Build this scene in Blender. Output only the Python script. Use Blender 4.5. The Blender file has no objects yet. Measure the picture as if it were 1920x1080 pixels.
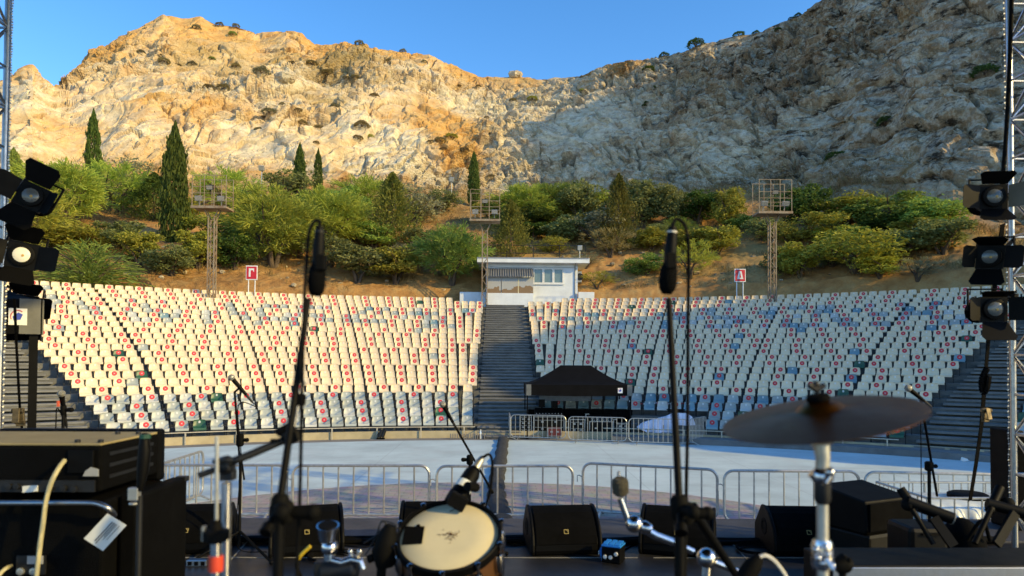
import bpy, bmesh, math, random
import numpy as np
from mathutils import Vector, Matrix
random.seed(11); rng = np.random.default_rng(11)
COL = bpy.context.scene.collection
SC = bpy.context.scene
PI = math.pi
V = Vector
# ------------------------------------------------------------------ camera
FP = 1280.0                                   # focal length in pixels of a 1920 px wide frame
EYE = V((0, 0, 3.5))
YAW = math.radians(1.074); TILT = math.atan(30 / FP); ROLL = math.radians(0.33)
CM = (Matrix.Rotation(-YAW, 3, 'Z') @ Matrix.Rotation(PI / 2 + TILT, 3, 'X') @ Matrix.Rotation(ROLL, 3, 'Z'))
cd = bpy.data.cameras.new('camera'); cam = bpy.data.objects.new('camera', cd); COL.objects.link(cam)
cam.location = EYE; cam.rotation_euler = CM.to_euler()
cd.sensor_width = 36; cd.lens = 36 * FP / 1920; cd.shift_y = 110 / 1920
cd.clip_start = 0.05; cd.clip_end = 4000
cd.dof.use_dof = True; cd.dof.focus_distance = 36; cd.dof.aperture_fstop = 2.9
SC.camera = cam

def ray(px, py):
    return CM @ V(((px - 960) / FP, (650 - py) / FP, -1))
def at(px, py, Y):
    """the point that stands at ground distance Y in front of the stage and shows at a pixel of the photo"""
    d = ray(px, py)
    return EYE + d * (Y / d.y)
def proj(p):
    c = CM.transposed() @ (V(p) - EYE)
    return 960 - c.x / c.z * FP, 650 + c.y / c.z * FP
def m(px, Y): return px * Y / FP

# ------------------------------------------------------------------ mesh collector
class MB:
    def __init__(s): s.v = []; s.f = []; s.mi = []
    def add(s, vs, fs, mi=0):
        o = len(s.v); s.v += [tuple(p) for p in vs]; s.f += [tuple(i + o for i in f) for f in fs]; s.mi += [mi] * len(fs); return s
    def box(s, c, d, R=None, mi=0):
        c = V(c); h = V(d) / 2
        vs = [V((x * h.x, y * h.y, z * h.z)) for x in (-1, 1) for y in (-1, 1) for z in (-1, 1)]
        if R is not None: vs = [R @ p for p in vs]
        return s.add([c + p for p in vs], [(0, 1, 3, 2), (4, 6, 7, 5), (0, 4, 5, 1), (2, 3, 7, 6), (0, 2, 6, 4), (1, 5, 7, 3)], mi)
    def span(s, a, b, mi=0):
        a = V(a); b = V(b); return s.box((a + b) / 2, [abs(b[i] - a[i]) for i in range(3)], None, mi)
    def tube(s, pts, r, n=8, closed=False, mi=0, caps=True):
        pts = [V(p) for p in pts]; k = len(pts)
        rs = r if isinstance(r, (list, tuple)) else [r] * k
        t0 = (pts[1] - pts[0]).normalized()
        up = V((0, 0, 1)) if abs(t0.z) < .9 else V((1, 0, 0))
        nrm = (up - t0 * up.dot(t0)).normalized(); vs = []
        for i in range(k):
            if closed: t = (pts[(i + 1) % k] - pts[i - 1]).normalized()
            elif i == 0: t = t0
            elif i == k - 1: t = (pts[i] - pts[i - 1]).normalized()
            else: t = ((pts[i + 1] - pts[i]).normalized() + (pts[i] - pts[i - 1]).normalized()).normalized()
            nrm = (nrm - t * nrm.dot(t))
            nrm = nrm.normalized() if nrm.length > 1e-6 else t.orthogonal().normalized()
            b = t.cross(nrm)
            vs += [pts[i] + (nrm * math.cos(2 * PI * j / n) + b * math.sin(2 * PI * j / n)) * rs[i] for j in range(n)]
        fs = []
        for i in range(k if closed else k - 1):
            a = i * n; c = ((i + 1) % k) * n
            fs += [(a + j, a + (j + 1) % n, c + (j + 1) % n, c + j) for j in range(n)]
        if caps and not closed:
            fs.append(tuple(range(n - 1, -1, -1))); fs.append(tuple((k - 1) * n + j for j in range(n)))
        return s.add(vs, fs, mi)
    def cyl(s, a, b, r, r2=None, n=14, mi=0):
        return s.tube([a, b], [r, r if r2 is None else r2], n, mi=mi)
    def lathe(s, prof, o, ax, n=24, mi=0, caps=True):
        o = V(o); ax = V(ax).normalized(); x = ax.orthogonal().normalized(); y = ax.cross(x); vs = []; fs = []
        for r, h in prof:
            vs += [o + ax * h + (x * math.cos(2 * PI * j / n) + y * math.sin(2 * PI * j / n)) * max(r, 1e-4) for j in range(n)]
        for i in range(len(prof) - 1):
            fs += [(i * n + j, i * n + (j + 1) % n, (i + 1) * n + (j + 1) % n, (i + 1) * n + j) for j in range(n)]
        if caps: fs.append(tuple(range(n - 1, -1, -1))); fs.append(tuple((len(prof) - 1) * n + j for j in range(n)))
        return s.add(vs, fs, mi)
    def ball(s, c, r, n=14, k=9, sc=(1, 1, 1), mi=0):
        c = V(c); vs = []; fs = []
        for i in range(k + 1):
            a = PI * i / k
            vs += [c + V((math.sin(a) * math.cos(2 * PI * j / n) * r * sc[0], math.sin(a) * math.sin(2 * PI * j / n) * r * sc[1], math.cos(a) * r * sc[2])) for j in range(n)]
        for i in range(k): fs += [(i * n + j, (i + 1) * n + j, (i + 1) * n + (j + 1) % n, i * n + (j + 1) % n) for j in range(n)]
        return s.add(vs, fs, mi)
    def prism(s, out, d, mi=0):
        """closed outline of 3-D points, pushed along d"""
        out = [V(p) for p in out]; d = V(d); n = len(out)
        return s.add(out + [p + d for p in out], [tuple(range(n - 1, -1, -1)), tuple(range(n, 2 * n))] + [(i, (i + 1) % n, n + (i + 1) % n, n + i) for i in range(n)], mi)
    def bar(s, a, b, w, t, mi=0, up=(0, 0, 1)):
        """flat bar from a to b: w across, t thick"""
        a = V(a); b = V(b); d = (b - a); L = d.length; d.normalize(); up = V(up)
        if abs(d.dot(up)) > .95: up = V((0, 1, 0))
        x = d.cross(up).normalized(); y = x.cross(d)
        R = Matrix((x, d, y)).transposed()
        return s.box((a + b) / 2, (w, L, t), R, mi)
    def build(s, name, mats, parent=None, smooth=None, bevel=0, local=False):
        me = bpy.data.meshes.new(name)
        off = V((0, 0, 0)) if (parent is None or local) else parent_loc(parent)
        me.from_pydata([(p[0] - off.x, p[1] - off.y, p[2] - off.z) for p in s.v], [], s.f)
        mats = mats if isinstance(mats, (list, tuple)) else [mats]
        for q in mats: me.materials.append(q)
        if len(mats) > 1: me.polygons.foreach_set('material_index', s.mi)
        bm = bmesh.new(); bm.from_mesh(me); bmesh.ops.recalc_face_normals(bm, faces=bm.faces); bm.to_mesh(me); bm.free()
        if smooth is not None:
            me.polygons.foreach_set('use_smooth', [True] * len(me.polygons)); me.set_sharp_from_angle(angle=math.radians(smooth))
        me.update()
        o = bpy.data.objects.new(name, me); COL.objects.link(o)
        if parent is not None: o.parent = parent
        if bevel:
            b = o.modifiers.new('bevel', 'BEVEL'); b.width = bevel; b.segments = 2; b.limit_method = 'ANGLE'; b.angle_limit = math.radians(40)
        return o
def parent_loc(p):
    v = V((0, 0, 0))
    while p is not None: v = v + p.location; p = p.parent
    return v
def thing(name, label, cat, loc=(0, 0, 0), group=None, rz=0):
    o = bpy.data.objects.new(name, None); COL.objects.link(o); o.location = loc; o.rotation_euler = (0, 0, rz); o.empty_display_size = .1
    o['label'] = label; o['category'] = cat
    if group: o['group'] = group
    return o
def tag(o, label, cat, group=None):
    o['label'] = label; o['category'] = cat
    if group: o['group'] = group
    return o
def struct(o, kind='structure'): o['kind'] = kind; return o
KIDS = {}
def dup(root, loc, rz=0, label=None, sc=None):
    def cp(o, par):
        c = o.copy(); COL.objects.link(c)
        if par is not None: c.parent = par
        for ch in o.children: cp(ch, c)
        return c
    r = cp(root, None); r.location = loc; r.rotation_euler = (0, 0, rz)
    if sc is not None: r.scale = sc
    if label: r['label'] = label
    return r
def arc(c, r, a0, a1, n, ux, uy):
    c = V(c); ux = V(ux); uy = V(uy)
    return [c + ux * (r * math.cos(a0 + (a1 - a0) * i / n)) + uy * (r * math.sin(a0 + (a1 - a0) * i / n)) for i in range(n + 1)]
def smooth_path(pts, k=6):
    """Catmull-Rom through the points"""
    pts = [V(p) for p in pts]; out = []
    P = [pts[0] * 2 - pts[1]] + pts + [pts[-1] * 2 - pts[-2]]
    for i in range(1, len(P) - 2):
        for j in range(k):
            t = j / k; a, b, c, d = P[i - 1], P[i], P[i + 1], P[i + 2]
            out.append(.5 * ((2 * b) + (c - a) * t + (2 * a - 5 * b + 4 * c - d) * t * t + (3 * b - a - 3 * c + d) * t ** 3))
    out.append(pts[-1]); return out

# ------------------------------------------------------------------ materials
def nodes(name):
    mt = bpy.data.materials.new(name); mt.use_nodes = True
    nt = mt.node_tree; b = nt.nodes['Principled BSDF']; return mt, nt, b
def mat(name, col, rough=.6, metal=0, var=.12, vscale=6, bump=0, bscale=40, spec=.5, rand=0, coat=0, col2=None, sss=0):
    """base colour with procedural wear; rand varies it per object"""
    mt, nt, b = nodes(name); N = nt.nodes; L = nt.links
    b.inputs['Roughness'].default_value = rough; b.inputs['Metallic'].default_value = metal
    b.inputs['Specular IOR Level'].default_value = spec; b.inputs['Coat Weight'].default_value = coat
    tc = N.new('ShaderNodeTexCoord')
    nz = N.new('ShaderNodeTexNoise'); nz.inputs['Scale'].default_value = vscale; nz.inputs['Detail'].default_value = 6; nz.inputs['Roughness'].default_value = .65
    L.new(tc.outputs['Object'], nz.inputs['Vector'])
    mp = N.new('ShaderNodeMapRange'); mp.inputs[1].default_value = .3; mp.inputs[2].default_value = .7
    L.new(nz.outputs['Fac'], mp.inputs[0])
    mx = N.new('ShaderNodeMix'); mx.data_type = 'RGBA'
    c2 = col2 or [x * (1 - 2 * var) for x in col]; c1 = col if col2 else [min(1, x * (1 + var)) for x in col]
    mx.inputs[6].default_value = (*c1, 1); mx.inputs[7].default_value = (*c2, 1)
    L.new(mp.outputs[0], mx.inputs[0]); out = mx.outputs[2]
    if rand:
        oi = N.new('ShaderNodeObjectInfo'); hs = N.new('ShaderNodeHueSaturation')
        mr = N.new('ShaderNodeMapRange'); mr.inputs[3].default_value = 1 - rand; mr.inputs[4].default_value = 1 + rand
        L.new(oi.outputs['Random'], mr.inputs[0]); L.new(mr.outputs[0], hs.inputs['Value']); L.new(out, hs.inputs['Color']); out = hs.outputs['Color']
    L.new(out, b.inputs['Base Color'])
    r2 = N.new('ShaderNodeMapRange'); r2.inputs[3].default_value = max(.03, rough - .12); r2.inputs[4].default_value = min(1, rough + .12)
    L.new(nz.outputs['Fac'], r2.inputs[0]); L.new(r2.outputs[0], b.inputs['Roughness'])
    if bump:
        bn = N.new('ShaderNodeTexNoise'); bn.inputs['Scale'].default_value = bscale; bn.inputs['Detail'].default_value = 4
        L.new(tc.outputs['Object'], bn.inputs['Vector'])
        bp = N.new('ShaderNodeBump'); bp.inputs['Strength'].default_value = bump; bp.inputs['Distance'].default_value = .02
        L.new(bn.outputs['Fac'], bp.inputs['Height']); L.new(bp.outputs[0], b.inputs['Normal'])
    return mt
M = {}
M['black'] = mat('black_plastic', (.0022, .0022, .0024), .55, spec=.10, var=.3, bump=.1, bscale=200)
M['black_metal'] = mat('black_metal', (.0022, .0022, .0025), .55, 0, spec=.11, var=.3)
M['black_cloth'] = mat('black_cloth', (.003, .003, .0032), .9, spec=.06, var=.3, bump=.3, bscale=300)
M['tolex'] = mat('black_tolex', (.0018, .0018, .0018), .7, spec=.08, var=.3, bump=.5, bscale=260)
M['rubber'] = mat('black_rubber', (.003, .003, .003), .75, spec=.1, var=.2)
M['chrome'] = mat('chrome', (.62, .62, .64), .16, 1, var=.08)
M['alu'] = mat('aluminium', (.42, .43, .45), .34, 1, var=.1, vscale=14)
M['galv'] = mat('galvanised_steel', (.50, .50, .47), .42, .75, var=.16, vscale=9)
M['steel_dark'] = mat('dark_steel', (.016, .017, .020), .5, .4, var=.2)
M['rust_paint'] = mat('rusty_cream_paint', (.33, .29, .21), .7, 0, vscale=2.2, col2=(.20, .11, .055), bump=.2)
M['red_tape'] = mat('red_tape', (.55, .05, .02), .5)
M['grey_tape'] = mat('grey_tape', (.34, .35, .36), .5)
M['white_tape'] = mat('white_tape', (.66, .64, .58), .5)
M['yellow'] = mat('yellow_cable', (.55, .40, .02), .5)
M['cream_cable'] = mat('cream_cable', (.42, .38, .22), .5)
M['white_plastic'] = mat('white_plastic', (.75, .75, .73), .4)
M['white_paint'] = mat('white_wall_paint', (.74, .79, .84), .75, vscale=1.2, var=.07, bump=.1)
M['paper'] = mat('paper', (.70, .72, .70), .8, var=.05)
M['ink'] = mat('ink', (.03, .03, .04), .8)
M['red'] = mat('sign_red', (.60, .018, .03), .45, var=.08)
M['cross_white'] = mat('sticker_white', (.50, .47, .46), .5, var=.04)
M['white'] = mat('sign_white', (.78, .78, .76), .45, var=.04)
M['blue'] = mat('blue_plastic', (.02, .20, .60), .35, var=.12)
M['logo_blue'] = mat('logo_blue', (.03, .06, .42), .5)
M['grey_patch'] = mat('grey_vinyl', (.13, .13, .12), .5)
M['drumhead'] = mat('coated_drum_head', (.64, .57, .38), .6, vscale=3, var=.06)
M['drum_shell'] = mat('brown_drum_shell', (.10, .045, .015), .3, coat=.5)
M['bronze'] = mat('cymbal_bronze', (.25, .10, .015), .33, 1, vscale=20, var=.14)
M['amp_lid'] = mat('amp_lid_vinyl', (.29, .24, .125), .6, spec=.2, var=.1, vscale=4, bump=.2, bscale=200)
M['lens'] = mat('lamp_lens', (.55, .55, .50), .12, .6, var=.05)
M['glass'] = mat('window_glass', (.13, .19, .20), .08, 0, var=.1, spec=.9)
M['tent'] = mat('tent_cloth', (.004, .004, .005), .85, spec=.1, var=.2, vscale=2, bump=.15, bscale=8)
# ------------------------------------------------------------------ sky, sun
SUN_EL = math.radians(24); SUN_AZ = math.atan2(1, -.5)
w = bpy.data.worlds.new('World'); SC.world = w; w.use_nodes = True
nt = w.node_tree; bg = nt.nodes['Background']; sk = nt.nodes.new('ShaderNodeTexSky'); sk.sky_type = 'NISHITA'
sk.sun_disc = False; sk.sun_elevation = SUN_EL; sk.sun_rotation = SUN_AZ; sk.altitude = 200; sk.air_density = 1.0; sk.dust_density = .4; sk.ozone_density = 2.2
hs = nt.nodes.new('ShaderNodeHueSaturation'); hs.inputs['Saturation'].default_value = 1.30; hs.inputs['Value'].default_value = 1.27; hs.inputs['Hue'].default_value = .503
nt.links.new(sk.outputs[0], hs.inputs['Color']); nt.links.new(hs.outputs[0], bg.inputs['Color']); bg.inputs['Strength'].default_value = .15
sd = V((math.sin(SUN_AZ) * math.cos(SUN_EL), math.cos(SUN_AZ) * math.cos(SUN_EL), math.sin(SUN_EL)))
ld = bpy.data.lights.new('sun', 'SUN'); ld.energy = 3.35; ld.angle = math.radians(.55); ld.color = (1, .73, .25)
lo = bpy.data.objects.new('sun', ld); COL.objects.link(lo); lo.rotation_euler = sd.to_track_quat('Z', 'Y').to_euler(); lo.location = sd * 300
SC.view_settings.view_transform = 'Standard'; SC.view_settings.look = 'None'; SC.view_settings.exposure = 0.62; SC.view_settings.gamma = 1
SC.cycles.max_bounces = 6; SC.cycles.diffuse_bounces = 3; SC.cycles.glossy_bounces = 3; SC.cycles.transmission_bounces = 4; SC.cycles.transparent_max_bounces = 6

# ------------------------------------------------------------------ numpy noise
def h3(ix, iy, iz, s=0):
    h = (ix.astype(np.int64) * 374761393 + iy.astype(np.int64) * 668265263 + iz.astype(np.int64) * 1440662683 + s * 974711) & 0xffffffff
    h = ((h ^ (h >> 13)) * 1274126177) & 0xffffffff; h = ((h ^ (h >> 16)) * 2246822519) & 0xffffffff; h ^= h >> 15
    return h.astype(np.float64) / 4294967296.0
def vnoise(P, s=0):
    i = np.floor(P).astype(np.int64); f = P - i; f = f * f * f * (f * (f * 6 - 15) + 10); r = 0
    for a in (0, 1):
        for b in (0, 1):
            for c in (0, 1):
                wgt = (f[:, 0] if a else 1 - f[:, 0]) * (f[:, 1] if b else 1 - f[:, 1]) * (f[:, 2] if c else 1 - f[:, 2])
                r = r + wgt * h3(i[:, 0] + a, i[:, 1] + b, i[:, 2] + c, s)
    return r * 2 - 1
def fbm(P, o=4, s=0, g=.5):
    r = 0; a = 1
    for k in range(o): r = r + a * vnoise(P * 2 ** k, s + k * 17); a *= g
    return r
def facets(P, s=0):
    """cells of tilted flat facets: blocky rock"""
    i0 = np.floor(P).astype(np.int64); best = np.full(len(P), 1e9); val = np.zeros(len(P)); sec = np.full(len(P), 1e9)
    for a in (-1, 0, 1):
        for b in (-1, 0, 1):
            for c in (-1, 0, 1):
                x, y, z = i0[:, 0] + a, i0[:, 1] + b, i0[:, 2] + c
                dx = P[:, 0] - x - h3(x, y, z, s + 1); dy = P[:, 1] - y - h3(x, y, z, s + 2); dz = P[:, 2] - z - h3(x, y, z, s + 3)
                d = dx * dx + dy * dy + dz * dz
                v = h3(x, y, z, s + 4) - .5 + dx * (h3(x, y, z, s + 5) - .5) * 1.3 + dy * (h3(x, y, z, s + 6) - .5) * 1.3 + dz * (h3(x, y, z, s + 7) - .5) * 1.3
                k = d < best; sec = np.where(k, best, np.minimum(sec, d)); val = np.where(k, v, val); best = np.where(k, d, best)
    return val, np.sqrt(sec) - np.sqrt(best)

# ------------------------------------------------------------------ terrain: where the quarry stands, by bearing
RC = 3.0                                      # the seat rows curve about the point (0, RC)
def rowY(u, R):                               # ground distance at which bearing u = X/Y meets a row of radius R
    return (RC + np.sqrt(np.maximum(RC * RC - (1 + u * u) * (RC * RC - R * R), 0))) / (1 + u * u)
def yc(x, y): return y - .00576 * (x - 936)
def tab(pts, extra):
    """(photo x, photo y, ground distance) -> (bearing deg, slope, slant distance); extra rows are given as such"""
    r = []
    for x, y, d in pts:
        t = math.atan((x - 936) / FP); r.append((math.degrees(t), (680 - yc(x, y)) / FP * math.cos(t), d / math.cos(t)))
    r += extra; r.sort(); return np.array(r)
RIDGE = tab([(-300, 190, 118), (-60, 160, 114), (0, 152, 112), (28, 142, 110), (45, 128, 110), (62, 127, 110), (80, 146, 111), (100, 163, 112), (112, 158, 116), (130, 138, 124), (170, 100, 130), (220, 70, 132), (260, 46, 134), (300, 22, 135), (335, 27, 136), (370, 25, 137), (400, 37, 137), (440, 39, 138), (480, 56, 138), (530, 49, 138), (560, 57, 138), (590, 75, 139), (640, 76, 140), (700, 85, 140), (760, 91, 140), (800, 92, 140), (830, 108, 140), (870, 125, 141), (900, 136, 142), (940, 136, 142), (985, 131, 142), (1040, 137, 140), (1085, 130, 136), (1110, 119, 132), (1150, 107, 130), (1190, 101, 128), (1230, 100, 127), (1280, 85, 124), (1330, 68, 122), (1380, 55, 120), (1430, 44, 117), (1480, 20, 113), (1520, 2, 110), (1600, -60, 104), (1700, -130, 98), (1800, -190, 94), (1900, -250, 90), (2000, -330, 90)],
    [(-75, .2, 110), (-60, .25, 115), (45.2, .655, 124), (47, .69, 114), (49.5, .73, 106), (52.9, .71, 104), (56, .60, 100), (58, .38, 96), (60.5, .30, 88), (64, .31, 74), (67, .42, 63), (70, .48, 58), (72.7, .505, 56), (75.6, .50, 53), (76.7, .45, 52), (77.9, .02, 50), (84, -.05, 46), (100, -.05, 46)])  # unseen side slopes, the right ridge shaped to shade seats and cliff
FOOT = tab([(-300, 300, 74), (0, 305, 78), (300, 325, 83), (600, 340, 87), (830, 355, 89), (950, 360, 90), (1200, 350, 84), (1400, 345, 77), (1500, 348, 72), (1650, 365, 66), (1720, 350, 62), (1800, 385, 57), (1900, 430, 54), (2000, 420, 53)],
    [(-75, .12, 75), (-60, .16, 80), (45, .17, 76), (50, .15, 79), (53, .13, 77), (57, .11, 70), (62, .08, 56), (67, .06, 46), (70, .06, 42), (78, 0, 38), (84, -.05, 37), (100, -.06, 37)])
BANK = tab([(-300, 515, 0), (0, 525, 0), (300, 531, 0), (700, 541, 0), (930, 548, 0), (1280, 540, 0), (1600, 518, 0), (1850, 500, 0), (2100, 490, 0)], [(-75, .06, 0), (60, .06, 0), (75, .02, 0), (100, -.05, 0)])
TERR = tab([(-300, 480, 0), (0, 486, 0), (300, 490, 0), (700, 505, 0), (930, 492, 0), (1300, 502, 0), (1600, 490, 0), (1850, 470, 0)], [(-75, .08, 0), (60, .08, 0), (75, .02, 0), (100, -.05, 0)])
PS = np.array([0, .10, .25, .45, .7, .9, 1.0]); PE = np.array([0, .20, .42, .62, .82, .95, 1.0])
def ip(T, th, c): return np.interp(th, T[:, 0], T[:, c])
def tz(X, Y):
    """height of the hillside behind the rows at X, Y (arrays)"""
    th = np.degrees(np.arctan2(X, Y)); rho = np.hypot(X, Y)
    tc = np.clip(th, -50, 50); u = np.tan(np.radians(tc)); d0 = rowY(u, 50.9) / np.cos(np.radians(tc))
    d0 = np.minimum(d0, ip(FOOT, th, 2) - 7)
    rf = ip(FOOT, th, 2); rr = ip(RIDGE, th, 2)
    k3 = d0 + np.minimum(6.5, (rf - d0) * .4)
    zb = 3.5 + ip(BANK, th, 1) * (d0 + 2.6); zt = 3.5 + ip(TERR, th, 1) * k3
    zf = 3.5 + ip(FOOT, th, 1) * rf
    z = np.where(rho < d0, 7.3, 0.)
    def seg(z, a, za, b, zb_, p=1.0):
        t = np.clip((rho - a) / np.maximum(b - a, .01), 0, 1) ** p
        return np.where((rho >= a) & (rho < b), za + (zb_ - za) * t, z)
    zlo = np.minimum(7.3, zb)
    z = np.where(rho < d0, zlo, z)
    z = seg(z, d0, zlo, d0 + 1.4, zlo + .3 * (zb - zlo)); z = seg(z, d0 + 1.4, zlo + .3 * (zb - zlo), d0 + 2.6, zb)
    z = seg(z, d0 + 2.6, zb, k3, zt); z = seg(z, k3, zt, rf, zf)
    s = np.clip((rho - rf) / np.maximum(rr - rf, .01), 0, 1)
    e = ip(FOOT, th, 1) + (ip(RIDGE, th, 1) - ip(FOOT, th, 1)) * np.interp(s, PS, PE)
    z = np.where((rho >= rf) & (rho < rr), 3.5 + e * rho, z)
    zr = 3.5 + ip(RIDGE, th, 1) * rr
    b = rho - rr
    z = np.where(b >= 0, np.maximum(zr - np.where(b < 12, b * .35, 4.2 + (b - 12) * .5), -2), z)
    return z
def hit(px, py, r0=None):
    """where the line of sight through a photo pixel meets the hillside"""
    d = ray(px, py); t = np.linspace(40, 150, 900) / d.y
    X = EYE.x + d.x * t; Y = EYE.y + d.y * t; Z = EYE.z + d.z * t
    below = np.nonzero((Z < tz(X, Y)) & (np.hypot(X, Y - RC) > 51.2))[0]
    i = below[0] if len(below) else len(t) - 1
    return V((X[i], Y[i], float(tz(X[i:i + 1], Y[i:i + 1])[0])))
# ------------------------------------------------------------------ hill mesh
def rock_mat():
    mt, nt, b = nodes('limestone'); N = nt.nodes; L = nt.links
    tc = N.new('ShaderNodeTexCoord'); at_ = N.new('ShaderNodeAttribute'); at_.attribute_name = 'soil'
    def noise(sc, det=8, ro=.6, vec=None, dist=0):
        n = N.new('ShaderNodeTexNoise'); n.inputs['Scale'].default_value = sc; n.inputs['Detail'].default_value = det; n.inputs['Roughness'].default_value = ro; n.inputs['Distortion'].default_value = dist
        L.new(vec or tc.outputs['Object'], n.inputs['Vector']); return n.outputs['Fac']
    def ramp(fac, stops):
        r = N.new('ShaderNodeValToRGB'); e = r.color_ramp.elements
        while len(e) > 1: e.remove(e[-1])
        e[0].position = stops[0][0]; e[0].color = (*stops[0][1], 1)
        for p, c in stops[1:]: q = e.new(p); q.color = (*c, 1)
        L.new(fac, r.inputs[0]); return r.outputs[0]
    def mix(f, a, c, bl='MIX'):
        x = N.new('ShaderNodeMix'); x.data_type = 'RGBA'; x.blend_type = bl
        for s, q in ((0, f), (6, a), (7, c)):
            if hasattr(q, 'node'): L.new(q, x.inputs[s])
            else: x.inputs[s].default_value = q if s == 0 else (*q, 1)
        return x.outputs[2]
    def rng_(f, a, c, lo=0, hi=1):
        r = N.new('ShaderNodeMapRange'); r.inputs[1].default_value = a; r.inputs[2].default_value = c; r.inputs[3].default_value = lo; r.inputs[4].default_value = hi
        L.new(f, r.inputs[0]); return r.outputs[0]
    # strata-like stretched coordinates
    mp = N.new('ShaderNodeMapping'); mp.inputs['Rotation'].default_value = (.35, .6, .4); mp.inputs['Scale'].default_value = (1, 1, 2.6); L.new(tc.outputs['Object'], mp.inputs['Vector'])
    base = ramp(noise(.22, 10, .62, mp.outputs[0], .4), [(.30, (.44, .37, .27)), (.43, (.63, .54, .39)), (.56, (.72, .655, .48)), (.72, (.76, .715, .58))])
    tint = ramp(noise(1.1, 10, .78), [(.34, (.50, .43, .36)), (.46, (.86, .82, .76)), (.56, (1, .98, .94)), (.75, (1.0, 1.0, 1.0))])
    rock = mix(1.0, base, tint, 'MULTIPLY')
    och = ramp(noise(.5, 6, .6), [(.3, (.46, .23, .06)), (.6, (.60, .37, .12)), (.8, (.64, .46, .21))])
    sep = N.new('ShaderNodeSeparateColor'); L.new(at_.outputs['Color'], sep.inputs[0])
    f = N.new('ShaderNodeMath'); f.operation = 'MULTIPLY_ADD'; f.inputs[1].default_value = .9; f.inputs[2].default_value = -.45; L.new(noise(.16, 9, .68, None, .6), f.inputs[0])
    f2 = N.new('ShaderNodeMath'); f2.operation = 'ADD'; L.new(f.outputs[0], f2.inputs[0]); L.new(sep.outputs[0], f2.inputs[1])
    rock = mix(rng_(f2.outputs[0], .2, .62, 0, .9), rock, och)
    crack = N.new('ShaderNodeTexVoronoi'); crack.feature = 'DISTANCE_TO_EDGE'; crack.inputs['Scale'].default_value = .55
    w_ = N.new('ShaderNodeVectorMath'); w_.operation = 'ADD'; nv = N.new('ShaderNodeTexNoise'); nv.inputs['Scale'].default_value = .8; nv.inputs['Detail'].default_value = 5; L.new(tc.outputs['Object'], nv.inputs['Vector'])
    sc_ = N.new('ShaderNodeVectorMath'); sc_.operation = 'SCALE'; sc_.inputs['Scale'].default_value = 2.2; L.new(nv.outputs['Color'], sc_.inputs[0]); L.new(mp.outputs[0], w_.inputs[0]); L.new(sc_.outputs[0], w_.inputs[1]); L.new(w_.outputs[0], crack.inputs['Vector'])
    ckf = N.new('ShaderNodeMath'); ckf.operation = 'MULTIPLY'; L.new(rng_(crack.outputs['Distance'], .0, .05, .8, 0), ckf.inputs[0]); L.new(rng_(noise(.25, 5, .7), .5, .7, 0, .8), ckf.inputs[1])
    rock = mix(ckf.outputs[0], rock, (.10, .075, .05))
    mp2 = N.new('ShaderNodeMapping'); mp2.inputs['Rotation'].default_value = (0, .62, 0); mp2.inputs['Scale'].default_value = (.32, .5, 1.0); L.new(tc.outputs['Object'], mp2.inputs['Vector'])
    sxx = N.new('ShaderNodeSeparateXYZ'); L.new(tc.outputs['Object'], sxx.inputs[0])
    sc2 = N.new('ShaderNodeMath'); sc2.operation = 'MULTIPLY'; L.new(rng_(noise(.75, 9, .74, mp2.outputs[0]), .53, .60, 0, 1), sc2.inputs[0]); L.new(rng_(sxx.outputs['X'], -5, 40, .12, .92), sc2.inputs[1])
    rock = mix(sc2.outputs[0], rock, (.055, .045, .03))  # dark streaks for crevice shade and scrub, stronger to the right
    # soil and dry grass on the embankment
    soil = ramp(noise(.8, 8, .7), [(.28, (.22, .105, .035)), (.48, (.40, .215, .075)), (.62, (.46, .29, .115)), (.78, (.36, .26, .12))])
    soil = mix(rng_(noise(7, 5, .7), .35, .7, 0, .5), soil, (.30, .17, .07))
    colr = mix(sep.outputs[1], rock, soil)
    grs = ramp(noise(2.2, 6, .7), [(.3, (.26, .19, .07)), (.6, (.34, .25, .10)), (.8, (.20, .17, .06))])
    colr = mix(rng_(sep.outputs[2], .25, .8, 0, .75), colr, grs)
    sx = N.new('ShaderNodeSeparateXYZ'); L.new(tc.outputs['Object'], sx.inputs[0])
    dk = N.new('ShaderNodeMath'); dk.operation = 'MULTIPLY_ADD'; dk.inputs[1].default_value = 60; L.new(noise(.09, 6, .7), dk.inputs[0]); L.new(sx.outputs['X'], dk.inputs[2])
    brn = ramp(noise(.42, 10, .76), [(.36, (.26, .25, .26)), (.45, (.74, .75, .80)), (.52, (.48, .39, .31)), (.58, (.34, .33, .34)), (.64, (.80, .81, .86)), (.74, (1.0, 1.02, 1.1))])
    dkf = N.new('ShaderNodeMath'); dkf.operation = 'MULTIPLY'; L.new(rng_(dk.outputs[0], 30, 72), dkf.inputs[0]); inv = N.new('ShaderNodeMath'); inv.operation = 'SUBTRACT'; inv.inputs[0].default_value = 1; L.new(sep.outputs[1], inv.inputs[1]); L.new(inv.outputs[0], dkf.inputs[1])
    colr = mix(dkf.outputs[0], colr, mix(1.0, colr, brn, 'MULTIPLY'))  # right cliff darkened and greyed in colour to deepen its shade
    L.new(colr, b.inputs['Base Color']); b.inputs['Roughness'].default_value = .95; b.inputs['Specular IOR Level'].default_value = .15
    bm1 = N.new('ShaderNodeBump'); bm1.inputs['Strength'].default_value = .6; bm1.inputs['Distance'].default_value = .35
    vb = N.new('ShaderNodeTexVoronoi'); vb.feature = 'F1'; vb.inputs['Scale'].default_value = 1.5; L.new(w_.outputs[0], vb.inputs['Vector'])
    ad = N.new('ShaderNodeMath'); ad.operation = 'MULTIPLY_ADD'; ad.inputs[1].default_value = .45; L.new(vb.outputs['Distance'], ad.inputs[0]); L.new(noise(1.6, 9, .75), ad.inputs[2])
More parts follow.
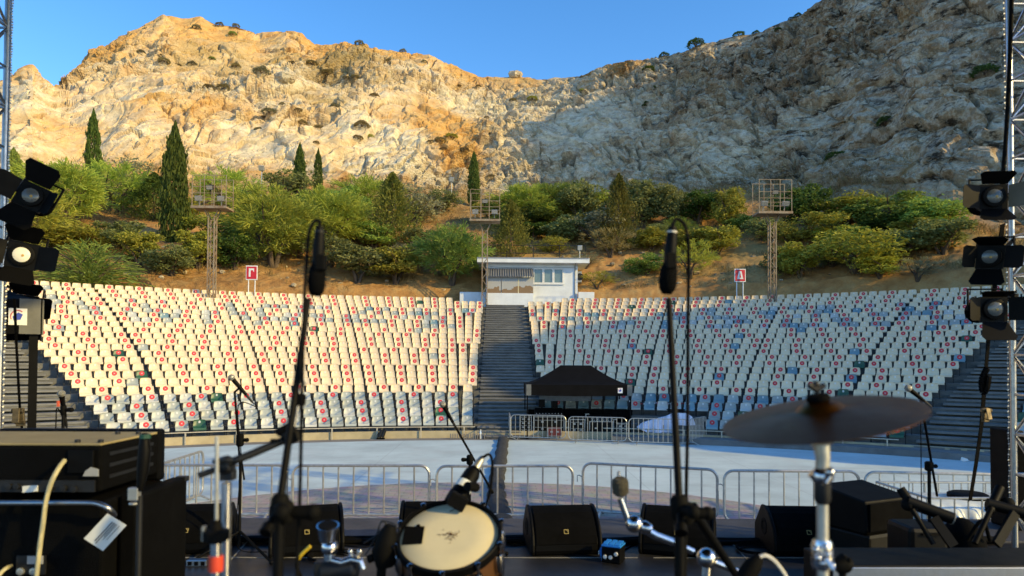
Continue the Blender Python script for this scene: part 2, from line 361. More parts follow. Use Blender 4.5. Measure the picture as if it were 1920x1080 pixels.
    bs = N.new('ShaderNodeMath'); bs.operation = 'MULTIPLY_ADD'; bs.inputs[1].default_value = 1.1; bs.inputs[2].default_value = .15; L.new(at_.outputs['Alpha'], bs.inputs[0]); L.new(bs.outputs[0], bm1.inputs['Strength'])
    rg = N.new('ShaderNodeTexNoise'); rg.noise_type = 'RIDGED_MULTIFRACTAL'; rg.inputs['Scale'].default_value = .9; rg.inputs['Detail'].default_value = 7; rg.inputs['Roughness'].default_value = .6; L.new(mp.outputs[0], rg.inputs['Vector'])
    ad2 = N.new('ShaderNodeMath'); ad2.operation = 'MULTIPLY_ADD'; ad2.inputs[1].default_value = -.30; L.new(rg.outputs['Fac'], ad2.inputs[0]); L.new(ad.outputs[0], ad2.inputs[2])
    L.new(ad2.outputs[0], bm1.inputs['Height']); L.new(bm1.outputs[0], b.inputs['Normal'])
    return mt
M['rock'] = rock_mat()

def hill():
    th = np.concatenate([np.linspace(-75, -39.5, 70, endpoint=False), np.linspace(-39.5, 39.5, 1000, endpoint=False), np.linspace(39.5, 100, 190)])
    NT = len(th); u = np.tan(np.radians(np.clip(th, -50, 50)))
    d0 = rowY(u, 50.9) / np.cos(np.radians(np.clip(th, -50, 50))); rf = ip(FOOT, th, 2); rr = ip(RIDGE, th, 2); d0 = np.minimum(d0, rf - 7)
    k3 = d0 + np.minimum(6.5, (rf - d0) * .4)
    def lin(a, b, n): t = np.linspace(0, 1, n, endpoint=False); return a[None, :] + (b - a)[None, :] * t[:, None]
    rho = np.concatenate([lin(d0 - 1, d0, 2), lin(d0, d0 + 2.6, 10), lin(d0 + 2.6, k3, 14), lin(k3, rf, 46), lin(rf, rf + (rr - rf) * .25, 130), lin(rf + (rr - rf) * .25, rr, 230), lin(rr, rr + 14, 26), lin(rr + 14, rr + 220, 20)])
    NR = rho.shape[0]; TH = np.broadcast_to(th, rho.shape)
    X = rho * np.sin(np.radians(TH)); Y = rho * np.cos(np.radians(TH))
    Z = tz(X.ravel(), Y.ravel()).reshape(rho.shape)
    # soften the knots of the profile a little
    for _ in range(5):
        Z2 = Z.copy(); Z2[82:-1] = (Z[81:-2] + 2 * Z[82:-1] + Z[83:]) / 4; Z = Z2
    P = np.stack([X, Y, Z], -1)
    dU = np.gradient(P, axis=1); dV = np.gradient(P, axis=0); Nn = np.cross(dU, dV); Nn /= np.linalg.norm(Nn, axis=-1, keepdims=True) + 1e-9
    Nn[Nn[..., 2] < 0] *= -1
    Q = P.reshape(-1, 3); n = Nn.reshape(-1, 3)
    s = (rho - rf[None]) / (rr - rf)[None]; s = s.ravel()
    rockw = np.clip((s + .05) * 9, 0, 1) * np.clip((1.06 - s) * 5, .3, 1)
    edge = np.clip(1 - np.abs(s - 1) * 9, 0, 1)
    # stretched frame: strata dip to the right on the left face, to the left on the right face
    thv = TH.ravel()
    dip = np.interp(thv, [-40, -12, 2, 12, 40], [-.55, -.35, 0, .45, .6])
    S = Q.copy(); S[:, 2] = Q[:, 2] + dip * Q[:, 0]
    big = fbm(Q / 26.0, 3, 3); med = fbm(S / np.array([11., 11., 7.]), 4, 9, .55)
    warp = np.stack([fbm(Q / 6., 3, 31), fbm(Q / 6., 3, 32), fbm(Q / 6., 3, 33)], -1) * .7
    f1, g1 = facets((S + warp * 1.5) / np.array([7., 7., 4.2]), 50); f2, g2 = facets((S + warp) / np.array([2.9, 2.9, 1.8]), 70); f3, g3 = facets((S + warp * .5) / np.array([1.2, 1.2, .8]), 90)
    gull = -np.abs(fbm(np.stack([Q[:, 0] / 9, Q[:, 1] / 9, Q[:, 2] / 34], -1), 3, 120))
    rough = np.clip(.5 + 1.15 * fbm(Q / 15., 3, 140), .06, 1.5); f0, g0 = facets((S + warp * 2.5) / np.array([15., 15., 9.]), 40)
    disp = big * 1.5 + med * .7 + gull * 1.2 + f0 * .9 + (.3 + .7 * rough) * f1 * 1.15 + (.25 + .75 * rough) * f2 * .95 + (.2 + .8 * rough) * f3 * .52 - (.3 + .7 * rough) * (.20 * np.clip(.14 - g2, 0, 1) * 6 + .9 * np.clip(.09 - g1, 0, 1) * 8) - .8 * np.clip(.07 - g0, 0, 1) * 14 + rough * .08 * fbm(Q / .9, 2, 160)
    disp *= rockw
    sm = fbm(Q / 3.0, 4, 200) * .28 + fbm(Q / .7, 2, 210) * .06        # soft earth lower down
    soilw = np.clip(1 - (s + .05) * 9, 0, 1); inn = (rho - d0[None]).ravel(); sm *= np.clip((inn - .5) / 2, 0, 1)
    Q = Q + n * (disp)[:, None]; Q[:, 2] += sm * soilw
    # colours: r ochre, g soil, b dry grass
    hs_ = np.clip(s, 0, 1)
    px = 936 + FP * np.tan(np.radians(np.clip(thv, -60, 60)))
    def blob(x, e, wx, we): return np.exp(-(((px - x) / wx) ** 2 + ((hs_ - e) / we) ** 2))
    och = .22 * np.clip((px - 1550) / 250, 0, 1) + .30 * np.clip((hs_ - .72) / .28, 0, 1) + .55 * blob(860, .25, 45, .14) + .38 * blob(800, .45, 60, .25) + .5 * blob(1170, .95, 50, .12) + .25 * blob(690, .95, 130, .1) + .16 * blob(400, .7, 160, .3) + .14 * blob(150, .4, 200, .5) + .3 * blob(960, .95, 90, .1) - .2 * np.clip((px - 1000) / 200, 0, 1) * (1 - blob(1170, .95, 60, .15))
    och += .18 * fbm(Q / 14., 3, 300) + .27 * (1 - np.clip((px - 850) / 250, 0, 1))
    soil = np.clip(1 - (s + .03 + .06 * fbm(Q / 5., 3, 310)) * 12, 0, 1)
    gr = np.clip(blob(560, .68, 220, .22) * .9 + fbm(Q / 9., 3, 320) * .45 - .1, 0, 1) * np.clip(1 - (px - 1100) / 200, 0, 1) * np.clip(s * 4 - .4, 0, 1) + soil * np.clip(.35 + .9 * fbm(Q / 4.5, 3, 330), 0, 1) * np.clip((inn - 3) / 3, 0, 1)
    me = bpy.data.meshes.new('hillside'); nv = len(Q)
    idx = np.arange(NR * NT).reshape(NR, NT); F = np.stack([idx[:-1, :-1], idx[:-1, 1:], idx[1:, 1:], idx[1:, :-1]], -1).reshape(-1, 4)
    me.vertices.add(nv); me.vertices.foreach_set('co', Q.astype(np.float32).ravel())
    me.loops.add(F.size); me.loops.foreach_set('vertex_index', F.astype(np.int32).ravel())
    me.polygons.add(len(F)); me.polygons.foreach_set('loop_start', (np.arange(len(F)) * 4).astype(np.int32)); me.polygons.foreach_set('loop_total', np.full(len(F), 4, np.int32))
    me.update(calc_edges=True)
    ca = me.color_attributes.new('soil', 'FLOAT_COLOR', 'POINT')
    ca.data.foreach_set('color', np.stack([np.clip(och, 0, 1), soil, np.clip(gr, 0, 1), np.clip(rough / 1.5, 0, 1)], -1).astype(np.float32).ravel())
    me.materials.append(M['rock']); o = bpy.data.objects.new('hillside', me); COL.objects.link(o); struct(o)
    me.polygons.foreach_set('use_smooth', [False] * len(F))
    return Q, s, thv
HQ, HS, HT = hill()
M['earth'] = mat('bare_earth', (.30, .22, .13), .95, vscale=.4, var=.2, bump=.5, bscale=3)
g = MB(); g.add([(math.cos(a) * 1500, math.sin(a) * 1500, -.06) for a in np.linspace(0, 2 * PI, 64, endpoint=False)], [tuple(range(64))])
struct(g.build('ground', M['earth']))
# ------------------------------------------------------------------ orchestra floor and grandstand
R0, DR, Z0, DZ, NROW = 29.4, .9, .994, .3385, 23
SEAT_H = .70
def rowR(j): return R0 + DR * j
def rowz(j): return Z0 + DZ * j - SEAT_H
def floor_mat(name, col, rough, **kw):
    mt = mat(name, col, rough, **kw); nt = mt.node_tree; N = nt.nodes; L = nt.links; b = N['Principled BSDF']; src = b.inputs['Base Color'].links[0].from_socket
    tc = N.new('ShaderNodeTexCoord'); sp = N.new('ShaderNodeSeparateXYZ'); L.new(tc.outputs['Object'], sp.inputs[0])
    def mult(a, f, c):
        x = N.new('ShaderNodeMix'); x.data_type = 'RGBA'; L.new(f, x.inputs[0]); L.new(a, x.inputs[6]); x.inputs[7].default_value = (*c, 1); return x.outputs[2]
    def mask(vec, sc, lo, hi, top, dist=0):
        n = N.new('ShaderNodeTexNoise'); n.inputs['Scale'].default_value = sc; n.inputs['Detail'].default_value = 8; n.inputs['Roughness'].default_value = .7; n.inputs['Distortion'].default_value = dist; L.new(vec, n.inputs['Vector'])
        r = N.new('ShaderNodeMapRange'); r.inputs[1].default_value = lo; r.inputs[2].default_value = hi; r.inputs[4].default_value = top; L.new(n.outputs['Fac'], r.inputs[0]); return r.outputs[0]
    mp = N.new('ShaderNodeMapping'); mp.inputs['Scale'].default_value = (.25, 1.4, 1); mp.inputs['Rotation'].default_value = (0, 0, .25); L.new(tc.outputs['Object'], mp.inputs['Vector'])
    c = mult(src, mask(mp.outputs[0], .9, .55, .72, .45, .5), (.30, .33, .33)); c = mult(c, mask(tc.outputs['Object'], 3.2, .62, .70, .5), (.25, .26, .25)); c = mult(c, mask(tc.outputs['Object'], .5, .52, .75, .5), (.52, .55, .54))
    wv = N.new('ShaderNodeTexBrick'); wv.inputs['Scale'].default_value = 1; wv.inputs['Brick Width'].default_value = 4.2; wv.inputs['Row Height'].default_value = 4.2; wv.offset = 0; wv.inputs['Mortar Size'].default_value = .016; L.new(tc.outputs['Object'], wv.inputs['Vector'])
    r = N.new('ShaderNodeMath'); r.operation = 'MULTIPLY'; r.inputs[1].default_value = .4; L.new(wv.outputs['Fac'], r.inputs[0]); c = mult(c, r.outputs[0], (.26, .29, .30)); L.new(c, b.inputs['Base Color']); return mt
M['floor_blue'] = floor_mat('floor_paint', (.50, .60, .60), .7, vscale=.35, var=.13, bump=.05, bscale=30)
M['walk'] = mat('walkway_concrete', (.20, .19, .175), .85, vscale=.8, var=.12, bump=.2, bscale=20)
M['terrace'] = mat('terrace_concrete', (.13, .13, .12), .9, vscale=1.5, var=.25, bump=.3, bscale=12)
M['kerb'] = mat('cream_kerb', (.42, .36, .23), .85, vscale=1.2, var=.12, bump=.2, bscale=14)
M['steps'] = mat('grey_step_paint', (.155, .155, .15), .6, vscale=1.1, var=.18, bump=.15, bscale=30)
def paver_mat():
    mt, nt, b = nodes('pavers'); N = nt.nodes; L = nt.links; tc = N.new('ShaderNodeTexCoord')
    br = N.new('ShaderNodeTexBrick'); br.inputs['Scale'].default_value = 1.0; br.inputs['Brick Width'].default_value = .42; br.inputs['Row Height'].default_value = .21; br.inputs['Mortar Size'].default_value = .012
    br.inputs['Color1'].default_value = (.30, .255, .23, 1); br.inputs['Color2'].default_value = (.33, .28, .25, 1); br.inputs['Mortar'].default_value = (.22, .19, .17, 1)
    L.new(tc.outputs['Object'], br.inputs['Vector'])
    nz = N.new('ShaderNodeTexNoise'); nz.inputs['Scale'].default_value = 3; nz.inputs['Detail'].default_value = 6; L.new(tc.outputs['Object'], nz.inputs['Vector'])
    mx = N.new('ShaderNodeMix'); mx.data_type = 'RGBA'; mx.blend_type = 'OVERLAY'; mx.inputs[0].default_value = .5; L.new(br.outputs[0], mx.inputs[6]); L.new(nz.outputs['Color'], mx.inputs[7])
    hs = N.new('ShaderNodeHueSaturation'); hs.inputs['Saturation'].default_value = .8; L.new(mx.outputs[2], hs.inputs['Color']); L.new(hs.outputs[0], b.inputs['Base Color']); b.inputs['Roughness'].default_value = .85
    return mt
M['pavers'] = paver_mat()
def disc(c, r, z, n=160, r_in=None, a0=0, a1=2 * PI):
    g = MB(); vs = []; fs = []
    if r_in is None:
        g.add([(c[0] + r * math.cos(2 * PI * i / n), c[1] + r * math.sin(2 * PI * i / n), z) for i in range(n)], [tuple(range(n))]); return g
    for i in range(n):
        a = 2 * PI * i / n
        vs += [(c[0] + q * math.cos(a), c[1] + q * math.sin(a), z) for q in (r_in, r)]
    g.add(vs, [(2 * i, 2 * i + 1, (2 * i + 3) % (2 * n), (2 * i + 2) % (2 * n)) for i in range(n)]); return g
struct(disc((0, RC), 27.9, 0).build('orchestra_floor', M['floor_blue']))
struct(disc((-.55, 10.6), 9.4, .004).build('paved_circle', M['pavers']))
M['line'] = mat('white_floor_line', (.55, .57, .57), .7, vscale=2)
struct(disc((-.55, 10.6), 9.5, .008, r_in=9.4).build('floor_line', M['line']))
struct(disc((0, RC), 28.95, -.004, r_in=27.85).build('walkway', M['walk']))

GS = thing('grandstand', 'stepped concrete grandstand curving round the pale floor, with three flights of grey stairs', 'grandstand', (0, 0, 0))
PHI = 53
def ring(gm, ra, rb, za, zb, p0, p1, n=None, mi=0):
    n = n or max(2, int(abs(p1 - p0) / .6)); vs = []
    for i in range(n + 1):
        a = math.radians(p0 + (p1 - p0) * i / n); s_, c_ = math.sin(a), math.cos(a)
        vs += [(ra * s_, RC + ra * c_, za), (ra * s_, RC + ra * c_, zb), (rb * s_, RC + rb * c_, zb)]
    fs = []
    for i in range(n): o = 3 * i; fs += [(o, o + 1, o + 4, o + 3), (o + 1, o + 2, o + 5, o + 4)]
    fs += [(0, 1, 2), tuple(3 * n + k for k in (0, 2, 1))]
    gm.add(vs, fs, mi)
tr = MB()
for j in range(NROW):
    ra = rowR(j) - .50; ring(tr, ra, ra + DR, 0 if j == 0 else rowz(j - 1), rowz(j), -PHI, PHI, 110)
ring(tr, rowR(NROW - 1) + .4, rowR(NROW - 1) + 2.2, rowz(NROW - 1) - .3, rowz(NROW - 1) + .004, -PHI, PHI, 110)
tr.build('terrace', M['terrace'], GS)
kb = MB(); ring(kb, R0 - .53, R0 - .38, -.02, rowz(0) + .03, -PHI, PHI, 110); kb.build('front_kerb', M['kerb'], GS)
# central stairs, straight, two steps to a row
SX0, SX1 = -1.02, 1.92
def stair_y(k): return RC + R0 - .50 + .45 * (k - 1)
st = MB(); sr = MB()
for k in range(2 * NROW + 1):
    z = rowz(0) + DZ / 2 * (k - 1) + .012
    y = stair_y(k); st.span((SX0, y - .03 - .02 * (k % 2), z - .085), (SX1 - .003 * (k % 3), y + .47, z)); sr.span((SX0 + .02, y + .03, z - .30), (SX1 - .02, y + .46, z - .09))
so = st.build('staircase', M['steps'], GS, bevel=.02); sr.build('riser', M['terrace'], so)
EDGE_L = lambda j: -(32.7 + .375 * j); EDGE_R = lambda j: 34.2 + .365 * j
def side_stairs(edge, sgn, wid):
    sm = MB()
    for k in range(2 * NROW):
        j = (k - 1) / 2; r = R0 - .50 + .45 * (k - 1); e = edge(max(j, 0)) + sgn * .35; e2 = e + sgn * math.degrees(wid / max(r, 1))
        z = rowz(0) + DZ / 2 * (k - 1) + .012
        a, b = sorted((e, e2)); n = 5; vs = []
        for i in range(n + 1):
            q = math.radians(a + (b - a) * i / n)
            for rr_, zz in ((r - .03, z - .085), (r - .03, z), (r + .47, z), (r + .47, z - .085)): vs.append((rr_ * math.sin(q), RC + rr_ * math.cos(q), zz))
        fs = [(0, 1, 2, 3), tuple(4 * n + i for i in (3, 2, 1, 0))]
        for i in range(n):
            for h in range(3): fs.append((4 * i + h, 4 * i + h + 1, 4 * i + h + 5, 4 * i + h + 4))
        sm.add(vs, fs)
    return sm
side_stairs(EDGE_L, -1, 3.1).build('staircase', M['steps'], GS)
side_stairs(EDGE_R, 1, 2.75).build('staircase', M['steps'], GS)
ls = MB(); ring(ls, 27.75, 28.9, -.02, .24, 10.5, PHI, 90); ls.build('lower_step', M['steps'], GS)
# steel rail under the front row
M['cream_steel'] = mat('cream_steel', (.52, .47, .36), .5, .1)
fr = MB()
for a, b in ((-31.8, -2.2), (9.6, 33.6)):
    pts = [((R0 - .62) * math.sin(math.radians(a + (b - a) * i / 60)), RC + (R0 - .62) * math.cos(math.radians(a + (b - a) * i / 60)), rowz(0) + .22) for i in range(61)]
    fr.tube(pts, .022, 6)
    for i in range(2, 60, 8): p = V(pts[i]); fr.bar(p, V((p.x, p.y, -.0)), .05, .04)
fr.build('front_rail', M['cream_steel'], GS)

# ------------------------------------------------------------------ seats
M['s_cream'] = mat('cream_seat_shell', (.77, .62, .41), .42, vscale=1.5, var=.06, rand=.07)
M['s_grey'] = mat('grey_seat_shell', (.37, .405, .385), .42, vscale=1.5, var=.08, rand=.16)
M['s_pale'] = mat('pale_grey_seat_shell', (.50, .51, .475), .42, vscale=1.5, var=.08, rand=.10)
M['s_blue_shade'] = mat('shade_blue_seat_shell', (.18, .30, .35), .42, vscale=1.5, var=.1, rand=.15)  # grey shells tinted blue for shade at right, plus a few truly blue
M['s_green'] = mat('green_seat_shell', (.025, .095, .05), .42, vscale=1.5, var=.1, rand=.15)
def shell_geo(wide):
    prof = [(-.255, .295), (-.262, .36), (-.235, .385), (-.12, .372), (.02, .365), (.10, .385), (.145, .44), (.172, .52), (.195, .62), (.208, .685), (.205, .70)]
    wid = [.47, .48, .485, .485, .48, .48, .475, .47, .445, .43, .375]
    k = 1.05 if wide else 1; nx = 7; g = MB(); vs = []
    for layer in (0, 1):
        for (y, z), w_ in zip(prof, wid):
            for i in range(nx):
                t = -1 + 2 * i / (nx - 1); cup = t * t * t * t
                yy = y - (.045 * cup if z > .4 else 0); zz = z + (.028 * cup if z <= .4 and y > -.24 else 0) - (.008 * cup if z > .66 else 0)
                if layer: yy += .016 if z > .4 else 0; zz -= .014 if z <= .4 else 0
                vs.append((t * w_ * k / 2, yy, zz))
    n = len(prof); fs = []
    for i in range(n - 1):
        for q in range(nx - 1):
            a = i * nx + q; fs.append((a, a + 1, a + nx + 1, a + nx)); b = a + n * nx; fs.append((b, b + nx, b + nx + 1, b + 1))
    L_ = n * nx
    for i in range(n - 1):
        for q in (0, nx - 1): a = i * nx + q; fs.append((a, a + nx, a + nx + L_, a + L_))
    for q in range(nx - 1):
        for r_ in (0, n - 1): a = r_ * nx + q; fs.append((a, a + 1, a + 1 + L_, a + L_))
    g.add(vs, fs); return g
def frame_geo(wide, p):
    g = MB()
    g.box((0, .0, .335), (p, .04, .04)); g.box((0, .13, .335), (p, .035, .035))
    for sx in (-.5, .5):
        g.box((sx * p * .98, .06, .165), (.035, .05, .33)); g.box((sx * p * .98, .08, .30), (.03, .42, .05)); g.box((sx * p * .98, .16, .45), (.02, .05, .26))
    return g
def arm_geo(sx, p):
    g = MB(); x = sx * p * .5
    g.tube(smooth_path([(x, .15, .40), (x, .13, .56), (x, .06, .60), (x, -.12, .595), (x, -.19, .55), (x, -.185, .40), (x, -.15, .34)], 3), .017, 6); return g
BN = V((0, -.973, .23)); BX = V((1, 0, 0)); BZ = BN.cross(BX) * -1
def face(c, pts, off, cup=0): return [V(c) + BX * x + V((0, .23, .973)) * z + BN * off for x, z in pts]
def cross_geo():
    g = MB(); c = V((0, .178, .555)); n = 14
    d = face(c, [(.112 * math.cos(2 * PI * i / n), .112 * math.sin(2 * PI * i / n)) for i in range(n)], .008); g.prism(d, BN * .004)
    for s in (-1, 1):
        q = []
        for a, b in ((-.046, -.0075), (.046, -.0075), (.046, .0075), (-.046, .0075)):
            q.append(((a - s * b) * .707, (a * s + b) * .707))
        g.prism(face(c, q, .0125 + .001 * (s > 0)), BN * .003, 1)
    return g
def num_geo():
    g = MB(); c = V((0, .188, .60))
    for x0, z0, x1, z1 in ((-.034, -.045, -.016, .045), (.016, -.045, .034, .045), (-.016, -.010, .016, .010), (-.016, .030, .016, .045), (-.016, -.045, .016, -.03)):
        g.prism(face(c, [(x0, z0), (x1, z0), (x1, z1), (x0, z1)], .008), BN * .003)
    return g
def plate_geo():
    g = MB(); g.prism(face(V((0, .188, .60)), [(-.055, -.06), (.055, -.06), (.055, .06), (-.055, .06)], .006), BN * .001); return g
PB, PA = .552, .612
SHELL = {0: shell_geo(0), 1: shell_geo(1)}; FRAME = {0: frame_geo(0, PB), 1: frame_geo(1, PA)}
ARM = {-1: arm_geo(-1, PA), 1: arm_geo(1, PA)}; CROSS = cross_geo(); NUM = num_geo()
MESH = {}
def as_mesh(key, geo, name, mats, smooth=None):
    if key not in MESH:
        o = geo.build(name, mats, None, smooth); MESH[key] = o.data; bpy.data.objects.remove(o)
    return MESH[key]
gapT = [4.1, 13.5, 22.9, 32.3]
def blocks(j):
    """(start angle, end angle, side, number of the block from the central stairs) of row j"""
    k = 1 - .0063 * (22 - j); r = rowR(j); out = []
    l = [-math.degrees(math.asin((-SX0 + .16) / r))] + [-x * k for x in gapT] + [EDGE_L(j)]
    rr_ = [math.degrees(math.asin((SX1 + .16) / r))] + [(x + 1.4) * k for x in gapT] + [EDGE_R(j)]
    for i in range(5): out.append((l[i + 1], l[i], 'left', i)); out.append((rr_[i], rr_[i + 1], 'right', i))
    sl = EDGE_L(j) - math.degrees(3.5 / r); sr = EDGE_R(j) + math.degrees(3.2 / r)
    out.append((max(sl - 8, -PHI), sl, 'left', 5)); out.append((sr, min(sr + 8, PHI), 'right', 5))
    return out
seats = []
for j in range(NROW):
    for a, b, side, bi in blocks(j):
        if j == NROW - 1 and bi == 0: continue
        arm = j <= 3; p = PA if arm else PB; r = rowR(j) - .2
        g_ = math.degrees((.02, .03, .05, .06, .15, .05)[bi] / r); a += g_ / 2; b -= g_ / 2
        n = int(math.radians(b - a) * r / p + .35)
        if n < 1: continue
        off = ((j * 2) // 5 + (1 if side == 'right' else 0) + bi) % 3
        for i in range(n):
            ph = a + (b - a) * (i + .5) / n; q = math.radians(ph); X, Y = r * math.sin(q), RC + r * math.cos(q)
            k = i if side == 'right' else n - 1 - i                       # counted from the side nearest the central stairs
            if side == 'right' and j <= 1 and X < 9.4 and bi < 5: continue  # the sound tent and its cases stand here
            rn = rng.random(); col = 's_cream'
            if arm: col = 's_grey' if rn < (.86 if side == 'right' else .62) else ('s_pale' if rn < .955 else 's_green')
            elif 15 <= j <= 19: col = 's_cream' if rn < (.66 if side == 'left' else .60) else ('s_grey' if rn < .80 else ('s_pale' if rn < .9 else ('s_blue_shade' if side == 'right' or rn < .92 else 's_grey')))
            elif rn > .988: col = 's_green'
            elif rn > .975: col = 's_grey' if side == 'left' else 's_blue_shade'
            if arm and side == 'right' and rng.random() < .4 and col != 's_green': col = 's_blue_shade'  # part of the right armchairs take the shade tint
            stk = 'x' if (k + off) % 3 == 2 and col != 's_green' or (col == 's_green' and rng.random() < .4) else ('n' if rng.random() > .07 else '')
            P_ = proj((X, Y, rowz(j) + .5)); seats.append(dict(j=j, side=side, bi=bi, k=k, X=X, Y=Y, z=rowz(j), ph=ph, arm=arm, col=col, st=stk, px=P_[0], py=P_[1], tilt=rng.normal(0, .02)))
def shown(s):
    x, y = s['px'], s['py']
    if not (22 < x < 1895): return False
    if 985 < x < 1190 and y > 690: return False
    if x < 300 and y > 800: return False
    if 1360 < x < 1720 and ((x - 1541) / 185) ** 2 + ((y - 775 + (x - 1541) * .13) / 42) ** 2 < 1: return False
    return True
order = sorted([i for i, s in enumerate(seats) if shown(s)], key=lambda i: (seats[i]['X']) ** 2 + seats[i]['Y'] ** 2)
IND = set(order[:300])
ORD = ['first', 'second', 'third', 'fourth', 'fifth', 'sixth', 'seventh', 'eighth', 'ninth', 'tenth', 'eleventh', 'twelfth', 'thirteenth', 'fourteenth', 'fifteenth']
CN = dict(s_cream='cream', s_grey='grey', s_pale='pale grey', s_blue_shade='blue', s_green='dark green')
BLK = ['stair block', 'second block', 'third block', 'fourth block', 'outer block', 'block past side stairs']
stuff = {}
def put(key, geo, s, mi):
    v = np.array(geo.v); q = -math.radians(s['ph']); c_, s_ = math.cos(q), math.sin(q)
    w_ = np.empty_like(v); w_[:, 0] = v[:, 0] * c_ - v[:, 1] * s_ + s['X']; w_[:, 1] = v[:, 0] * s_ + v[:, 1] * c_ + s['Y']; w_[:, 2] = v[:, 2] + s['z']
    stuff.setdefault('v', []).append(w_); o = stuff.get('n', 0); stuff['n'] = o + len(v)
    stuff.setdefault('f', []).extend([tuple(i + o for i in f) for f in geo.f]); stuff.setdefault('m', []).extend([mi[x] for x in geo.mi])
SM = ['s_cream', 's_grey', 's_pale', 's_blue_shade', 's_green', 'steel_dark', 'red', 'white', 'cross_white']
M['s_frame'] = mat('black_seat_frame', (.018, .019, .022), .5, .3)
for i, s in enumerate(seats):
    wide = 1 if s['arm'] else 0
    if i in IND:
        nm = CN[s['col']] + (' armchair' if wide else ' bucket seat')
        stx = {'x': 'red cross sticker', 'n': 'white number', '': 'no sticker'}[s['st']]
        row = 'front row' if s['j'] == 0 else ORD[s['j']] + ' row'
        lab = f"{nm} with {stx}, {row}, {ORD[s['k']]} seat, {s['side']} {BLK[s['bi']]}"
        t = thing('stadium_seat', lab, 'seat', (s['X'], s['Y'], s['z']), 'seats of the grandstand', -math.radians(s['ph']))
        def part(key, geo, name, mats, sm=None):
            o = bpy.data.objects.new(name, as_mesh(key, geo, name, mats, sm)); COL.objects.link(o); o.parent = t; return o
        part(('sh', wide, s['col']), SHELL[wide], 'seat_shell', M[s['col']], 60)
        part(('fr', wide), FRAME[wide], 'seat_frame', M['s_frame'])
        if wide:
            for sx in (-1, 1): part(('arm', sx), ARM[sx], 'armrest', M['s_frame'], 60)
        if s['st'] == 'x': part('x', CROSS, 'cross_sticker', [M['red'], M['cross_white']])
        elif s['st'] == 'n': part('n', NUM, 'number_sticker', M['white'])
    else:
        put('a', SHELL[wide], s, [SM.index(s['col'])]); put('b', FRAME[wide], s, [5])
        if wide:
            for sx in (-1, 1): put('c', ARM[sx], s, [5])
        if s['st'] == 'x': put('x', CROSS, s, [6, 8])
        elif s['st'] == 'n': put('n', NUM, s, [7])
me = bpy.data.meshes.new('distant_seats'); me.from_pydata(np.concatenate(stuff['v']).tolist(), [], stuff['f'])
for k in SM: me.materials.append(M[k] if k != 'steel_dark' else M['s_frame'])
me.polygons.foreach_set('material_index', stuff['m']); me.polygons.foreach_set('use_smooth', [True] * len(me.polygons)); me.set_sharp_from_angle(angle=math.radians(50))
bm = bmesh.new(); bm.from_mesh(me); bmesh.ops.recalc_face_normals(bm, faces=bm.faces); bm.to_mesh(me); bm.free(); me.update()
o = bpy.data.objects.new('distant_seats', me); COL.objects.link(o); o['kind'] = 'stuff'; o['label'] = 'upper rows of cream, grey and partly shade-blue bucket seats'; o['category'] = 'seats'
print('seats', len(seats), len(IND))
# ------------------------------------------------------------------ things behind the rows
def atz(px, py, z):
    d = ray(px, py); return EYE + d * ((z - EYE.z) / d.z)
TOPZ = rowz(NROW - 1)
# building
by = 55.4; bx0, bx1 = at(911, 540, by).x, at(1083, 540, by).x
zr0, zr1 = at(1000, 495, by).z, at(1000, 485.5, by).z
B = thing('control_booth', 'small white flat roofed building at the top of the central stairs, with three dark windows', 'building', ((bx0 + bx1) / 2, by, TOPZ))
wx0, wx1 = at(1000, 500, by).x, at(1056.5, 500, by).x; wz0, wz1 = at(1030, 532, by).z, at(1030, 503, by).z
g = MB()
g.span((bx0, by, TOPZ - .3), (wx0, by + .25, zr0)); g.span((wx1, by, TOPZ - .3), (bx1, by + .25, zr0)); g.span((wx0, by + .002, TOPZ - .3), (wx1, by + .25, wz0)); g.span((wx0, by + .002, wz1), (wx1, by + .25, zr0))
g.span((bx0, by + .25, TOPZ - .3), (bx0 + .2, by + 4.2, zr0)); g.span((bx1 - .2, by + .25, TOPZ - .3), (bx1, by + 4.2, zr0)); g.span((bx0 + .2, by + 4, TOPZ - .3), (bx1 - .2, by + 4.2, zr0))
g.build('wall', M['white_paint'], B)
g = MB(); g.span((at(895, 490, by).x, by - .75, zr0), (at(1103, 490, by).x, by + 4.6, zr1)); g.build('roof', M['white_paint'], B, bevel=.02)
fr_ = MB(); pw = (wx1 - wx0) / 3
for i in range(3):
    a = wx0 + i * pw; wf = MB()
    for x0, x1, z0, z1 in ((a, a + .09, wz0, wz1), (a + pw - .09, a + pw, wz0, wz1), (a + .09, a + pw - .09, wz0, wz0 + .1), (a + .09, a + pw - .09, wz1 - .1, wz1)): wf.span((x0, by - .05, z0), (x1, by + .1, z1))
    w_ = wf.build('window', M['white_plastic'], B)
    gl = MB(); gl.span((a + .09, by + .03, wz0 + .1), (a + pw - .09, by + .05, wz1 - .1)); gl.build('pane', M['glass'], w_)
g = MB(); g.span((wx0 - .1, by - .1, wz0 - .08), (wx1 + .05, by + .05, wz0 - .002)); g.build('window_sill', M['white_paint'], B)
M['gutter'] = mat('grey_gutter', (.30, .31, .32), .5, .4)
g = MB(); gx = at(1078, 520, by).x; g.cyl((gx, by - .05, TOPZ), (gx, by - .05, zr0 - .12), .04, n=8); g.tube([(gx, by - .05, zr0 - .14), (gx, by - .3, zr0 - .03), (gx, by - .6, zr0 - .01)], .04, 8); g.build('drainpipe', M['gutter'], B, smooth=50)
g = MB(); g.span((at(896, 490, by).x, by - .80, zr1 - .07), (at(1102, 490, by).x, by - .752, zr1 - .002)); g.build('roof_edge', M['gutter'], B)
AC = thing('air_conditioner', 'grey air conditioner box fixed low on the right side of the white building', 'air conditioner', (bx1 + .2, by + .9, at(1087, 530, by).z)); z0 = at(1087, 528, by).z; z1 = at(1087, 507, by).z
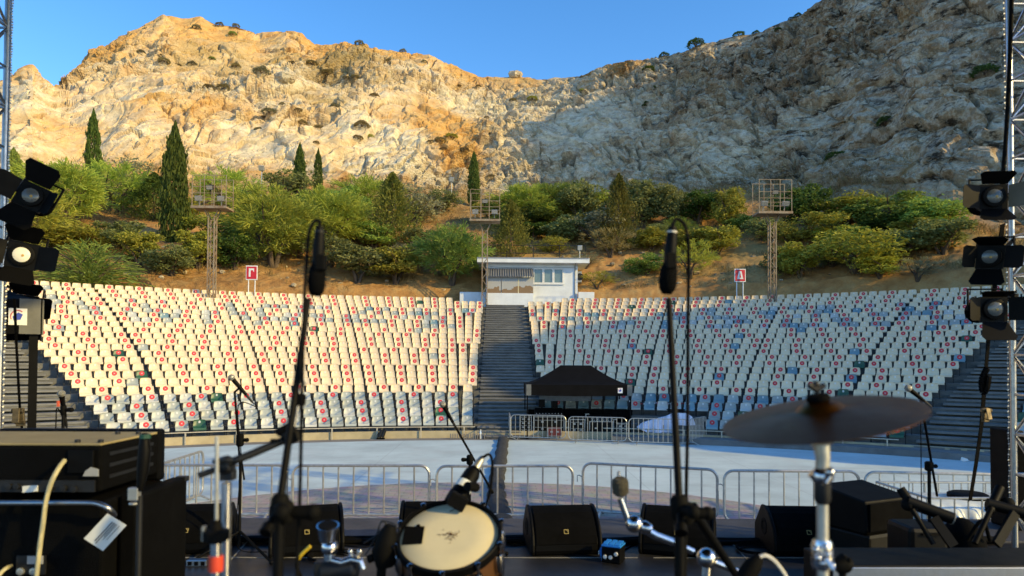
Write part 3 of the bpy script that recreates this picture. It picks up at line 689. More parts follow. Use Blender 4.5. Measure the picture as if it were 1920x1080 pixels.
g = MB(); g.span((bx1 + .06, by + .5, z0), (bx1 + .40, by + 1.3, z1)); g.build('housing', M['gutter'], AC, bevel=.02)
for k in range(1): g = MB(); g.lathe([(.30, 0), (.30, .01), (.1, .012)], (bx1 + .23, by + .495, (z0 + z1) / 2), (0, -1, 0), 18); g.build('fan_grille', M['steel_dark'], AC)
g = MB(); g.tube(smooth_path([(bx0 + .3, by - .01, zr0 - .25), (bx0 + 2.4, by - .015, zr0 - .32), (wx1 + .5, by - .015, zr0 - .28), (bx1 - .1, by - .01, zr0 - .35), (bx1 + .03, by + .4, z1 + .1)], 5), .012, 5); g.build('wall_cable', M['rubber'], B)
# front kiosk with corrugated awning and peeling boards
ky = 54.1; kx0, kx1 = at(912, 560, ky).x, at(1000, 560, ky).x; kz1 = at(950, 549.5, ky).z
K = thing('ticket_kiosk', 'low white kiosk with peeling boards under a grey corrugated awning, built against the building', 'kiosk', ((kx0 + kx1) / 2, ky, TOPZ))
g = MB(); g.span((kx0, ky, TOPZ - .3), (kx1, by - .005, kz1)); g.build('wall', M['white_paint'], K)
M['corr'] = mat('corrugated_sheet', (.20, .205, .21), .55, .3, vscale=3)
aw = MB(); za, zb = at(950, 503, by).z, at(950, 519, ky).z; n = 130; vs = []
for i in range(n + 1):
    x = kx0 - .1 + (kx1 - kx0 + .12) * i / n; dz = .05 * math.sin(i / n * 2 * PI * 20)
    vs += [(x, by - .01, za + dz), (x, ky - .30, zb + dz), (x, ky - .30, zb + dz - .02), (x, by - .01, za + dz - .02)]
fs = []
for i in range(n):
    for h in range(4): fs.append((4 * i + h, 4 * i + (h + 1) % 4, 4 * i + 4 + (h + 1) % 4, 4 * i + 4 + h))
aw.add(vs, fs); aw.build('awning', M['corr'], K, smooth=60)
def peel_mat():
    mt, nt, b = nodes('peeling_board'); N = nt.nodes; L = nt.links; tc = N.new('ShaderNodeTexCoord')
    nz = N.new('ShaderNodeTexNoise'); nz.inputs['Scale'].default_value = 1.6; nz.inputs['Detail'].default_value = 7; nz.inputs['Distortion'].default_value = .4; L.new(tc.outputs['Object'], nz.inputs['Vector'])
    sx = N.new('ShaderNodeSeparateXYZ'); L.new(tc.outputs['Object'], sx.inputs[0])
    a = N.new('ShaderNodeMath'); a.operation = 'MULTIPLY_ADD'; a.inputs[1].default_value = -.42; a.inputs[2].default_value = .80; L.new(sx.outputs['Z'], a.inputs[0])
    s = N.new('ShaderNodeMath'); s.operation = 'ADD'; L.new(a.outputs[0], s.inputs[0]); L.new(nz.outputs['Fac'], s.inputs[1])
    r = N.new('ShaderNodeValToRGB'); r.color_ramp.interpolation = 'CONSTANT'; e = r.color_ramp.elements; e[0].color = (.40, .41, .41, 1); e[1].position = .60; e[1].color = (.24, .16, .09, 1); L.new(s.outputs[0], r.inputs[0])
    L.new(r.outputs[0], b.inputs['Base Color']); b.inputs['Roughness'].default_value = .8; return mt
M['peel'] = peel_mat()
zc0, zc1 = kz1, zb - .02
for x0, x1 in ((912, 939.5), (940.5, 971.5), (972.5, 1000)):
    g = MB(); xa, xb = at(x0, 530, ky).x, at(x1, 530, ky).x; g.span((xa + .01, ky + .02, zc0 + .002), (xb - .01, ky + .06, zc1)); g.build('board', M['peel'], K)
# low walls each side of the building
for x0, x1, y0, nm in ((862, 911, 562, 'low white wall left of the building, behind the rusty middle light mast'), (1084, 1114, 562, 'low white wall running right from the white building')):
    W = MB(); a = at(x0, 562, by - .2); b_ = at(x1, 548 if x0 < 900 else 548, by - .2); W.span((min(a.x, b_.x), by - .35, TOPZ - .4), (max(a.x, b_.x) - .003, by - .1, b_.z)); tag(W.build('low_wall', M['white_paint'], bevel=.02), nm, 'wall')
# railing on the bank above the roof
a = hit(905, 484) ; ry = 60.5
R_ = thing('metal_railing', 'thin dark metal railing on the bank above the white roof', 'railing', at(1000, 484, ry))
g = MB(); pts = [at(x, 484, ry) for x in (905, 950, 1000, 1049, 1098)]; top = at(1000, 460, ry).z; mid = at(1000, 475, ry).z
for p in pts: g.cyl((p.x, p.y, p.z - .8), (p.x, p.y, top), .035, n=6)
for z in (top, mid): g.cyl((pts[0].x, ry, z), (pts[-1].x, ry, z), .03, n=6)
g.build('railing_frame', M['steel_dark'], R_)
# small floodlights on poles
def pole_lamp(px, py, y0, Y, lab, hw=8):
    t = at(px, py, Y); b_ = at(px, y0, Y); s_ = m(hw, Y) / 2
    T = thing('lamp_post', lab, 'lamp post', (t.x, t.y, b_.z))
    g = MB(); g.cyl((t.x, t.y, b_.z), (t.x, t.y, t.z - s_), .045, n=8); g.build('pole', M['galv'], T)
    h = MB(); h.box((t.x, t.y - .1, t.z), (2 * s_, s_, 2 * s_), Matrix.Rotation(.25, 3, 'X')); h.box((t.x, t.y + .1, t.z - s_ * .9), (s_ * .5, .25, s_ * .3)); hd = h.build('lamp_head', M['galv'], T, bevel=.03)
    h = MB(); h.box((t.x, t.y - .1 - s_ * .56, t.z - .04), (1.7 * s_, .02, 1.6 * s_), Matrix.Rotation(.25, 3, 'X')); h.build('lens', M['lens'], hd)
pole_lamp(491, 316, 372, 72, 'grey floodlight on a pole between the left light mast and third cypress', 10)
pole_lamp(847, 337, 370, 80, 'grey floodlight standing against orange rock left of the middle cypress', 9)
pole_lamp(1181, 339, 372, 78, 'white floodlight rising from the olive trees below the shaded rock', 8)
pole_lamp(1087, 465, 486, 59, 'small grey floodlight at the right end of the roof railing', 9)
# light masts
def light_mast(px, yt, pw_, yp, Y, lab, yb=590):
    c = at(px, yp, Y); T = thing('light_mast', lab, 'light mast', (c.x, Y, at(px, yb, Y).z), 'light masts behind the top row')
    zb_ = at(px, yb, Y).z; zp = c.z; h = .20; g = MB()
    cs = [(c.x + sx * h, Y + sy * h) for sx in (-1, 1) for sy in (-1, 1)]
    for x, y in cs: g.box((x, y, (zb_ + zp - .7) / 2), (.07, .07, zp - .7 - zb_))
    n = int((zp - .7 - zb_) / .52); dz = (zp - .7 - zb_) / n
    for i in range(n):
        z0 = zb_ + i * dz; s_ = 1 if i % 2 else -1
        for sy in (-1, 1): g.bar((c.x - s_ * h, Y + sy * h, z0), (c.x + s_ * h, Y + sy * h, z0 + dz), .045, .03)
        for sx in (-1, 1): g.bar((c.x + sx * h, Y - s_ * h, z0), (c.x + sx * h, Y + s_ * h, z0 + dz), .045, .03)
    for x, y in cs:
        sx = 1 if x > c.x else -1; g.bar((x, y, zp - .72), (x + sx * .28, y, zp - .12), .07, .06)
    g.build('lattice_pole', M['rust_paint'], T)
    W = m(pw_, Y); D = 1.3; zt = at(px, yt, Y).z; p = MB()
    p.box((c.x, Y, zp - .06), (W, D, .12)); p.box((c.x, Y - D / 2 - .02, zp - .07), (W + .06, .04, .16)); p.build('platform', M['rust_paint'], T)
    r = MB(); H = zt - zp; xs = [c.x - W / 2 + .03, c.x - W * .14, c.x + W * .14, c.x + W / 2 - .03]
    for sy in (-1, 1):
        for x in xs: r.box((x, Y + sy * (D / 2 - .04), zp + H / 2), (.042, .042, H))
        for z in (zp + .42 * H, zp + .62 * H if sy < 0 else zp + .3 * H, zt): r.box((c.x, Y + sy * (D / 2 - .04), z), (W, .034, .034))
    for sx in (-1, 1):
        for z in (zp + .3 * H, zp + .55 * H): r.box((c.x + sx * (W / 2 - .03), Y, z), (.034, D, .034))
    r.build('railing', M['rust_paint'], T)
    for dx, dz, mt in ((.0, .62 * H, 'steel_dark'), (-.32 * W, .26 * H, 'galv'), (.32 * W, .26 * H, 'galv')):
        f = MB(); q = V((c.x + dx, Y - D / 2 + .15, zp + dz)); f.box(q, (.46, .2, .33), Matrix.Rotation(.3, 3, 'X')); f.bar(q + V((0, .1, -.1)), q + V((-.03, .2, -.45)), .05, .04)
        fo = f.build('floodlight', M[mt], T); l = MB(); l.box(q + V((0, -.105, -.035)), (.40, .02, .25), Matrix.Rotation(.3, 3, 'X')); l.build('lens', M['lens'], fo)
light_mast(399, 333, 64, 390, 46.8, 'left rusty lattice mast with caged floodlight platform behind the top row')
light_mast(909.5, 359, 56, 414, 53.6, 'middle rusty lattice mast standing in front of the white building')
light_mast(1447.5, 341, 63, 400, 47.3, 'right rusty lattice mast with caged floodlight platform before shaded bushes')
# block signs
def sign(px, y0, y1, wpx, Y, glyph, lab):
    c = at(px, (y0 + y1) / 2, Y); H = m(y1 - y0, Y); W = m(wpx, Y); zb_ = at(px, 575, Y).z
    T = thing('block_sign', lab, 'sign', (c.x, Y, zb_), 'red block letter signs')
    g = MB(); g.box(c, (W, .05, H)); g.build('sign_plate', M['white'], T, bevel=.015)
    g = MB(); g.box(c + V((0, -.03, 0)), (W * .86, .012, H * .86)); g.build('red_panel', M['red'], T)
    g = MB(); y = Y - .042
    if glyph == 'G':
        g.span((c.x - .24 * W, y, c.z - .28 * H), (c.x - .08 * W, y + .006, c.z + .30 * H)); g.span((c.x - .08 * W, y, c.z + .17 * H), (c.x + .22 * W, y + .006, c.z + .30 * H)); g.span((c.x + .14 * W, y, c.z + .08 * H), (c.x + .22 * W, y + .006, c.z + .17 * H))
    else:
        a, b_, t_ = V((c.x - .28 * W, y, c.z - .28 * H)), V((c.x + .28 * W, y, c.z - .28 * H)), c.z + .32 * H
        g.prism([a, a + V((.17 * W, 0, 0)), (c.x + .02 * W, y, t_), (c.x - .11 * W, y, t_)], (0, .006, 0)); g.prism([b_, (c.x + .11 * W, y - .002, t_), (c.x - .02 * W, y - .002, t_), b_ - V((.17 * W, 0, 0))], (0, .006, 0)); g.span((c.x - .24 * W, y - .004, c.z - .28 * H), (c.x + .24 * W, y + .003, c.z - .17 * H))
    g.build('letter', M['white'], T)
    for sx in (-.28, .28):
        g = MB(); g.cyl((c.x + sx * W, Y + .03, zb_), (c.x + sx * W, Y + .03, c.z), .035, n=8); g.build('leg', M['white_paint'], T)
sign(472, 498, 525, 21.5, 48.8, 'G', 'red sign with white Greek letter gamma on two legs behind left rows')
sign(1387.5, 504, 529, 21.5, 48.6, 'D', 'red sign with white Greek letter delta on two legs behind right rows')
# blue cabin at the far left
c = at(2, 520, 45.5); T = thing('portable_toilet', 'blue portable toilet cabin behind the top row at far left', 'toilet', (c.x, 45.5, c.z - 2.2))
zt = at(5, 507, 45.5).z; x1 = at(17, 520, 45.5).x
g = MB(); g.span((x1 - 1.1, 45.5, zt - 2.3), (x1, 46.6, zt - .12)); g.build('cabin', M['blue'], T, bevel=.03)
g = MB(); g.span((x1 - 1.13, 45.45, zt - .115), (x1 + .03, 46.65, zt)); g.build('roof', M['white_plastic'], T, bevel=.05)
g = MB(); g.span((x1 - .95, 45.46, zt - 2.2), (x1 - .15, 45.495, zt - .25)); g.build('door', M['blue'], T, bevel=.01)

# ------------------------------------------------------------------ barriers
def barrier(A, Bp, h, nb, r, lab, grp, base=0.0, hook=True):
    A = V(A); Bp = V(Bp); A.z = Bp.z = base; L = (Bp - A).length; d = (Bp - A) / L; nrm = V((-d.y, d.x, 0)); zb_ = base + .12
    T = thing('crowd_barrier', lab, 'barrier', (A + Bp) / 2, grp)
    cr = min(.2, .18 * h); z1 = base + h; up = V((0, 0, 1)); P = lambda s, z: A + d * s + up * (z - base)
    pts = [P(cr, zb_), P(L - cr, zb_)] + arc(P(L - cr, zb_ + cr), cr, -PI / 2, 0, 5, d, up) + arc(P(L - cr, z1 - cr), cr, 0, PI / 2, 5, d, up) + arc(P(cr, z1 - cr), cr, PI / 2, PI, 5, d, up) + arc(P(cr, zb_ + cr), cr, PI, 1.5 * PI, 5, d, up)
    q = [pts[0]]
    for p in pts[1:]:
        if (p - q[-1]).length > 1e-4: q.append(p)
    if (q[0] - q[-1]).length < 1e-4: q.pop()
    g = MB(); g.tube(q, r, 7, closed=True); g.build('frame', M['galv'], T, smooth=50)
    g = MB()
    for i in range(1, nb + 1): s_ = L * i / (nb + 1); g.tube([P(s_, zb_), P(s_, z1)], r * .62, 6)
    g.build('bars', M['galv'], T, smooth=50)
    for s_ in (.14, .86):
        g = MB(); p = P(L * s_, zb_); g.tube([p - nrm * .32 - up * .10, p - nrm * .1, p + nrm * .1, p + nrm * .32 - up * .10], r * .9, 6); g.build('foot', M['galv'], T, smooth=50)
    if hook:
        g = MB(); p = P(0, base + .72 * h); g.tube([p + d * .0, p - d * .08 + up * .05, p - d * .13 + up * .04, p - d * .13 - up * .1], r * .4, 5); g.build('hook', M['galv'], T)
GN = 'steel barriers across the front of the stage'
hB = 1.2
for (x0, y0, x1, y1, lab) in ((283, 872, 538, 872, 'steel barrier behind the amplifier stack, leftmost before the stage edge'), (549, 873, 805, 873, 'steel barrier behind the second wedge monitor from left'), (819, 874, 1074, 873.5, 'steel barrier behind the drum, crossed by the black cable run'), (1093, 868, 1345, 881, 'slightly angled steel barrier behind the centre right wedge monitor'), (1358, 882.5, 1610, 884, 'steel barrier seen behind the chrome cymbal stand'), (1622, 885, 1872, 890, 'steel barrier behind the white water tank')):
    barrier(atz(x0, y0, hB), atz(x1, y1, hB), hB, 8, .032, lab, GN)
barrier(atz(297, 872, hB), atz(381, 845, hB), hB, 8, .032, 'steel barrier set at an angle beyond the amplifier stack', GN, hook=False)
GF = 'steel barriers around the sound tent'; hF = 1.13
for (x0, y0, x1, y1, lab) in ((958, 777.5, 1061, 779.5, 'pale steel barrier at the left end in front of the black tent'), (1066, 781, 1175, 783.5, 'middle pale steel barrier in front of the black tent'), (1179, 784, 1290, 786.5, 'pale steel barrier in front of the lilac cover'), (1293, 786, 1324, 780.5, 'short looking pale barrier turned away at right of the lilac cover')):
    barrier(atz(x0, y0, hF), atz(x1, y1, hF), hF, 11, .021, lab, GF, hook=False)
barrier(atz(956.5, 779, hF), atz(956.5, 779, hF) + V((-.02, 1.9, 0)), hF, 11, .021, 'pale steel barrier seen edge on beside the foot of the central stairs', GF, hook=False)

# ------------------------------------------------------------------ pop-up tents
def tent(c, W, D, ze, zt, vh, zf, zfb, lab, rot=0, logo=True, ridge=.30, lx=None, legr=.03):
    T = thing('gazebo_tent', lab, 'tent', (c[0], c[1], zf)); n = 9; lv = 8; g = MB()
    R = Matrix.Rotation(rot, 3, 'Z'); C0 = V((c[0], c[1], 0)); G = lambda x, y, z: C0 + R @ V((x, y, 0)) + V((0, 0, z))
    hx, hy = W / 2, D / 2; rings = []
    for i in range(lv + 1):
        t = i / lv; f = t; zz = ze + (zt - ze) * (t ** 1.45); ax = hx + (W * ridge / 2 - hx) * f; ay = hy + (.03 - hy) * f
        rings.append([G(x, y, zz) for x, y in ((-ax, -ay), (ax, -ay), (ax, ay), (-ax, ay))])
    vs = [p for r_ in rings for p in r_]; fs = [(4 * i + k, 4 * i + (k + 1) % 4, 4 * i + 4 + (k + 1) % 4, 4 * i + 4 + k) for i in range(lv) for k in range(4)] + [(4 * lv, 4 * lv + 1, 4 * lv + 2, 4 * lv + 3)]
    g.add(vs, fs); g.build('canopy', M['tent'], T)
    v = MB(); e = .012
    for x0, y0, x1, y1 in ((-hx, -hy, hx, -hy), (hx, -hy, hx, hy), (hx, hy, -hx, hy), (-hx, hy, -hx, -hy)):
        k = 12
        for i in range(k):
            a, b_ = i / k, (i + 1) / k; sag = lambda t: .035 * math.sin(PI * t)
            p = [G(x0 + (x1 - x0) * t, y0 + (y1 - y0) * t, z) for t, z in ((a, ze), (b_, ze), (b_, ze - vh - sag(b_)), (a, ze - vh - sag(a)))]
            nn = V((y1 - y0, x0 - x1, 0)).normalized(); v.prism(p, R @ nn * e)
    v.build('valance', M['tent'], T)
    for sx in (-1, 1):
        for sy in (-1, 1):
            l = MB(); p = G(sx * (hx - .05), sy * (hy - .05), 0); zz = zf if sy < 0 else zfb
            l.box((p.x, p.y, (zz + ze) / 2), (2 * legr, 2 * legr, ze - zz), R); l.box((p.x, p.y, zz + .01), (.14, .14, .02), R); l.build('leg', M['black_metal'], T)
            k = MB(); w_ = .16 * W / 4.8 + .06
            if sy < 0:
                p = G(sx * (hx - w_ / 2), -hy - e - .006, ze - vh * .5); k.box(p, (w_, .012, vh * 1.04), R)
                p = G(sx * (hx + e + .006), -hy + w_ / 2, ze - vh * .5); k.box(p, (.012, w_, vh * 1.04), R); k.build('corner_patch', M['grey_patch'], T)
    if logo:
        x = hx - (lx or .52 * (W / 4.8) + .02); s_ = .20 * (vh / .45); k = MB(); k.box(G(x, -hy - .026, ze - vh * .52), (s_, .006, s_ * 1.1), R); lg = k.build('logo_patch', M['white'], T)
        k = MB(); q = G(x, -hy - .032, ze - vh * .52); k.prism([q + R @ V((a * s_, 0, b_ * s_)) for a, b_ in ((-.22, -.25), (-.28, .0), (.02, .28), (.28, .16), (.14, -.2))], R @ V((0, .003, 0))); k.build('logo_mark', M['logo_blue'], lg)
        k = MB(); k.tube([q + R @ V((.38 * s_ * math.cos(a), 0, .42 * s_ * math.sin(a))) for a in np.linspace(.9, 3.6, 10)], s_ * .03, 5); k.build('logo_ring', M['red'], lg)
    return T
ty = 31.35; xl, xr = at(987, 722, ty).x, at(1185, 722, ty).x
TW = xr - xl; TX = (xl + xr) / 2
tent((TX, ty + 1.5), TW, 3.0, at(1086, 721.5, ty).z, at(1086, 685, ty + 1.5).z, m(20, ty), 0, rowz(2), 'black gazebo tent over the sound desk at the foot of the right rows', legr=.028)
# flight cases and consoles under the tent
M['case'] = mat('case_laminate', (.004, .004, .004), .5, spec=.15, var=.3)
def case(x0, x1, y0, Y, lab, d=.75, zb=0.0, name='flight_case', drawers=0, front='case'):
    a, b_ = at(x0, y0, Y), at(x1, y0, Y); T = thing(name, lab, 'case', ((a.x + b_.x) / 2, Y + d / 2, zb), 'equipment cases under the tent'); z1 = a.z
    g = MB(); g.span((a.x + .01, Y + .01, zb + .13), (b_.x - .01, Y + d - .01, z1 - .01)); g.build('case_body', M[front], T)
    e = MB(); t = .03
    for x in (a.x, b_.x - t):
        e.span((x, Y, zb + .12), (x + t, Y + t, z1)); e.span((x, Y + d - t, zb + .12), (x + t, Y + d, z1)); e.span((x, Y + t, z1 - t), (x + t, Y + d - t, z1))
    for z in (zb + .12, z1 - t): e.span((a.x + t, Y + .002, z), (b_.x - t, Y + t, z + t))
    e.build('edge_trim', M['alu'], T)
    k = MB()
    for i in range(drawers + 1):
        z = zb + .22 + (z1 - zb - .3) * (i + .5) / (drawers + 1)
        for fx in (.28, .72): x = a.x + (b_.x - a.x) * fx; k.span((x - .06, Y - .008, z - .035), (x + .06, Y + .012, z + .035))
        if drawers: k.span((a.x + .05, Y - .004, z + .07), (b_.x - .05, Y + .012, z + .085))
    k.build('latch', M['alu'], T)
    for fx in (.12, .88):
        for fy in (.15, .85): c = MB(); x = a.x + (b_.x - a.x) * fx; c.cyl((x - .02, Y + d * fy, zb + .06), (x + .02, Y + d * fy, zb + .06), .058, n=12); c.build('caster', M['rubber'], T)
    return z1, a.x, b_.x
case(975, 997, 779, 31.9, 'tall narrow rack case with silver drawer bars, leftmost under the tent', drawers=3)
M['case_red'] = mat('dark_red_case', (.10, .015, .015), .5)
case(1001, 1058, 781, 32.2, 'wide black flight case at the left under the tent', d=.7, drawers=1, zb=.0)
case(1027, 1053, 802, 31.45, 'small dark red case with white top edge behind the left barrier', d=.5, front='case_red')
case(1069, 1097, 786, 32.0, 'black flight case standing in the middle of the sound desk', drawers=1)
case(1105, 1150, 790, 31.9, 'wide low black case carrying the white striped mixer', drawers=0)
case(1156, 1180, 793, 31.9, 'open rack case by the right tent leg', drawers=2)
def console(x0, x1, y0, y1, Y, lab, hood=True):
    a, b_ = at(x0, y1, Y), at(x1, y1, Y); z1 = at(x0, y0, Y).z; T = thing('mixing_console', lab, 'mixer', ((a.x + b_.x) / 2, Y, a.z), 'mixing consoles')
    g = MB(); g.prism([(a.x, Y, a.z), (a.x, Y + .6, a.z), (a.x, Y + .6, z1), (a.x, Y + .45, z1), (a.x, Y, a.z + .08)], (b_.x - a.x, 0, 0)); g.build('console_body', M['case'], T, bevel=.01)
    k = MB(); n = 9
    for i in range(n): x = a.x + (b_.x - a.x) * (i + .5) / n; k.span((x - .012, Y + .03, a.z + .1), (x + .012, Y + .06, a.z + .13)); k.span((x - .02, Y - .006, a.z + .02), (x + .02, Y + .004, a.z + .05))
    k.build('faders', M['white_plastic'], T)
console(1003, 1056, 766, 780, 32.25, 'mixing console on the wide case at left under the tent')
console(1107, 1148, 779, 789, 31.95, 'mixing console on the low case at right under the tent')
case(1098, 1105, 776, 32.6, 'narrow tall dark case between two wider cases under the tent', d=.5)
case(1059, 1069, 790, 32.4, 'slim black case squeezed beside the middle flight case', d=.6)
case(1150, 1157, 786, 32.3, 'slim black case left of the open rack case', d=.5)
a, b_ = at(990, 800, 33.05), at(1186, 800, 33.05); g = MB()
for i in range(40): x0 = a.x + (b_.x - a.x) * i / 40; x1 = a.x + (b_.x - a.x) * (i + 1) / 40; g.prism([(x0, 33.05 + .03 * math.sin(i * 1.9), .02), (x1, 33.05 + .03 * math.sin((i + 1) * 1.9), .02), (x1, 33.05 + .03 * math.sin((i + 1) * 1.9), 1.25), (x0, 33.05 + .03 * math.sin(i * 1.9), 1.25)], (0, .01, 0))
tag(g.build('tent_shade_sheet', M['black_cloth'], smooth=60), 'black sheet added behind the cases as shade under the tent', 'shade sheet')  # dark sheet put in where the tent interior is only shaded
# screen and speaker silhouettes on the desk
for x0, x1, y0, y1, lab in ((1010, 1022, 749, 766, 'small dark screen on the left console under the tent'), (1036, 1046, 752, 767, 'dark desk loudspeaker beside the left console')):
    a, b_ = at(x0, y1, 32.5), at(x1, y0, 32.5); T = thing('desk_screen' if x0 < 1020 else 'desk_speaker', lab, 'screen' if x0 < 1020 else 'speaker', ((a.x + b_.x) / 2, 32.5, a.z))
    g = MB(); g.span((a.x, 32.5, a.z + .06), (b_.x, 32.6, b_.z)); g.build('housing', M['black'], T, bevel=.01)
    g = MB(); g.span(((a.x + b_.x) / 2 - .05, 32.53, a.z), ((a.x + b_.x) / 2 + .05, 32.58, a.z + .06)); g.build('stand', M['black'], T)
a, b_ = at(1011, 742, 33.4), at(1108, 752, 33.4); zz = b_.z
g = MB(); g.span((a.x, 33.36, zz), (b_.x, 33.40, a.z + .4)); tag(g.build('hanging_sheet', mat('grey_sheet', (.16, .20, .26), .6)), 'grey sheet hanging at the back under the tent roof', 'sheet')
# lilac cover thrown over gear
def cover():
    nx, ny = 64, 40; vs = []; Yf = 31.75
    for i in range(nx + 1):
        u = i / nx; px = 1194 + 109 * u
        ytop = np.interp(u, [0, .10, .3, .5, .62, .85, .95, 1], [800, 793, 786, 780, 774, 774, 781, 792]); ybot = np.interp(u, [0, .1, .3, .5, .7, .86, .95, 1], [802, 807, 817, 822, 823.5, 826, 829, 831])
        for k in range(ny + 1):
            v = k / ny
            fold = .10 * math.sin(u * 30 + 7 * v * (1 - u) + 2 * math.sin(v * 4)) * (v ** 1.1) + .04 * math.sin(u * 61 + 3 * v)
            if v < .34:
                q = v / .34; p = at(px, ytop, Yf + .9 - .9 * q); top = at(px, ytop, Yf).z; p.z = top - .05 * abs(math.sin(q * 5 + u * 9)) - .18 * (1 - q) ** 2 * u
            else:
                q = (v - .34) / .66; zt_, zb_ = at(px, ytop, Yf).z, at(px, ybot, Yf).z; p = at(px, ytop, Yf); p.z = zt_ + (zb_ - zt_) * q; p.y = Yf - .12 * math.sin(q * 1.4) - fold * 1.3
            vs.append(p)
    fs = [(i * (ny + 1) + k, (i + 1) * (ny + 1) + k, (i + 1) * (ny + 1) + k + 1, i * (ny + 1) + k + 1) for i in range(nx) for k in range(ny)]
    g = MB(); g.add(vs, fs); return g
M['lilac'] = mat('lilac_cover_cloth', (.74, .74, .86), .55, vscale=3, var=.08)
o = cover().build('gear_cover', M['lilac'], smooth=80); sd_ = o.modifiers.new('thick', 'SOLIDIFY'); sd_.thickness = .012
tag(o, 'lilac plastic cover draped in folds over gear right of the tent', 'cover')
a, b_ = at(1203, 803, 32.05), at(1290, 830, 32.05); T = thing('covered_case', 'black case mostly hidden under the lilac cover', 'case', ((a.x + b_.x) / 2, 32.5, 0)); g = MB(); g.span((a.x, 32.0, .1), (b_.x, 32.6, at(1250, 800, 32).z)); g.build('case_body', M['case'], T, bevel=.02)
for fx in (.1, .9): c = MB(); x = a.x + (b_.x - a.x) * fx; c.cyl((x - .02, 32.2, .05), (x + .02, 32.2, .05), .05, n=10); c.build('caster', M['rubber'], T)
a, b_ = at(1252, 772, 32.2), at(1284, 769, 32.2); g = MB(); g.box(((a.x + b_.x) / 2, 32.3, a.z + .02), (b_.x - a.x, .3, .05)); g.box(((a.x + b_.x) / 2, 32.3, a.z + .09), (b_.x - a.x, .3, .05)); tag(g.build('black_tray', M['black'], bevel=.01), 'flat black tray lying on top of the lilac cover', 'tray')
# barrier tape across the shade-blue seats
g = MB(); pts = [at(x, y, 33.6) for x, y in ((1180, 752), (1200, 757), (1225, 756), (1260, 757), (1300, 755.5), (1322, 758), (1340, 757), (1358, 760), (1362, 768))]; sp = smooth_path(pts, 5)
for i in range(len(sp) - 1): g.bar(sp[i], sp[i + 1], .012, .075, i % 2)
o = g.build('barrier_tape', [M['white'], M['red']]); tag(o, 'red and white barrier tape stretched across the shade-blue seats', 'tape')
# cable run over the floor
M['net'] = mat('black_netting', (.045, .046, .045), .9, vscale=30, var=.5, bump=1.0, bscale=60)
pts = [atz(x, y, .0) for x, y in ((944, 825), (942, 838), (939, 860), (934, 885), (931, 905), (931, 930), (936, 955), (943, 980), (947, 1000))]
sp = smooth_path(pts, 7); g = MB(); vs = []; nn = 12
for i, p in enumerate(sp):
    d = (sp[min(i + 1, len(sp) - 1)] - sp[max(i - 1, 0)]); d.z = 0; d.normalize(); s_ = V((d.y, -d.x, 0)); wv = 1 + .10 * math.sin(i * 1.3) + .06 * math.sin(i * 2.9)
    vs += [p + s_ * (math.cos(PI * k / nn) * .23 * wv) + V((0, 0, math.sin(PI * k / nn) ** .7 * .17 * wv - .003)) for k in range(nn + 1)]
g.add(vs, [(i * (nn + 1) + k, i * (nn + 1) + k + 1, (i + 1) * (nn + 1) + k + 1, (i + 1) * (nn + 1) + k) for i in range(len(sp) - 1) for k in range(nn)])
tag(g.build('cable_run', M['net'], smooth=70), 'thick black netted cable bundle crossing the pale floor to the tent', 'cable')
# small things by the kerb
for dx, s_ in ((0, 1), (5.5, .9)):
    c = atz(711 + dx, 823.5, 0); T = thing('uplight', 'dark uplight can on the walkway, ' + ('left of the pair' if dx == 0 else 'right and smaller of the pair'), 'light', c, 'uplights by the left kerb'); d = V((.3, .12, .9)).normalized()
    g = MB(); g.lathe([(.075, 0), (.085, .06), (.085, .34), (.09, .36)], c + V((0, 0, .08)), d, 14); g.build('can', M['steel_dark'], T, smooth=40)
    g = MB(); g.box(c + V((0, 0, .03)), (.22, .2, .06)); g.tube([c + V((-.1, 0, .05)), c + V((-.1, 0, .2)), c + V((-.02, 0, .28))], .012, 6); g.build('bracket', M['black'], T)
M['pet'] = mat('clear_bottle', (.7, .75, .78), .1, 0, spec=.8)
c = atz(901, 823, 0); T = thing('water_bottle', 'clear water bottle standing on the grey ledge by the stairs', 'bottle', c); g = MB(); g.lathe([(.05, 0), (.055, .03), (.05, .14), (.055, .26), (.03, .36), (.022, .40)], c, (0, 0, 1), 14); g.build('bottle_body', M['pet'], T, smooth=50); g = MB(); g.lathe([(.025, .40), (.025, .43)], c, (0, 0, 1), 12); g.build('cap', M['white_plastic'], T)
T = thing('drain_grille', 'row of short grey blocks along the walkway left of the stairs', 'grille', atz(878, 823, 0)); 
for i in range(16): p = atz(845 + 4.2 * i, 823, 0); g = MB(); g.box(p + V((0, 0, .12)), (.055, .12, .24)); g.build('block', M['walk'], T, bevel=.01)
p = atz(1808, 865, 0); g = MB(); g.box(p + V((0, 0, .06)), (.24, .02, .13), Matrix.Rotation(.3, 3, 'Y')); g.box(p + V((.03, -.03, .03)), (.2, .12, .012), Matrix.Rotation(-.2, 3, 'Y')); tag(g.build('paper_scrap', M['paper']), 'crumpled white paper lying on the right walkway', 'paper')
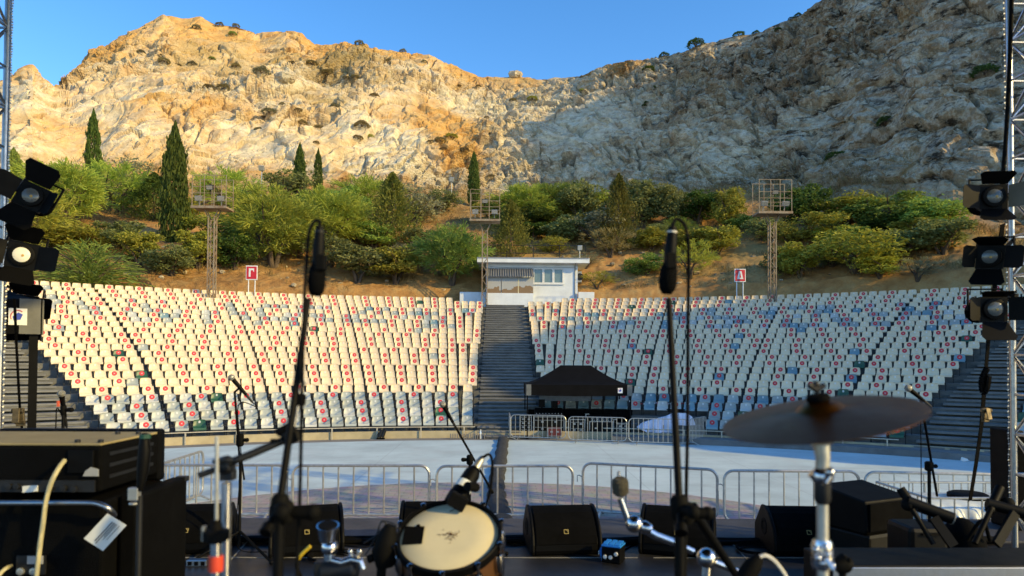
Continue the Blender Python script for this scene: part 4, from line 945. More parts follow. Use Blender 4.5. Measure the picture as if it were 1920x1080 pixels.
# ------------------------------------------------------------------ plants
def leaf_mat(name, c1, c2, rough=.7):
    mt, nt, b = nodes(name); N = nt.nodes; L = nt.links
    tc = N.new('ShaderNodeTexCoord'); nz = N.new('ShaderNodeTexNoise'); nz.inputs['Scale'].default_value = 9; nz.inputs['Detail'].default_value = 5; L.new(tc.outputs['Object'], nz.inputs['Vector'])
    g = N.new('ShaderNodeNewGeometry'); ad = N.new('ShaderNodeMath'); ad.operation = 'MULTIPLY_ADD'; ad.inputs[1].default_value = .55; L.new(g.outputs['Random Per Island'], ad.inputs[0]); L.new(nz.outputs['Fac'], ad.inputs[2])
    mp = N.new('ShaderNodeMapRange'); mp.inputs[1].default_value = .4; mp.inputs[2].default_value = 1.1; L.new(ad.outputs[0], mp.inputs[0])
    mx = N.new('ShaderNodeMix'); mx.data_type = 'RGBA'; mx.inputs[6].default_value = (*c1, 1); mx.inputs[7].default_value = (*c2, 1); L.new(mp.outputs[0], mx.inputs[0])
    oi = N.new('ShaderNodeObjectInfo'); hs = N.new('ShaderNodeHueSaturation'); mr = N.new('ShaderNodeMapRange'); mr.inputs[3].default_value = .8; mr.inputs[4].default_value = 1.2; L.new(oi.outputs['Random'], mr.inputs[0]); L.new(mr.outputs[0], hs.inputs['Value'])
    mh = N.new('ShaderNodeMapRange'); mh.inputs[3].default_value = .485; mh.inputs[4].default_value = .515; L.new(oi.outputs['Random'], mh.inputs[0]); L.new(mh.outputs[0], hs.inputs['Hue'])
    L.new(mx.outputs[2], hs.inputs['Color']); L.new(hs.outputs[0], b.inputs['Base Color']); b.inputs['Roughness'].default_value = rough; b.inputs['Specular IOR Level'].default_value = .2
    tr = N.new('ShaderNodeBsdfTranslucent'); L.new(hs.outputs[0], tr.inputs['Color']); ms = N.new('ShaderNodeMixShader'); ms.inputs[0].default_value = .36
    out = N['Material Output']; L.new(b.outputs[0], ms.inputs[1]); L.new(tr.outputs[0], ms.inputs[2]); L.new(ms.outputs[0], out.inputs['Surface']); return mt
M['l_feather'] = leaf_mat('feathery_leaves', (.27, .375, .05), (.46, .49, .085))
M['l_green'] = leaf_mat('fresh_green_leaves', (.16, .265, .05), (.34, .41, .085))
M['l_olive'] = leaf_mat('olive_leaves', (.14, .18, .055), (.31, .33, .115))
M['l_yellow'] = leaf_mat('yellow_green_leaves', (.25, .28, .035), (.48, .44, .075))
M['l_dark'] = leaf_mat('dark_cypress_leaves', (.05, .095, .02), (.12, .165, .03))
M['l_juniper'] = leaf_mat('brown_green_juniper', (.09, .11, .022), (.24, .22, .045))
M['l_dry'] = leaf_mat('dry_twigs', (.22, .165, .07), (.33, .27, .12))
M['l_grey'] = leaf_mat('grey_brown_scrub', (.20, .20, .10), (.33, .31, .18))
M['bark'] = mat('bark', (.10, .07, .045), .9, vscale=8, var=.3, bump=.5, bscale=30)
def quads(C_, D_, W_, L):
    """leaf quads: centres, directions, widths, lengths"""
    n = len(C_); D_ = D_ / (np.linalg.norm(D_, axis=1, keepdims=True) + 1e-9); r = rng.normal(size=(n, 3)); s = np.cross(D_, r); s /= np.linalg.norm(s, axis=1, keepdims=True) + 1e-9
    a = C_ - D_ * (L / 2)[:, None]; b = C_ + D_ * (L / 2)[:, None]; w_ = (W_ / 2)[:, None]
    return np.stack([a - s * w_ * .5, a + s * w_ * .5, b + s * w_, b - s * w_], 1) if True else None
def to_mesh(name, Q, mt):
    n = len(Q); me = bpy.data.meshes.new(name); me.vertices.add(4 * n); me.vertices.foreach_set('co', Q.reshape(-1).astype(np.float32))
    me.loops.add(4 * n); me.loops.foreach_set('vertex_index', np.arange(4 * n, dtype=np.int32)); me.polygons.add(n)
    me.polygons.foreach_set('loop_start', np.arange(n, dtype=np.int32) * 4); me.polygons.foreach_set('loop_total', np.full(n, 4, np.int32)); me.update(calc_edges=True); me.materials.append(mt); return me
def crown_broad(nc=34, per=170, leaf=.030, flat=1.0, low=.12):
    out = []
    for i in range(nc):
        d = rng.normal(size=3); d /= np.linalg.norm(d); rr_ = rng.random() ** .45; c = np.array([d[0] * .40 * rr_, d[1] * .40 * rr_, .54 + d[2] * .38 * rr_]); R = rng.uniform(.085, .17)
        c[2] = max(c[2], low + R * .4); p = rng.normal(size=(per, 3)); p /= np.linalg.norm(p, axis=1, keepdims=True); dist = R * rng.uniform(.55, 1.12, per) ** .6 * np.where(rng.random(per) < .12, rng.uniform(1.1, 1.7, per), 1)
        pos = c + p * dist[:, None] * np.array([1, 1, .8]); dr = p + rng.normal(size=(per, 3)) * .9
        out.append(quads(pos, dr, rng.uniform(.6, 1.1, per) * leaf, rng.uniform(.9, 1.8, per) * leaf))
    return np.concatenate(out)
def crown_feather(nt_=230, per=26, L=.11, droop=.35):
    out = []
    for i in range(nt_):
        d = rng.normal(size=3); d /= np.linalg.norm(d); rr_ = rng.random() ** .38; lump = 1 + .22 * math.sin(3 * math.atan2(d[1], d[0]) + i % 3) ; c = np.array([d[0] * .42 * rr_ * lump, d[1] * .42 * rr_ * lump, .56 + d[2] * .38 * rr_])
        o_ = np.array([d[0], d[1], max(d[2], -.2) + .45]); dr = o_ + rng.normal(size=(per, 3)) * .55; dr /= np.linalg.norm(dr, axis=1, keepdims=True); ln = rng.uniform(.5, 1.2, per) * L
        pos = c + dr * (ln * .5)[:, None] + rng.normal(size=(per, 3)) * .02; dr[:, 2] -= droop * rng.random(per); out.append(quads(pos, dr, np.full(per, .0095), ln))
    return np.concatenate(out)
def crown_cypress(n=5200, wob=.16):
    z = rng.random(n) ** .85; prof = .5 * np.clip(np.minimum(z / .12, 1) ** .6, .15, 1) * (1 - np.clip((z - .05) / .95, 0, 1) ** 2.9) ** .9
    a = rng.random(n) * 2 * PI; lump = 1 + wob * 2 * vnoise(np.stack([np.cos(a) * 1.8, np.sin(a) * 1.8, z * 13], -1), 5); r = prof * lump * rng.uniform(.62, 1.08, n) * np.where(rng.random(n) < .10, rng.uniform(1.05, 1.5, n), 1)
    pos = np.stack([r * np.cos(a), r * np.sin(a), z], -1); dr = np.stack([np.cos(a) * .25, np.sin(a) * .25, np.ones(n) * .35], -1) + rng.normal(size=(n, 3)) * .12
    return quads(pos, dr, rng.uniform(.05, .10, n), rng.uniform(.018, .04, n))
def crown_juniper(n=6500):
    z = rng.random(n) ** .9; prof = .5 * np.minimum(1, z / .1 + .35) * (1 - z ** 1.35) ** .75; a = rng.random(n) * 2 * PI
    lump = 1 + .6 * vnoise(np.stack([np.cos(a) * 2.6, np.sin(a) * 2.6, z * 7], -1), 15); r = prof * lump * rng.uniform(.45, 1.2, n) * np.where(rng.random(n) < .12, 1.3, 1); pos = np.stack([r * np.cos(a), r * np.sin(a), z], -1)
    dr = np.stack([np.cos(a), np.sin(a), np.full(n, .5)], -1) + rng.normal(size=(n, 3)) * .5
    return quads(pos, dr, rng.uniform(.012, .026, n), rng.uniform(.03, .06, n))
def crown_dome(n=1500):
    d = rng.normal(size=(n, 3)); d /= np.linalg.norm(d, axis=1, keepdims=True); d[:, 2] = np.abs(d[:, 2]); lump = 1 + .22 * vnoise(d * 2.3, 77)
    pos = d * np.array([.48, .48, .95]) * (lump * rng.uniform(.8, 1.05, n))[:, None]; return quads(pos, d + rng.normal(size=(n, 3)) * .7, rng.uniform(.03, .06, n), rng.uniform(.05, .11, n))
def crown_spray(n=2600):
    a = rng.random(n) * 2 * PI; t = rng.random(n) ** .7; el = rng.uniform(.15, 1.45, n); ph_ = np.floor(a * 9) / 9 + rng.normal(size=n) * .06
    r = t * .5 * np.cos(el) * 1.15; z = t * np.sin(el) * .95 * (1 - .25 * t * np.cos(el)); pos = np.stack([r * np.cos(ph_), r * np.sin(ph_), z + .02], -1)
    dr = np.stack([np.cos(ph_) * np.cos(el), np.sin(ph_) * np.cos(el), np.sin(el) - .7 * t], -1) + rng.normal(size=(n, 3)) * .18
    return quads(pos, dr, np.full(n, .013), rng.uniform(.06, .15, n))
def trunk_geo(multi=3, h=.55, r=.03, spread=.22):
    g = MB()
    for i in range(multi):
        a = 2 * PI * i / multi + rng.random(); s = spread * rng.uniform(.6, 1.2)
        p = [V((.01 * math.cos(a), .01 * math.sin(a), -.06)), V((s * .25 * math.cos(a), s * .25 * math.sin(a), h * .35)), V((s * .6 * math.cos(a + .3), s * .6 * math.sin(a + .3), h * .7)), V((s * math.cos(a + .2), s * math.sin(a + .2), h))]
        g.tube(p, [r, r * .8, r * .55, r * .2], 6)
        for k in range(3):
            b = a + rng.normal() * .9; q = p[1].lerp(p[3], .3 + .3 * k); g.tube([q, q + V((.11 * math.cos(b), .11 * math.sin(b), .10)), q + V((.2 * math.cos(b), .2 * math.sin(b), .22))], [r * .4, r * .25, r * .1], 5)
    return g
PROTO = {}
def proto(kind, v, mt):
    k = (kind, v, mt)
    if k not in PROTO:
        f = dict(broad=lambda: crown_broad(), scrub=lambda: crown_broad(24, 150, .036, low=.06), loose=lambda: crown_broad(30, 90, .030), feather=lambda: crown_feather(), wisp=lambda: crown_feather(150, 20, .13), cypress=lambda: crown_cypress(), juniper=lambda: crown_juniper(), spray=lambda: crown_spray(), dry=lambda: crown_feather(90, 16, .12, .1), tuft=lambda: crown_dome())[kind]
        base = ('mesh', kind, v)
        if base not in PROTO: PROTO[base] = f()
        PROTO[k] = to_mesh('crown', PROTO[base], M[mt])
    return PROTO[k]
TRK = {}
def plant(name, px, yb, yt, wpx, kind, mt, lab, cat, grp, v=0, pos=None, hgt=None, wid=None, rz=None):
    p = pos or hit(px, yb); Y = p.y; h = hgt or (yb - yt) * Y / FP; w_ = wid or wpx * Y / FP * (1.0 if kind in ('cypress', 'juniper') else 1.22)
    T = thing(name, lab, cat, (p.x, p.y, p.z - .12), grp, rng.random() * 6.28 if rz is None else rz)
    o = bpy.data.objects.new('crown', proto(kind, v, mt)); COL.objects.link(o); o.parent = T; o.scale = (w_ / .92, w_ / .92, h)
    tk = 'single' if kind in ('cypress', 'juniper') else 'multi'
    if (tk, v) not in TRK:
        g = trunk_geo(1, .85, .035, .02) if tk == 'single' else trunk_geo(3 + v % 2); ob = g.build('trunk', M['bark'], None, 60); TRK[(tk, v)] = ob.data; bpy.data.objects.remove(ob)
    o = bpy.data.objects.new('trunk' if name.endswith('tree') or name.endswith('cypress') else 'stem', TRK[(tk, v)]); COL.objects.link(o); o.parent = T; o.scale = (w_, w_, h); return T
GC = 'cypresses below the rock face'; GT = 'trees on the slope behind the seats'; GB = 'bushes on the slope behind the seats'
for a in ((173, 352, 204, 29, 'l_dark', 'slim dark cypress against the sunlit rock at far left'), (325, 458, 229, 50, 'l_dark', 'tall wide dark cypress left of the left light mast'), (561, 385, 266, 25, 'l_dark', 'thin cypress between the left light mast and the hanging microphone top'), (596, 362, 277, 17, 'l_dark', 'smallest thin cypress just right of another thin cypress'), (888, 385, 281, 23, 'l_dark', 'dark narrow cypress behind the middle light mast'), (24, 352, 276, 34, 'l_green', 'green young cypress at the left picture edge beside the truss')):
    plant('cypress', a[0], a[1], a[2], a[3] * .84, 'cypress', a[4], a[5], 'cypress', GC, v=a[0] % 3)
for i, a in enumerate((
    ('tree', 735, 462, 322, 86, 'juniper', 'l_juniper', 'conical dark conifer tree left of the middle mast among pale bushes'),
    ('tree', 957, 482, 372, 74, 'juniper', 'l_juniper', 'rounded brown green conifer tree behind the white building roof'),
    ('tree', 288, 412, 322, 76, 'juniper', 'l_dark', 'dark layered conifer tree touching the tall cypress on its left'),
    ('tree', 1160, 470, 322, 62, 'juniper', 'l_juniper', 'slender olive conifer tree below the shaded rock right of the building'),
    ('tree', 512, 500, 352, 150, 'feather', 'l_feather', 'wide feathery pale green tree right of the left light mast'),
    ('tree', 120, 425, 300, 130, 'feather', 'l_feather', 'feathery green tree beside the upper left stage lamp'),
    ('tree', 215, 400, 305, 110, 'wisp', 'l_feather', 'wispy pale tree between the two left cypresses'),
    ('tree', 250, 380, 292, 90, 'loose', 'l_grey', 'thin grey green tree before the rock, right of the far left cypress'),
    ('tree', 615, 470, 352, 130, 'feather', 'l_feather', 'feathery pale green tree behind the hanging left microphone'),
    ('tree', 425, 400, 318, 110, 'wisp', 'l_feather', 'light feathery tree directly behind the left mast platform'),
    ('tree', 848, 535, 420, 118, 'feather', 'l_green', 'bright green feathery tree left of the white building'),
    ('tree', 985, 430, 345, 110, 'feather', 'l_feather', 'pale feathery tree right of the middle mast platform'),
    ('tree', 1045, 420, 342, 105, 'feather', 'l_green', 'green spreading tree above the white building roof'),
    ('tree', 690, 400, 330, 105, 'wisp', 'l_feather', 'pale wispy tree at the foot of the rock left of centre'),
    ('tree', 545, 390, 308, 95, 'loose', 'l_olive', 'loose olive tree around the pair of thin cypresses'),
    ('tree', 780, 420, 340, 90, 'loose', 'l_grey', 'greyish loose tree under the orange rock gully'),
    ('tree', 1092, 430, 335, 80, 'broad', 'l_olive', 'dark olive tree against shaded rock, second right of the building'),
    ('tree', 1205, 425, 332, 90, 'broad', 'l_olive', 'olive tree beside the white floodlight on its pole'),
    ('tree', 1258, 425, 336, 72, 'broad', 'l_olive', 'olive tree directly above the right hanging microphone'),
    ('tree', 1366, 432, 345, 62, 'broad', 'l_yellow', 'upright yellow green tree left of the right light mast'),
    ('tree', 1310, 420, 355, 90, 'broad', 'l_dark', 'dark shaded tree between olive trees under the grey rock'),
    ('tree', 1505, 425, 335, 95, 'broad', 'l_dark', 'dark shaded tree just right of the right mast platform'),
    ('tree', 1590, 420, 362, 110, 'broad', 'l_yellow', 'golden topped tree below the rock right of the right mast'),
    ('tree', 1665, 430, 356, 130, 'broad', 'l_green', 'bright green tree below the lit rock spur at right'),
    ('tree', 1745, 440, 365, 115, 'broad', 'l_green', 'green tree next to the right stage lamps'),
    ('tree', 640, 420, 340, 90, 'broad', 'l_green', 'green bushy tree half way between two light masts'),
    ('tree', 1010, 440, 385, 90, 'broad', 'l_dark', 'dark low tree in the shadow above the building'),
    ('tree', 60, 470, 350, 120, 'wisp', 'l_yellow', 'yellowish wispy tree behind the left stage lamps'),
    )): plant(a[0], *a[1:5], a[5], a[6], a[7], 'tree', GT, v=i % 4)
for i, a in enumerate((
    (168, 545, 442, 140, 'spray', 'l_green', 'large feathery green bush hanging over the left top row'),
    (262, 500, 430, 80, 'scrub', 'l_yellow', 'yellow green bush behind the left rows beside a dry bare patch'),
    (372, 500, 425, 85, 'scrub', 'l_yellow', 'leafy bush just left of the left mast pole'),
    (440, 505, 428, 80, 'scrub', 'l_dark', 'dark bush between the left mast and the gamma sign'),
    (670, 528, 452, 105, 'scrub', 'l_olive', 'olive bush at the bank edge right of the left microphone'),
    (742, 530, 460, 95, 'scrub', 'l_yellow', 'yellowish bush on the bank left of the feathery green tree'),
    (620, 505, 430, 90, 'loose', 'l_olive', 'loose olive bush behind the left hanging microphone'),
    (320, 515, 455, 80, 'scrub', 'l_olive', 'small olive bush under the tall cypress'),
    (560, 480, 420, 100, 'scrub', 'l_olive', 'low dark bush under the wide feathery tree'),
    (1120, 462, 388, 110, 'loose', 'l_grey', 'grey leafless looking bush above the right end of the building'),
    (1145, 482, 422, 85, 'dry', 'l_dry', 'reddish brown dry bush right of the building roof'),
    (1060, 455, 400, 80, 'scrub', 'l_olive', 'olive bush above the roof railing'),
    (1000, 452, 410, 60, 'scrub', 'l_dark', 'dark round bush above the roof, near the conifer'),
    (1270, 445, 402, 72, 'spray', 'l_green', 'fan shaped green bush at the top of the right microphone'),
    (1222, 470, 424, 76, 'scrub', 'l_yellow', 'golden bush on the open bank left of the right microphone'),
    (1212, 518, 472, 72, 'scrub', 'l_green', 'low green bush on bare ground left of the right microphone'),
    (1296, 520, 450, 92, 'dry', 'l_yellow', 'round olive bush right of the right microphone head'),
    (1345, 482, 422, 92, 'scrub', 'l_yellow', 'autumn coloured bush above the delta sign'),
    (1300, 470, 425, 80, 'scrub', 'l_yellow', 'leafy golden bush behind the right microphone cable'),
    (1390, 430, 398, 60, 'scrub', 'l_green', 'low spreading green bush left of the right mast'),
    (1535, 455, 392, 105, 'loose', 'l_yellow', 'yellow green bush up the slope right of the right mast'),
    (1605, 512, 425, 150, 'loose', 'l_yellow', 'widest yellowish bush on the slope at right'),
    (1500, 520, 448, 90, 'scrub', 'l_yellow', 'lit bush just right of the right mast pole'),
    (1560, 500, 440, 90, 'loose', 'l_olive', 'olive bush in the middle of the right hand thicket'),
    (1685, 490, 415, 110, 'scrub', 'l_olive', 'dim olive bush at the right end of the thicket'),
    (1768, 480, 405, 110, 'scrub', 'l_olive', 'shaded bush beside the middle right stage lamp'),
    (1463, 512, 455, 60, 'scrub', 'l_olive', 'small bush behind the right mast pole'),
    (1640, 440, 395, 90, 'scrub', 'l_dark', 'dark bush in shade below the bright green tree'),
    (40, 515, 440, 70, 'scrub', 'l_yellow', 'yellow bush behind the lower left stage lamp'),
    (700, 470, 415, 80, 'scrub', 'l_green', 'fresh green bush left of the conical conifer'),
    (790, 470, 420, 70, 'loose', 'l_olive', 'loose bush between the conical conifer and the bright feathery tree'),
    (1100, 500, 470, 50, 'dry', 'l_grey', 'small grey tuft bush right of the roof lamp'),
    (1120, 540, 505, 60, 'dry', 'l_yellow', 'low weedy bush by the right corner of the building'),
    (1720, 525, 480, 70, 'dry', 'l_grey', 'dull grass bush on the orange bank at right'),
    (230, 470, 410, 90, 'scrub', 'l_olive', 'dark olive bush above the large feathery green bush'),
    (140, 470, 415, 110, 'scrub', 'l_yellow', 'yellow green bush beyond the upper left lamp, below a feathery tree'),
    (395, 460, 395, 90, 'loose', 'l_feather', 'pale thin bush touching the left mast pole'),
    (350, 420, 360, 80, 'loose', 'l_yellow', 'yellowish loose bush right of the tall cypress top half'),
    (455, 450, 400, 80, 'scrub', 'l_green', 'rounded green bush right of the left mast pole'),
    (655, 445, 390, 90, 'loose', 'l_feather', 'pale loose bush between the left microphone and the conical conifer'),
    (770, 500, 450, 70, 'loose', 'l_grey', 'grey loose bush below the conical conifer'),
    (820, 400, 350, 80, 'loose', 'l_olive', 'olive bush under the rock left of the middle mast'),
    (920, 420, 370, 60, 'loose', 'l_yellow', 'yellowish bush hidden behind the middle mast pole'),
    (1035, 475, 440, 60, 'loose', 'l_yellow', 'small yellow bush on the bank over the roof'),
    (1130, 420, 350, 80, 'loose', 'l_feather', 'pale bush behind the slender olive conifer'),
    (1240, 455, 415, 60, 'loose', 'l_olive', 'dim bush left of the right microphone top'),
    (1430, 450, 400, 70, 'loose', 'l_olive', 'thin olive bush left of the right mast pole'),
    (1480, 460, 410, 80, 'loose', 'l_yellow', 'thin golden bush right of the right mast pole top'),
    (1650, 520, 475, 90, 'loose', 'l_yellow', 'low golden bush at the foot of the right thicket'),
    (1580, 465, 415, 90, 'loose', 'l_feather', 'pale green bush deep in the right thicket'),
    (1720, 450, 400, 90, 'loose', 'l_yellow', 'golden loose bush below the lit rock spur'),
    (490, 435, 385, 90, 'scrub', 'l_green', 'green bush up the slope behind the gamma sign'),
    )): plant('bush', *a[:4], a[4], a[5], a[6], 'bush', GB, v=i % 4)
# low shrubs on the rocky hill: stand them on the rock itself
CMt = np.array(CM.transposed()); qv = (HQ - np.array(EYE)) @ CMt.T; okv = qv[:, 2] < -1
hpx = np.where(okv, 960 - qv[:, 0] / qv[:, 2] * FP, -9999); hpy = np.where(okv, 650 + qv[:, 1] / qv[:, 2] * FP, -9999); hd = -qv[:, 2]
def rock_at(px, py, rad=5):
    for r_ in (rad, 10, 20, 60):
        k = np.nonzero((np.abs(hpx - px) < r_) & (np.abs(hpy - py) < r_) & (HS > .02))[0]
        if len(k): break
    k = k[hd[k] < hd[k].min() + 6]; j = k[np.argmin((hpx[k] - px) ** 2 + (hpy[k] - py) ** 2)]; return V(HQ[j])
HS_ = [(369, 53, 16), (415, 33, 14), (444, 38, 13), (437, 65, 14), (310, 116, 20), (335, 124, 13), (361, 120, 15), (398, 110, 12), (301, 104, 12), (266, 100, 15), (443, 124, 16), (547, 120, 14), (528, 119, 10), (587, 121, 20), (613, 138, 24), (492, 138, 28), (392, 164, 20), (420, 166, 24), (507, 213, 26), (530, 195, 12), (498, 224, 18), (486, 243, 14), (567, 233, 22), (600, 243, 20), (630, 202, 20), (560, 206, 14), (593, 268, 12), (672, 77, 17), (685, 126, 9), (665, 144, 14), (650, 148, 12), (728, 113, 9), (795, 116, 10), (757, 93, 12), (860, 162, 9), (897, 163, 11), (998, 187, 18), (962, 189, 14), (913, 218, 10), (842, 227, 9), (955, 233, 10), (922, 253, 13), (808, 266, 12), (826, 263, 20), (847, 257, 22), (870, 283, 18), (680, 237, 26), (673, 260, 18), (697, 260, 20), (703, 182, 18), (832, 279, 12), (920, 331, 16), (1087, 170, 9), (1212, 192, 9), (1240, 183, 10), (1225, 164, 10), (1208, 199, 9), (1192, 174, 9), (1243, 97, 17), (1298, 83, 32), (1383, 61, 20), (1412, 50, 13), (1490, 18, 13), (1480, 27, 10), (1457, 57, 12), (1427, 105, 14), (1836, 143, 42), (1565, 297, 40), (1655, 230, 30), (1215, 132, 22)]
for i, (x, y, w_) in enumerate(HS_):
    p = rock_at(x, y); sky = y < np.interp(x, [0, 300, 440, 600, 760, 900, 1100, 1190, 1300, 1520], [150, 30, 45, 85, 98, 138, 128, 104, 82, 5]) + 9
    if i in (3, 7): mt, lab = ('l_green', 'fresh green shrub high on the sunlit rocky hill' if i == 3 else 'small greenish shrub among dry ones on the upper left hill')
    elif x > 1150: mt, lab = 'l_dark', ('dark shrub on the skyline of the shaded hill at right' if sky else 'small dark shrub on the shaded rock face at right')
    elif sky: mt, lab = 'l_grey', 'dark little shrub on the skyline of the left hill'
    elif x < 640: mt, lab = ('l_dry' if i % 3 else 'l_grey'), ('dry brown shrub on the upper slope of the left hill' if y < 150 else 'dry brown shrub low on the slope of the left hill')
    else: mt, lab = ('l_dry' if i % 4 else 'l_yellow'), 'dry shrub on the sunlit rock in the middle of the hill'
    s_ = w_ * p.y / FP; plant('shrub', 0, 0, 0, 0, 'tuft', mt, lab, 'shrub', 'dry shrubs scattered on the rocky hill', v=i % 3, pos=p + V((0, -.25 * s_, -.06 * s_)), hgt=s_ * .42, wid=s_ * 1.0)
# boulders on the ridge
for x, y, s_, lab in ((967, 131, 1.3, 'pale boulder standing on the ridge line at the saddle'), (538, 150, 1.5, 'grey boulder lying on the slope of the left hill')):
    p = rock_at(x, y); g = MB(); g.ball((0, 0, 0), s_, 22, 14, (1.1, .9, .75)); me_ = np.array(g.v); f_, _ = facets(me_ / (s_ * .7), 7); me_ = me_ * (1 + .35 * f_)[:, None] + np.array(p + V((0, 0, s_ * .3))); g.v = [tuple(q) for q in me_]; tag(g.build('boulder', M['rock']), lab, 'boulder')
# dry grass and weeds
n = 9000; th_ = rng.uniform(-38.5, 38.5, n); q = rng.random(n) ** .8; u_ = np.tan(np.radians(th_)); d0 = rowY(u_, 50.9) / np.cos(np.radians(th_)); rf = ip(FOOT, th_, 2); rho = d0 + 2.2 + (rf + 3 - d0 - 2.2) * q
X = rho * np.sin(np.radians(th_)); Y = rho * np.cos(np.radians(th_)); Z = tz(X, Y); keep = fbm(np.stack([X / 5, Y / 5, X * 0], -1), 3, 400) > -.12; X, Y, Z = X[keep], Y[keep], Z[keep]; n = len(X)
C_ = np.repeat(np.stack([X, Y, Z], -1), 7, 0); C_[:, :2] += rng.normal(size=(len(C_), 2)) * .16; D_ = np.stack([rng.normal(size=len(C_)) * .5, rng.normal(size=len(C_)) * .5, np.ones(len(C_))], -1); L_ = rng.uniform(.2, .6, len(C_)); C_[:, 2] += L_ * .35
o = bpy.data.objects.new('dry_grass', to_mesh('dry_grass', quads(C_, D_, np.full(len(C_), .035), L_), leaf_mat('dry_grass_blades', (.21, .155, .05), (.32, .25, .10)))); COL.objects.link(o); o['kind'] = 'stuff'; o['label'] = 'dry grass and weeds on the bank behind the seats'; o['category'] = 'grass'
# loose stones along the cut bank
n = 260; g = MB()
for i in range(n):
    t = rng.uniform(-36, 37); uu = math.tan(math.radians(t)); r_ = float(rowY(np.array(uu), 50.9)) / math.cos(math.radians(t)) + rng.uniform(2.5, 12); x, y = r_ * math.sin(math.radians(t)), r_ * math.cos(math.radians(t)); z = float(tz(np.array([x]), np.array([y]))[0]); s_ = rng.uniform(.05, .22) * (1 if rng.random() < .9 else 1.8)
    g.ball((x, y, z + s_ * .2), s_, 6, 4, (rng.uniform(.7, 1.4), rng.uniform(.7, 1.3), rng.uniform(.5, .9)))
o = g.build('loose_stones', M['rock']); o['kind'] = 'stuff'; o['label'] = 'loose pale stones on the bank'; o['category'] = 'stones'
# ------------------------------------------------------------------ stage
SZ = 1.9
def onz(px, py, z=SZ): return atz(px, py, z)
M['deck'] = mat('black_stage_deck', (.020, .020, .022), .38, var=.4, vscale=2.2, bump=.1, bscale=60)
M['apron'] = mat('grey_stage_apron', (.055, .055, .064), .6, var=.25, vscale=2.5, bump=.2, bscale=60)
M['skirt'] = mat('stage_skirt', (.012, .012, .014), .9, var=.2)
ST = thing('stage', 'black wooden stage deck with a grey front apron and pale panel joints', 'stage', (0, 2, 0))
g = MB(); g.span((-9, -5, SZ - .12), (9, 6.12, SZ)); g.build('deck', M['deck'], ST)
g = MB(); g.span((-9, 6.125, SZ - .12), (9, 7.0, SZ + .012)); g.build('apron', M['apron'], ST)
g = MB(); g.span((-9, 6.9, -.05), (9, 6.96, SZ - .121)); g.build('skirt', M['skirt'], ST)
M['joint'] = mat('pale_joint', (.32, .31, .28), .5, var=.3, vscale=5)
g = MB(); yj = onz(960, 1046).y
for x0, x1 in ((-3.0, 1.15), (1.28, 4)): g.span((x0, yj - .006, SZ + .001), (x1, yj + .006, SZ + .004))
a, b_ = onz(433, 1050), onz(503, 973); g.bar(a + V((0, 0, .004)), b_ + V((0, 0, .004)), .012, .003); a, b_ = onz(1345, 990), onz(1412, 1062); g.bar(a + V((0, 0, .004)), b_ + V((0, 0, .004)), .008, .003)
g.build('panel_joint', M['joint'], ST)
g = MB(); sp = smooth_path([(x, 6.1 + .02 * math.sin(x * 3), SZ + .03 + .01 * math.sin(x * 5)) for x in np.linspace(-4.5, 4.5, 30)], 3)
for dy in (0, -.045, .03): g.tube([p + V((0, dy, .006 * math.sin(p.x * 4 + dy * 60))) for p in sp], .022, 6)
tag(g.build('multicore_cable', M['rubber'], smooth=60), 'bundle of black cables running along the rear edge of the grey apron', 'cable')

# wedge monitors
def wedge(cx, Y, w_, rz, lab, h=.35, d=.52, logo=True):
    b_ = V((at(cx, 680, Y).x, Y, SZ)); T = thing('wedge_monitor', lab, 'monitor', b_, 'black wedge monitors along the stage front', rz)
    pr = [(0, .0), (-.014, .04), (-.012, .09), (.012, .155), (.055, .215), (.11, .268), (.17, h - .038), (.235, h - .012), (.29, h), (.34, h - .004), (d, .16), (d, 0)]
    g = MB(); g.prism([(-w_ / 2 + .03, y, z + .005) for y, z in pr], (w_ - .06, 0, 0)); g.build('cabinet', M['black'], T, bevel=.012, local=True)
    for s in (-1, 1):
        k = MB(); x = s * (w_ / 2 - .03); k.prism([(x, y - (.012 if i < 9 else 0), z + (.016 if 3 <= i <= 9 else .005)) for i, (y, z) in enumerate(pr)], (s * .03, 0, 0)); e = k.build('side_cheek', M['black_metal'], T, bevel=.012, local=True)
        k = MB(); x2 = x + s * .031; k.lathe([(.075, 0), (.07, .004), (.045, .004), (.045, .001)], (x2, .25, .19), (s, 0, 0), 18); k.build('handle', M['rubber'], e, local=True)
    k = MB(); cv = pr[2:9]; xw = w_ / 2 - .045; k.add([(sx * xw, y - .006, z + .009) for y, z in cv for sx in (-1, 1)] + [(sx * xw, y - .001, z + .004) for y, z in cv for sx in (-1, 1)], [(2 * i, 2 * i + 1, 2 * i + 3, 2 * i + 2) for i in range(len(cv) - 1)] + [(0, 14, 15, 1), (12, 13, 27, 26)]); a0 = V((0, pr[3][0] - .006, pr[3][1] + .009)); a1 = V((0, pr[4][0] - .006, pr[4][1] + .009)); n_ = V((0, -(a1.z - a0.z), a1.y - a0.y)).normalized(); gr = k.build('grille', M['black_cloth'], T, local=True)
    if logo:
        k = MB(); c = a0.lerp(a1, .45) + n_ * .002; u_ = V((1, 0, 0)); v_ = (a1 - a0).normalized(); s_ = .019; t = .0042
        for q0, q1 in (((-s_, -s_), (s_, -s_ + t)), ((-s_, s_ - t), (s_, s_)), ((-s_, -s_ + t), (-s_ + t, s_ - t)), ((s_ - t, -s_ + t), (s_, s_ - t))):
            k.prism([c + u_ * x + v_ * y for x, y in ((q0[0], q0[1]), (q1[0], q0[1]), (q1[0], q1[1]), (q0[0], q1[1]))], n_ * .002)
        k.prism([c + u_ * x + v_ * y for x, y in ((0, s_ - t), (t, s_ - t), (s_ - t, .0), (s_ - t, -.004))], n_ * .002); k.build('emblem', M['emblem'], gr, local=True)
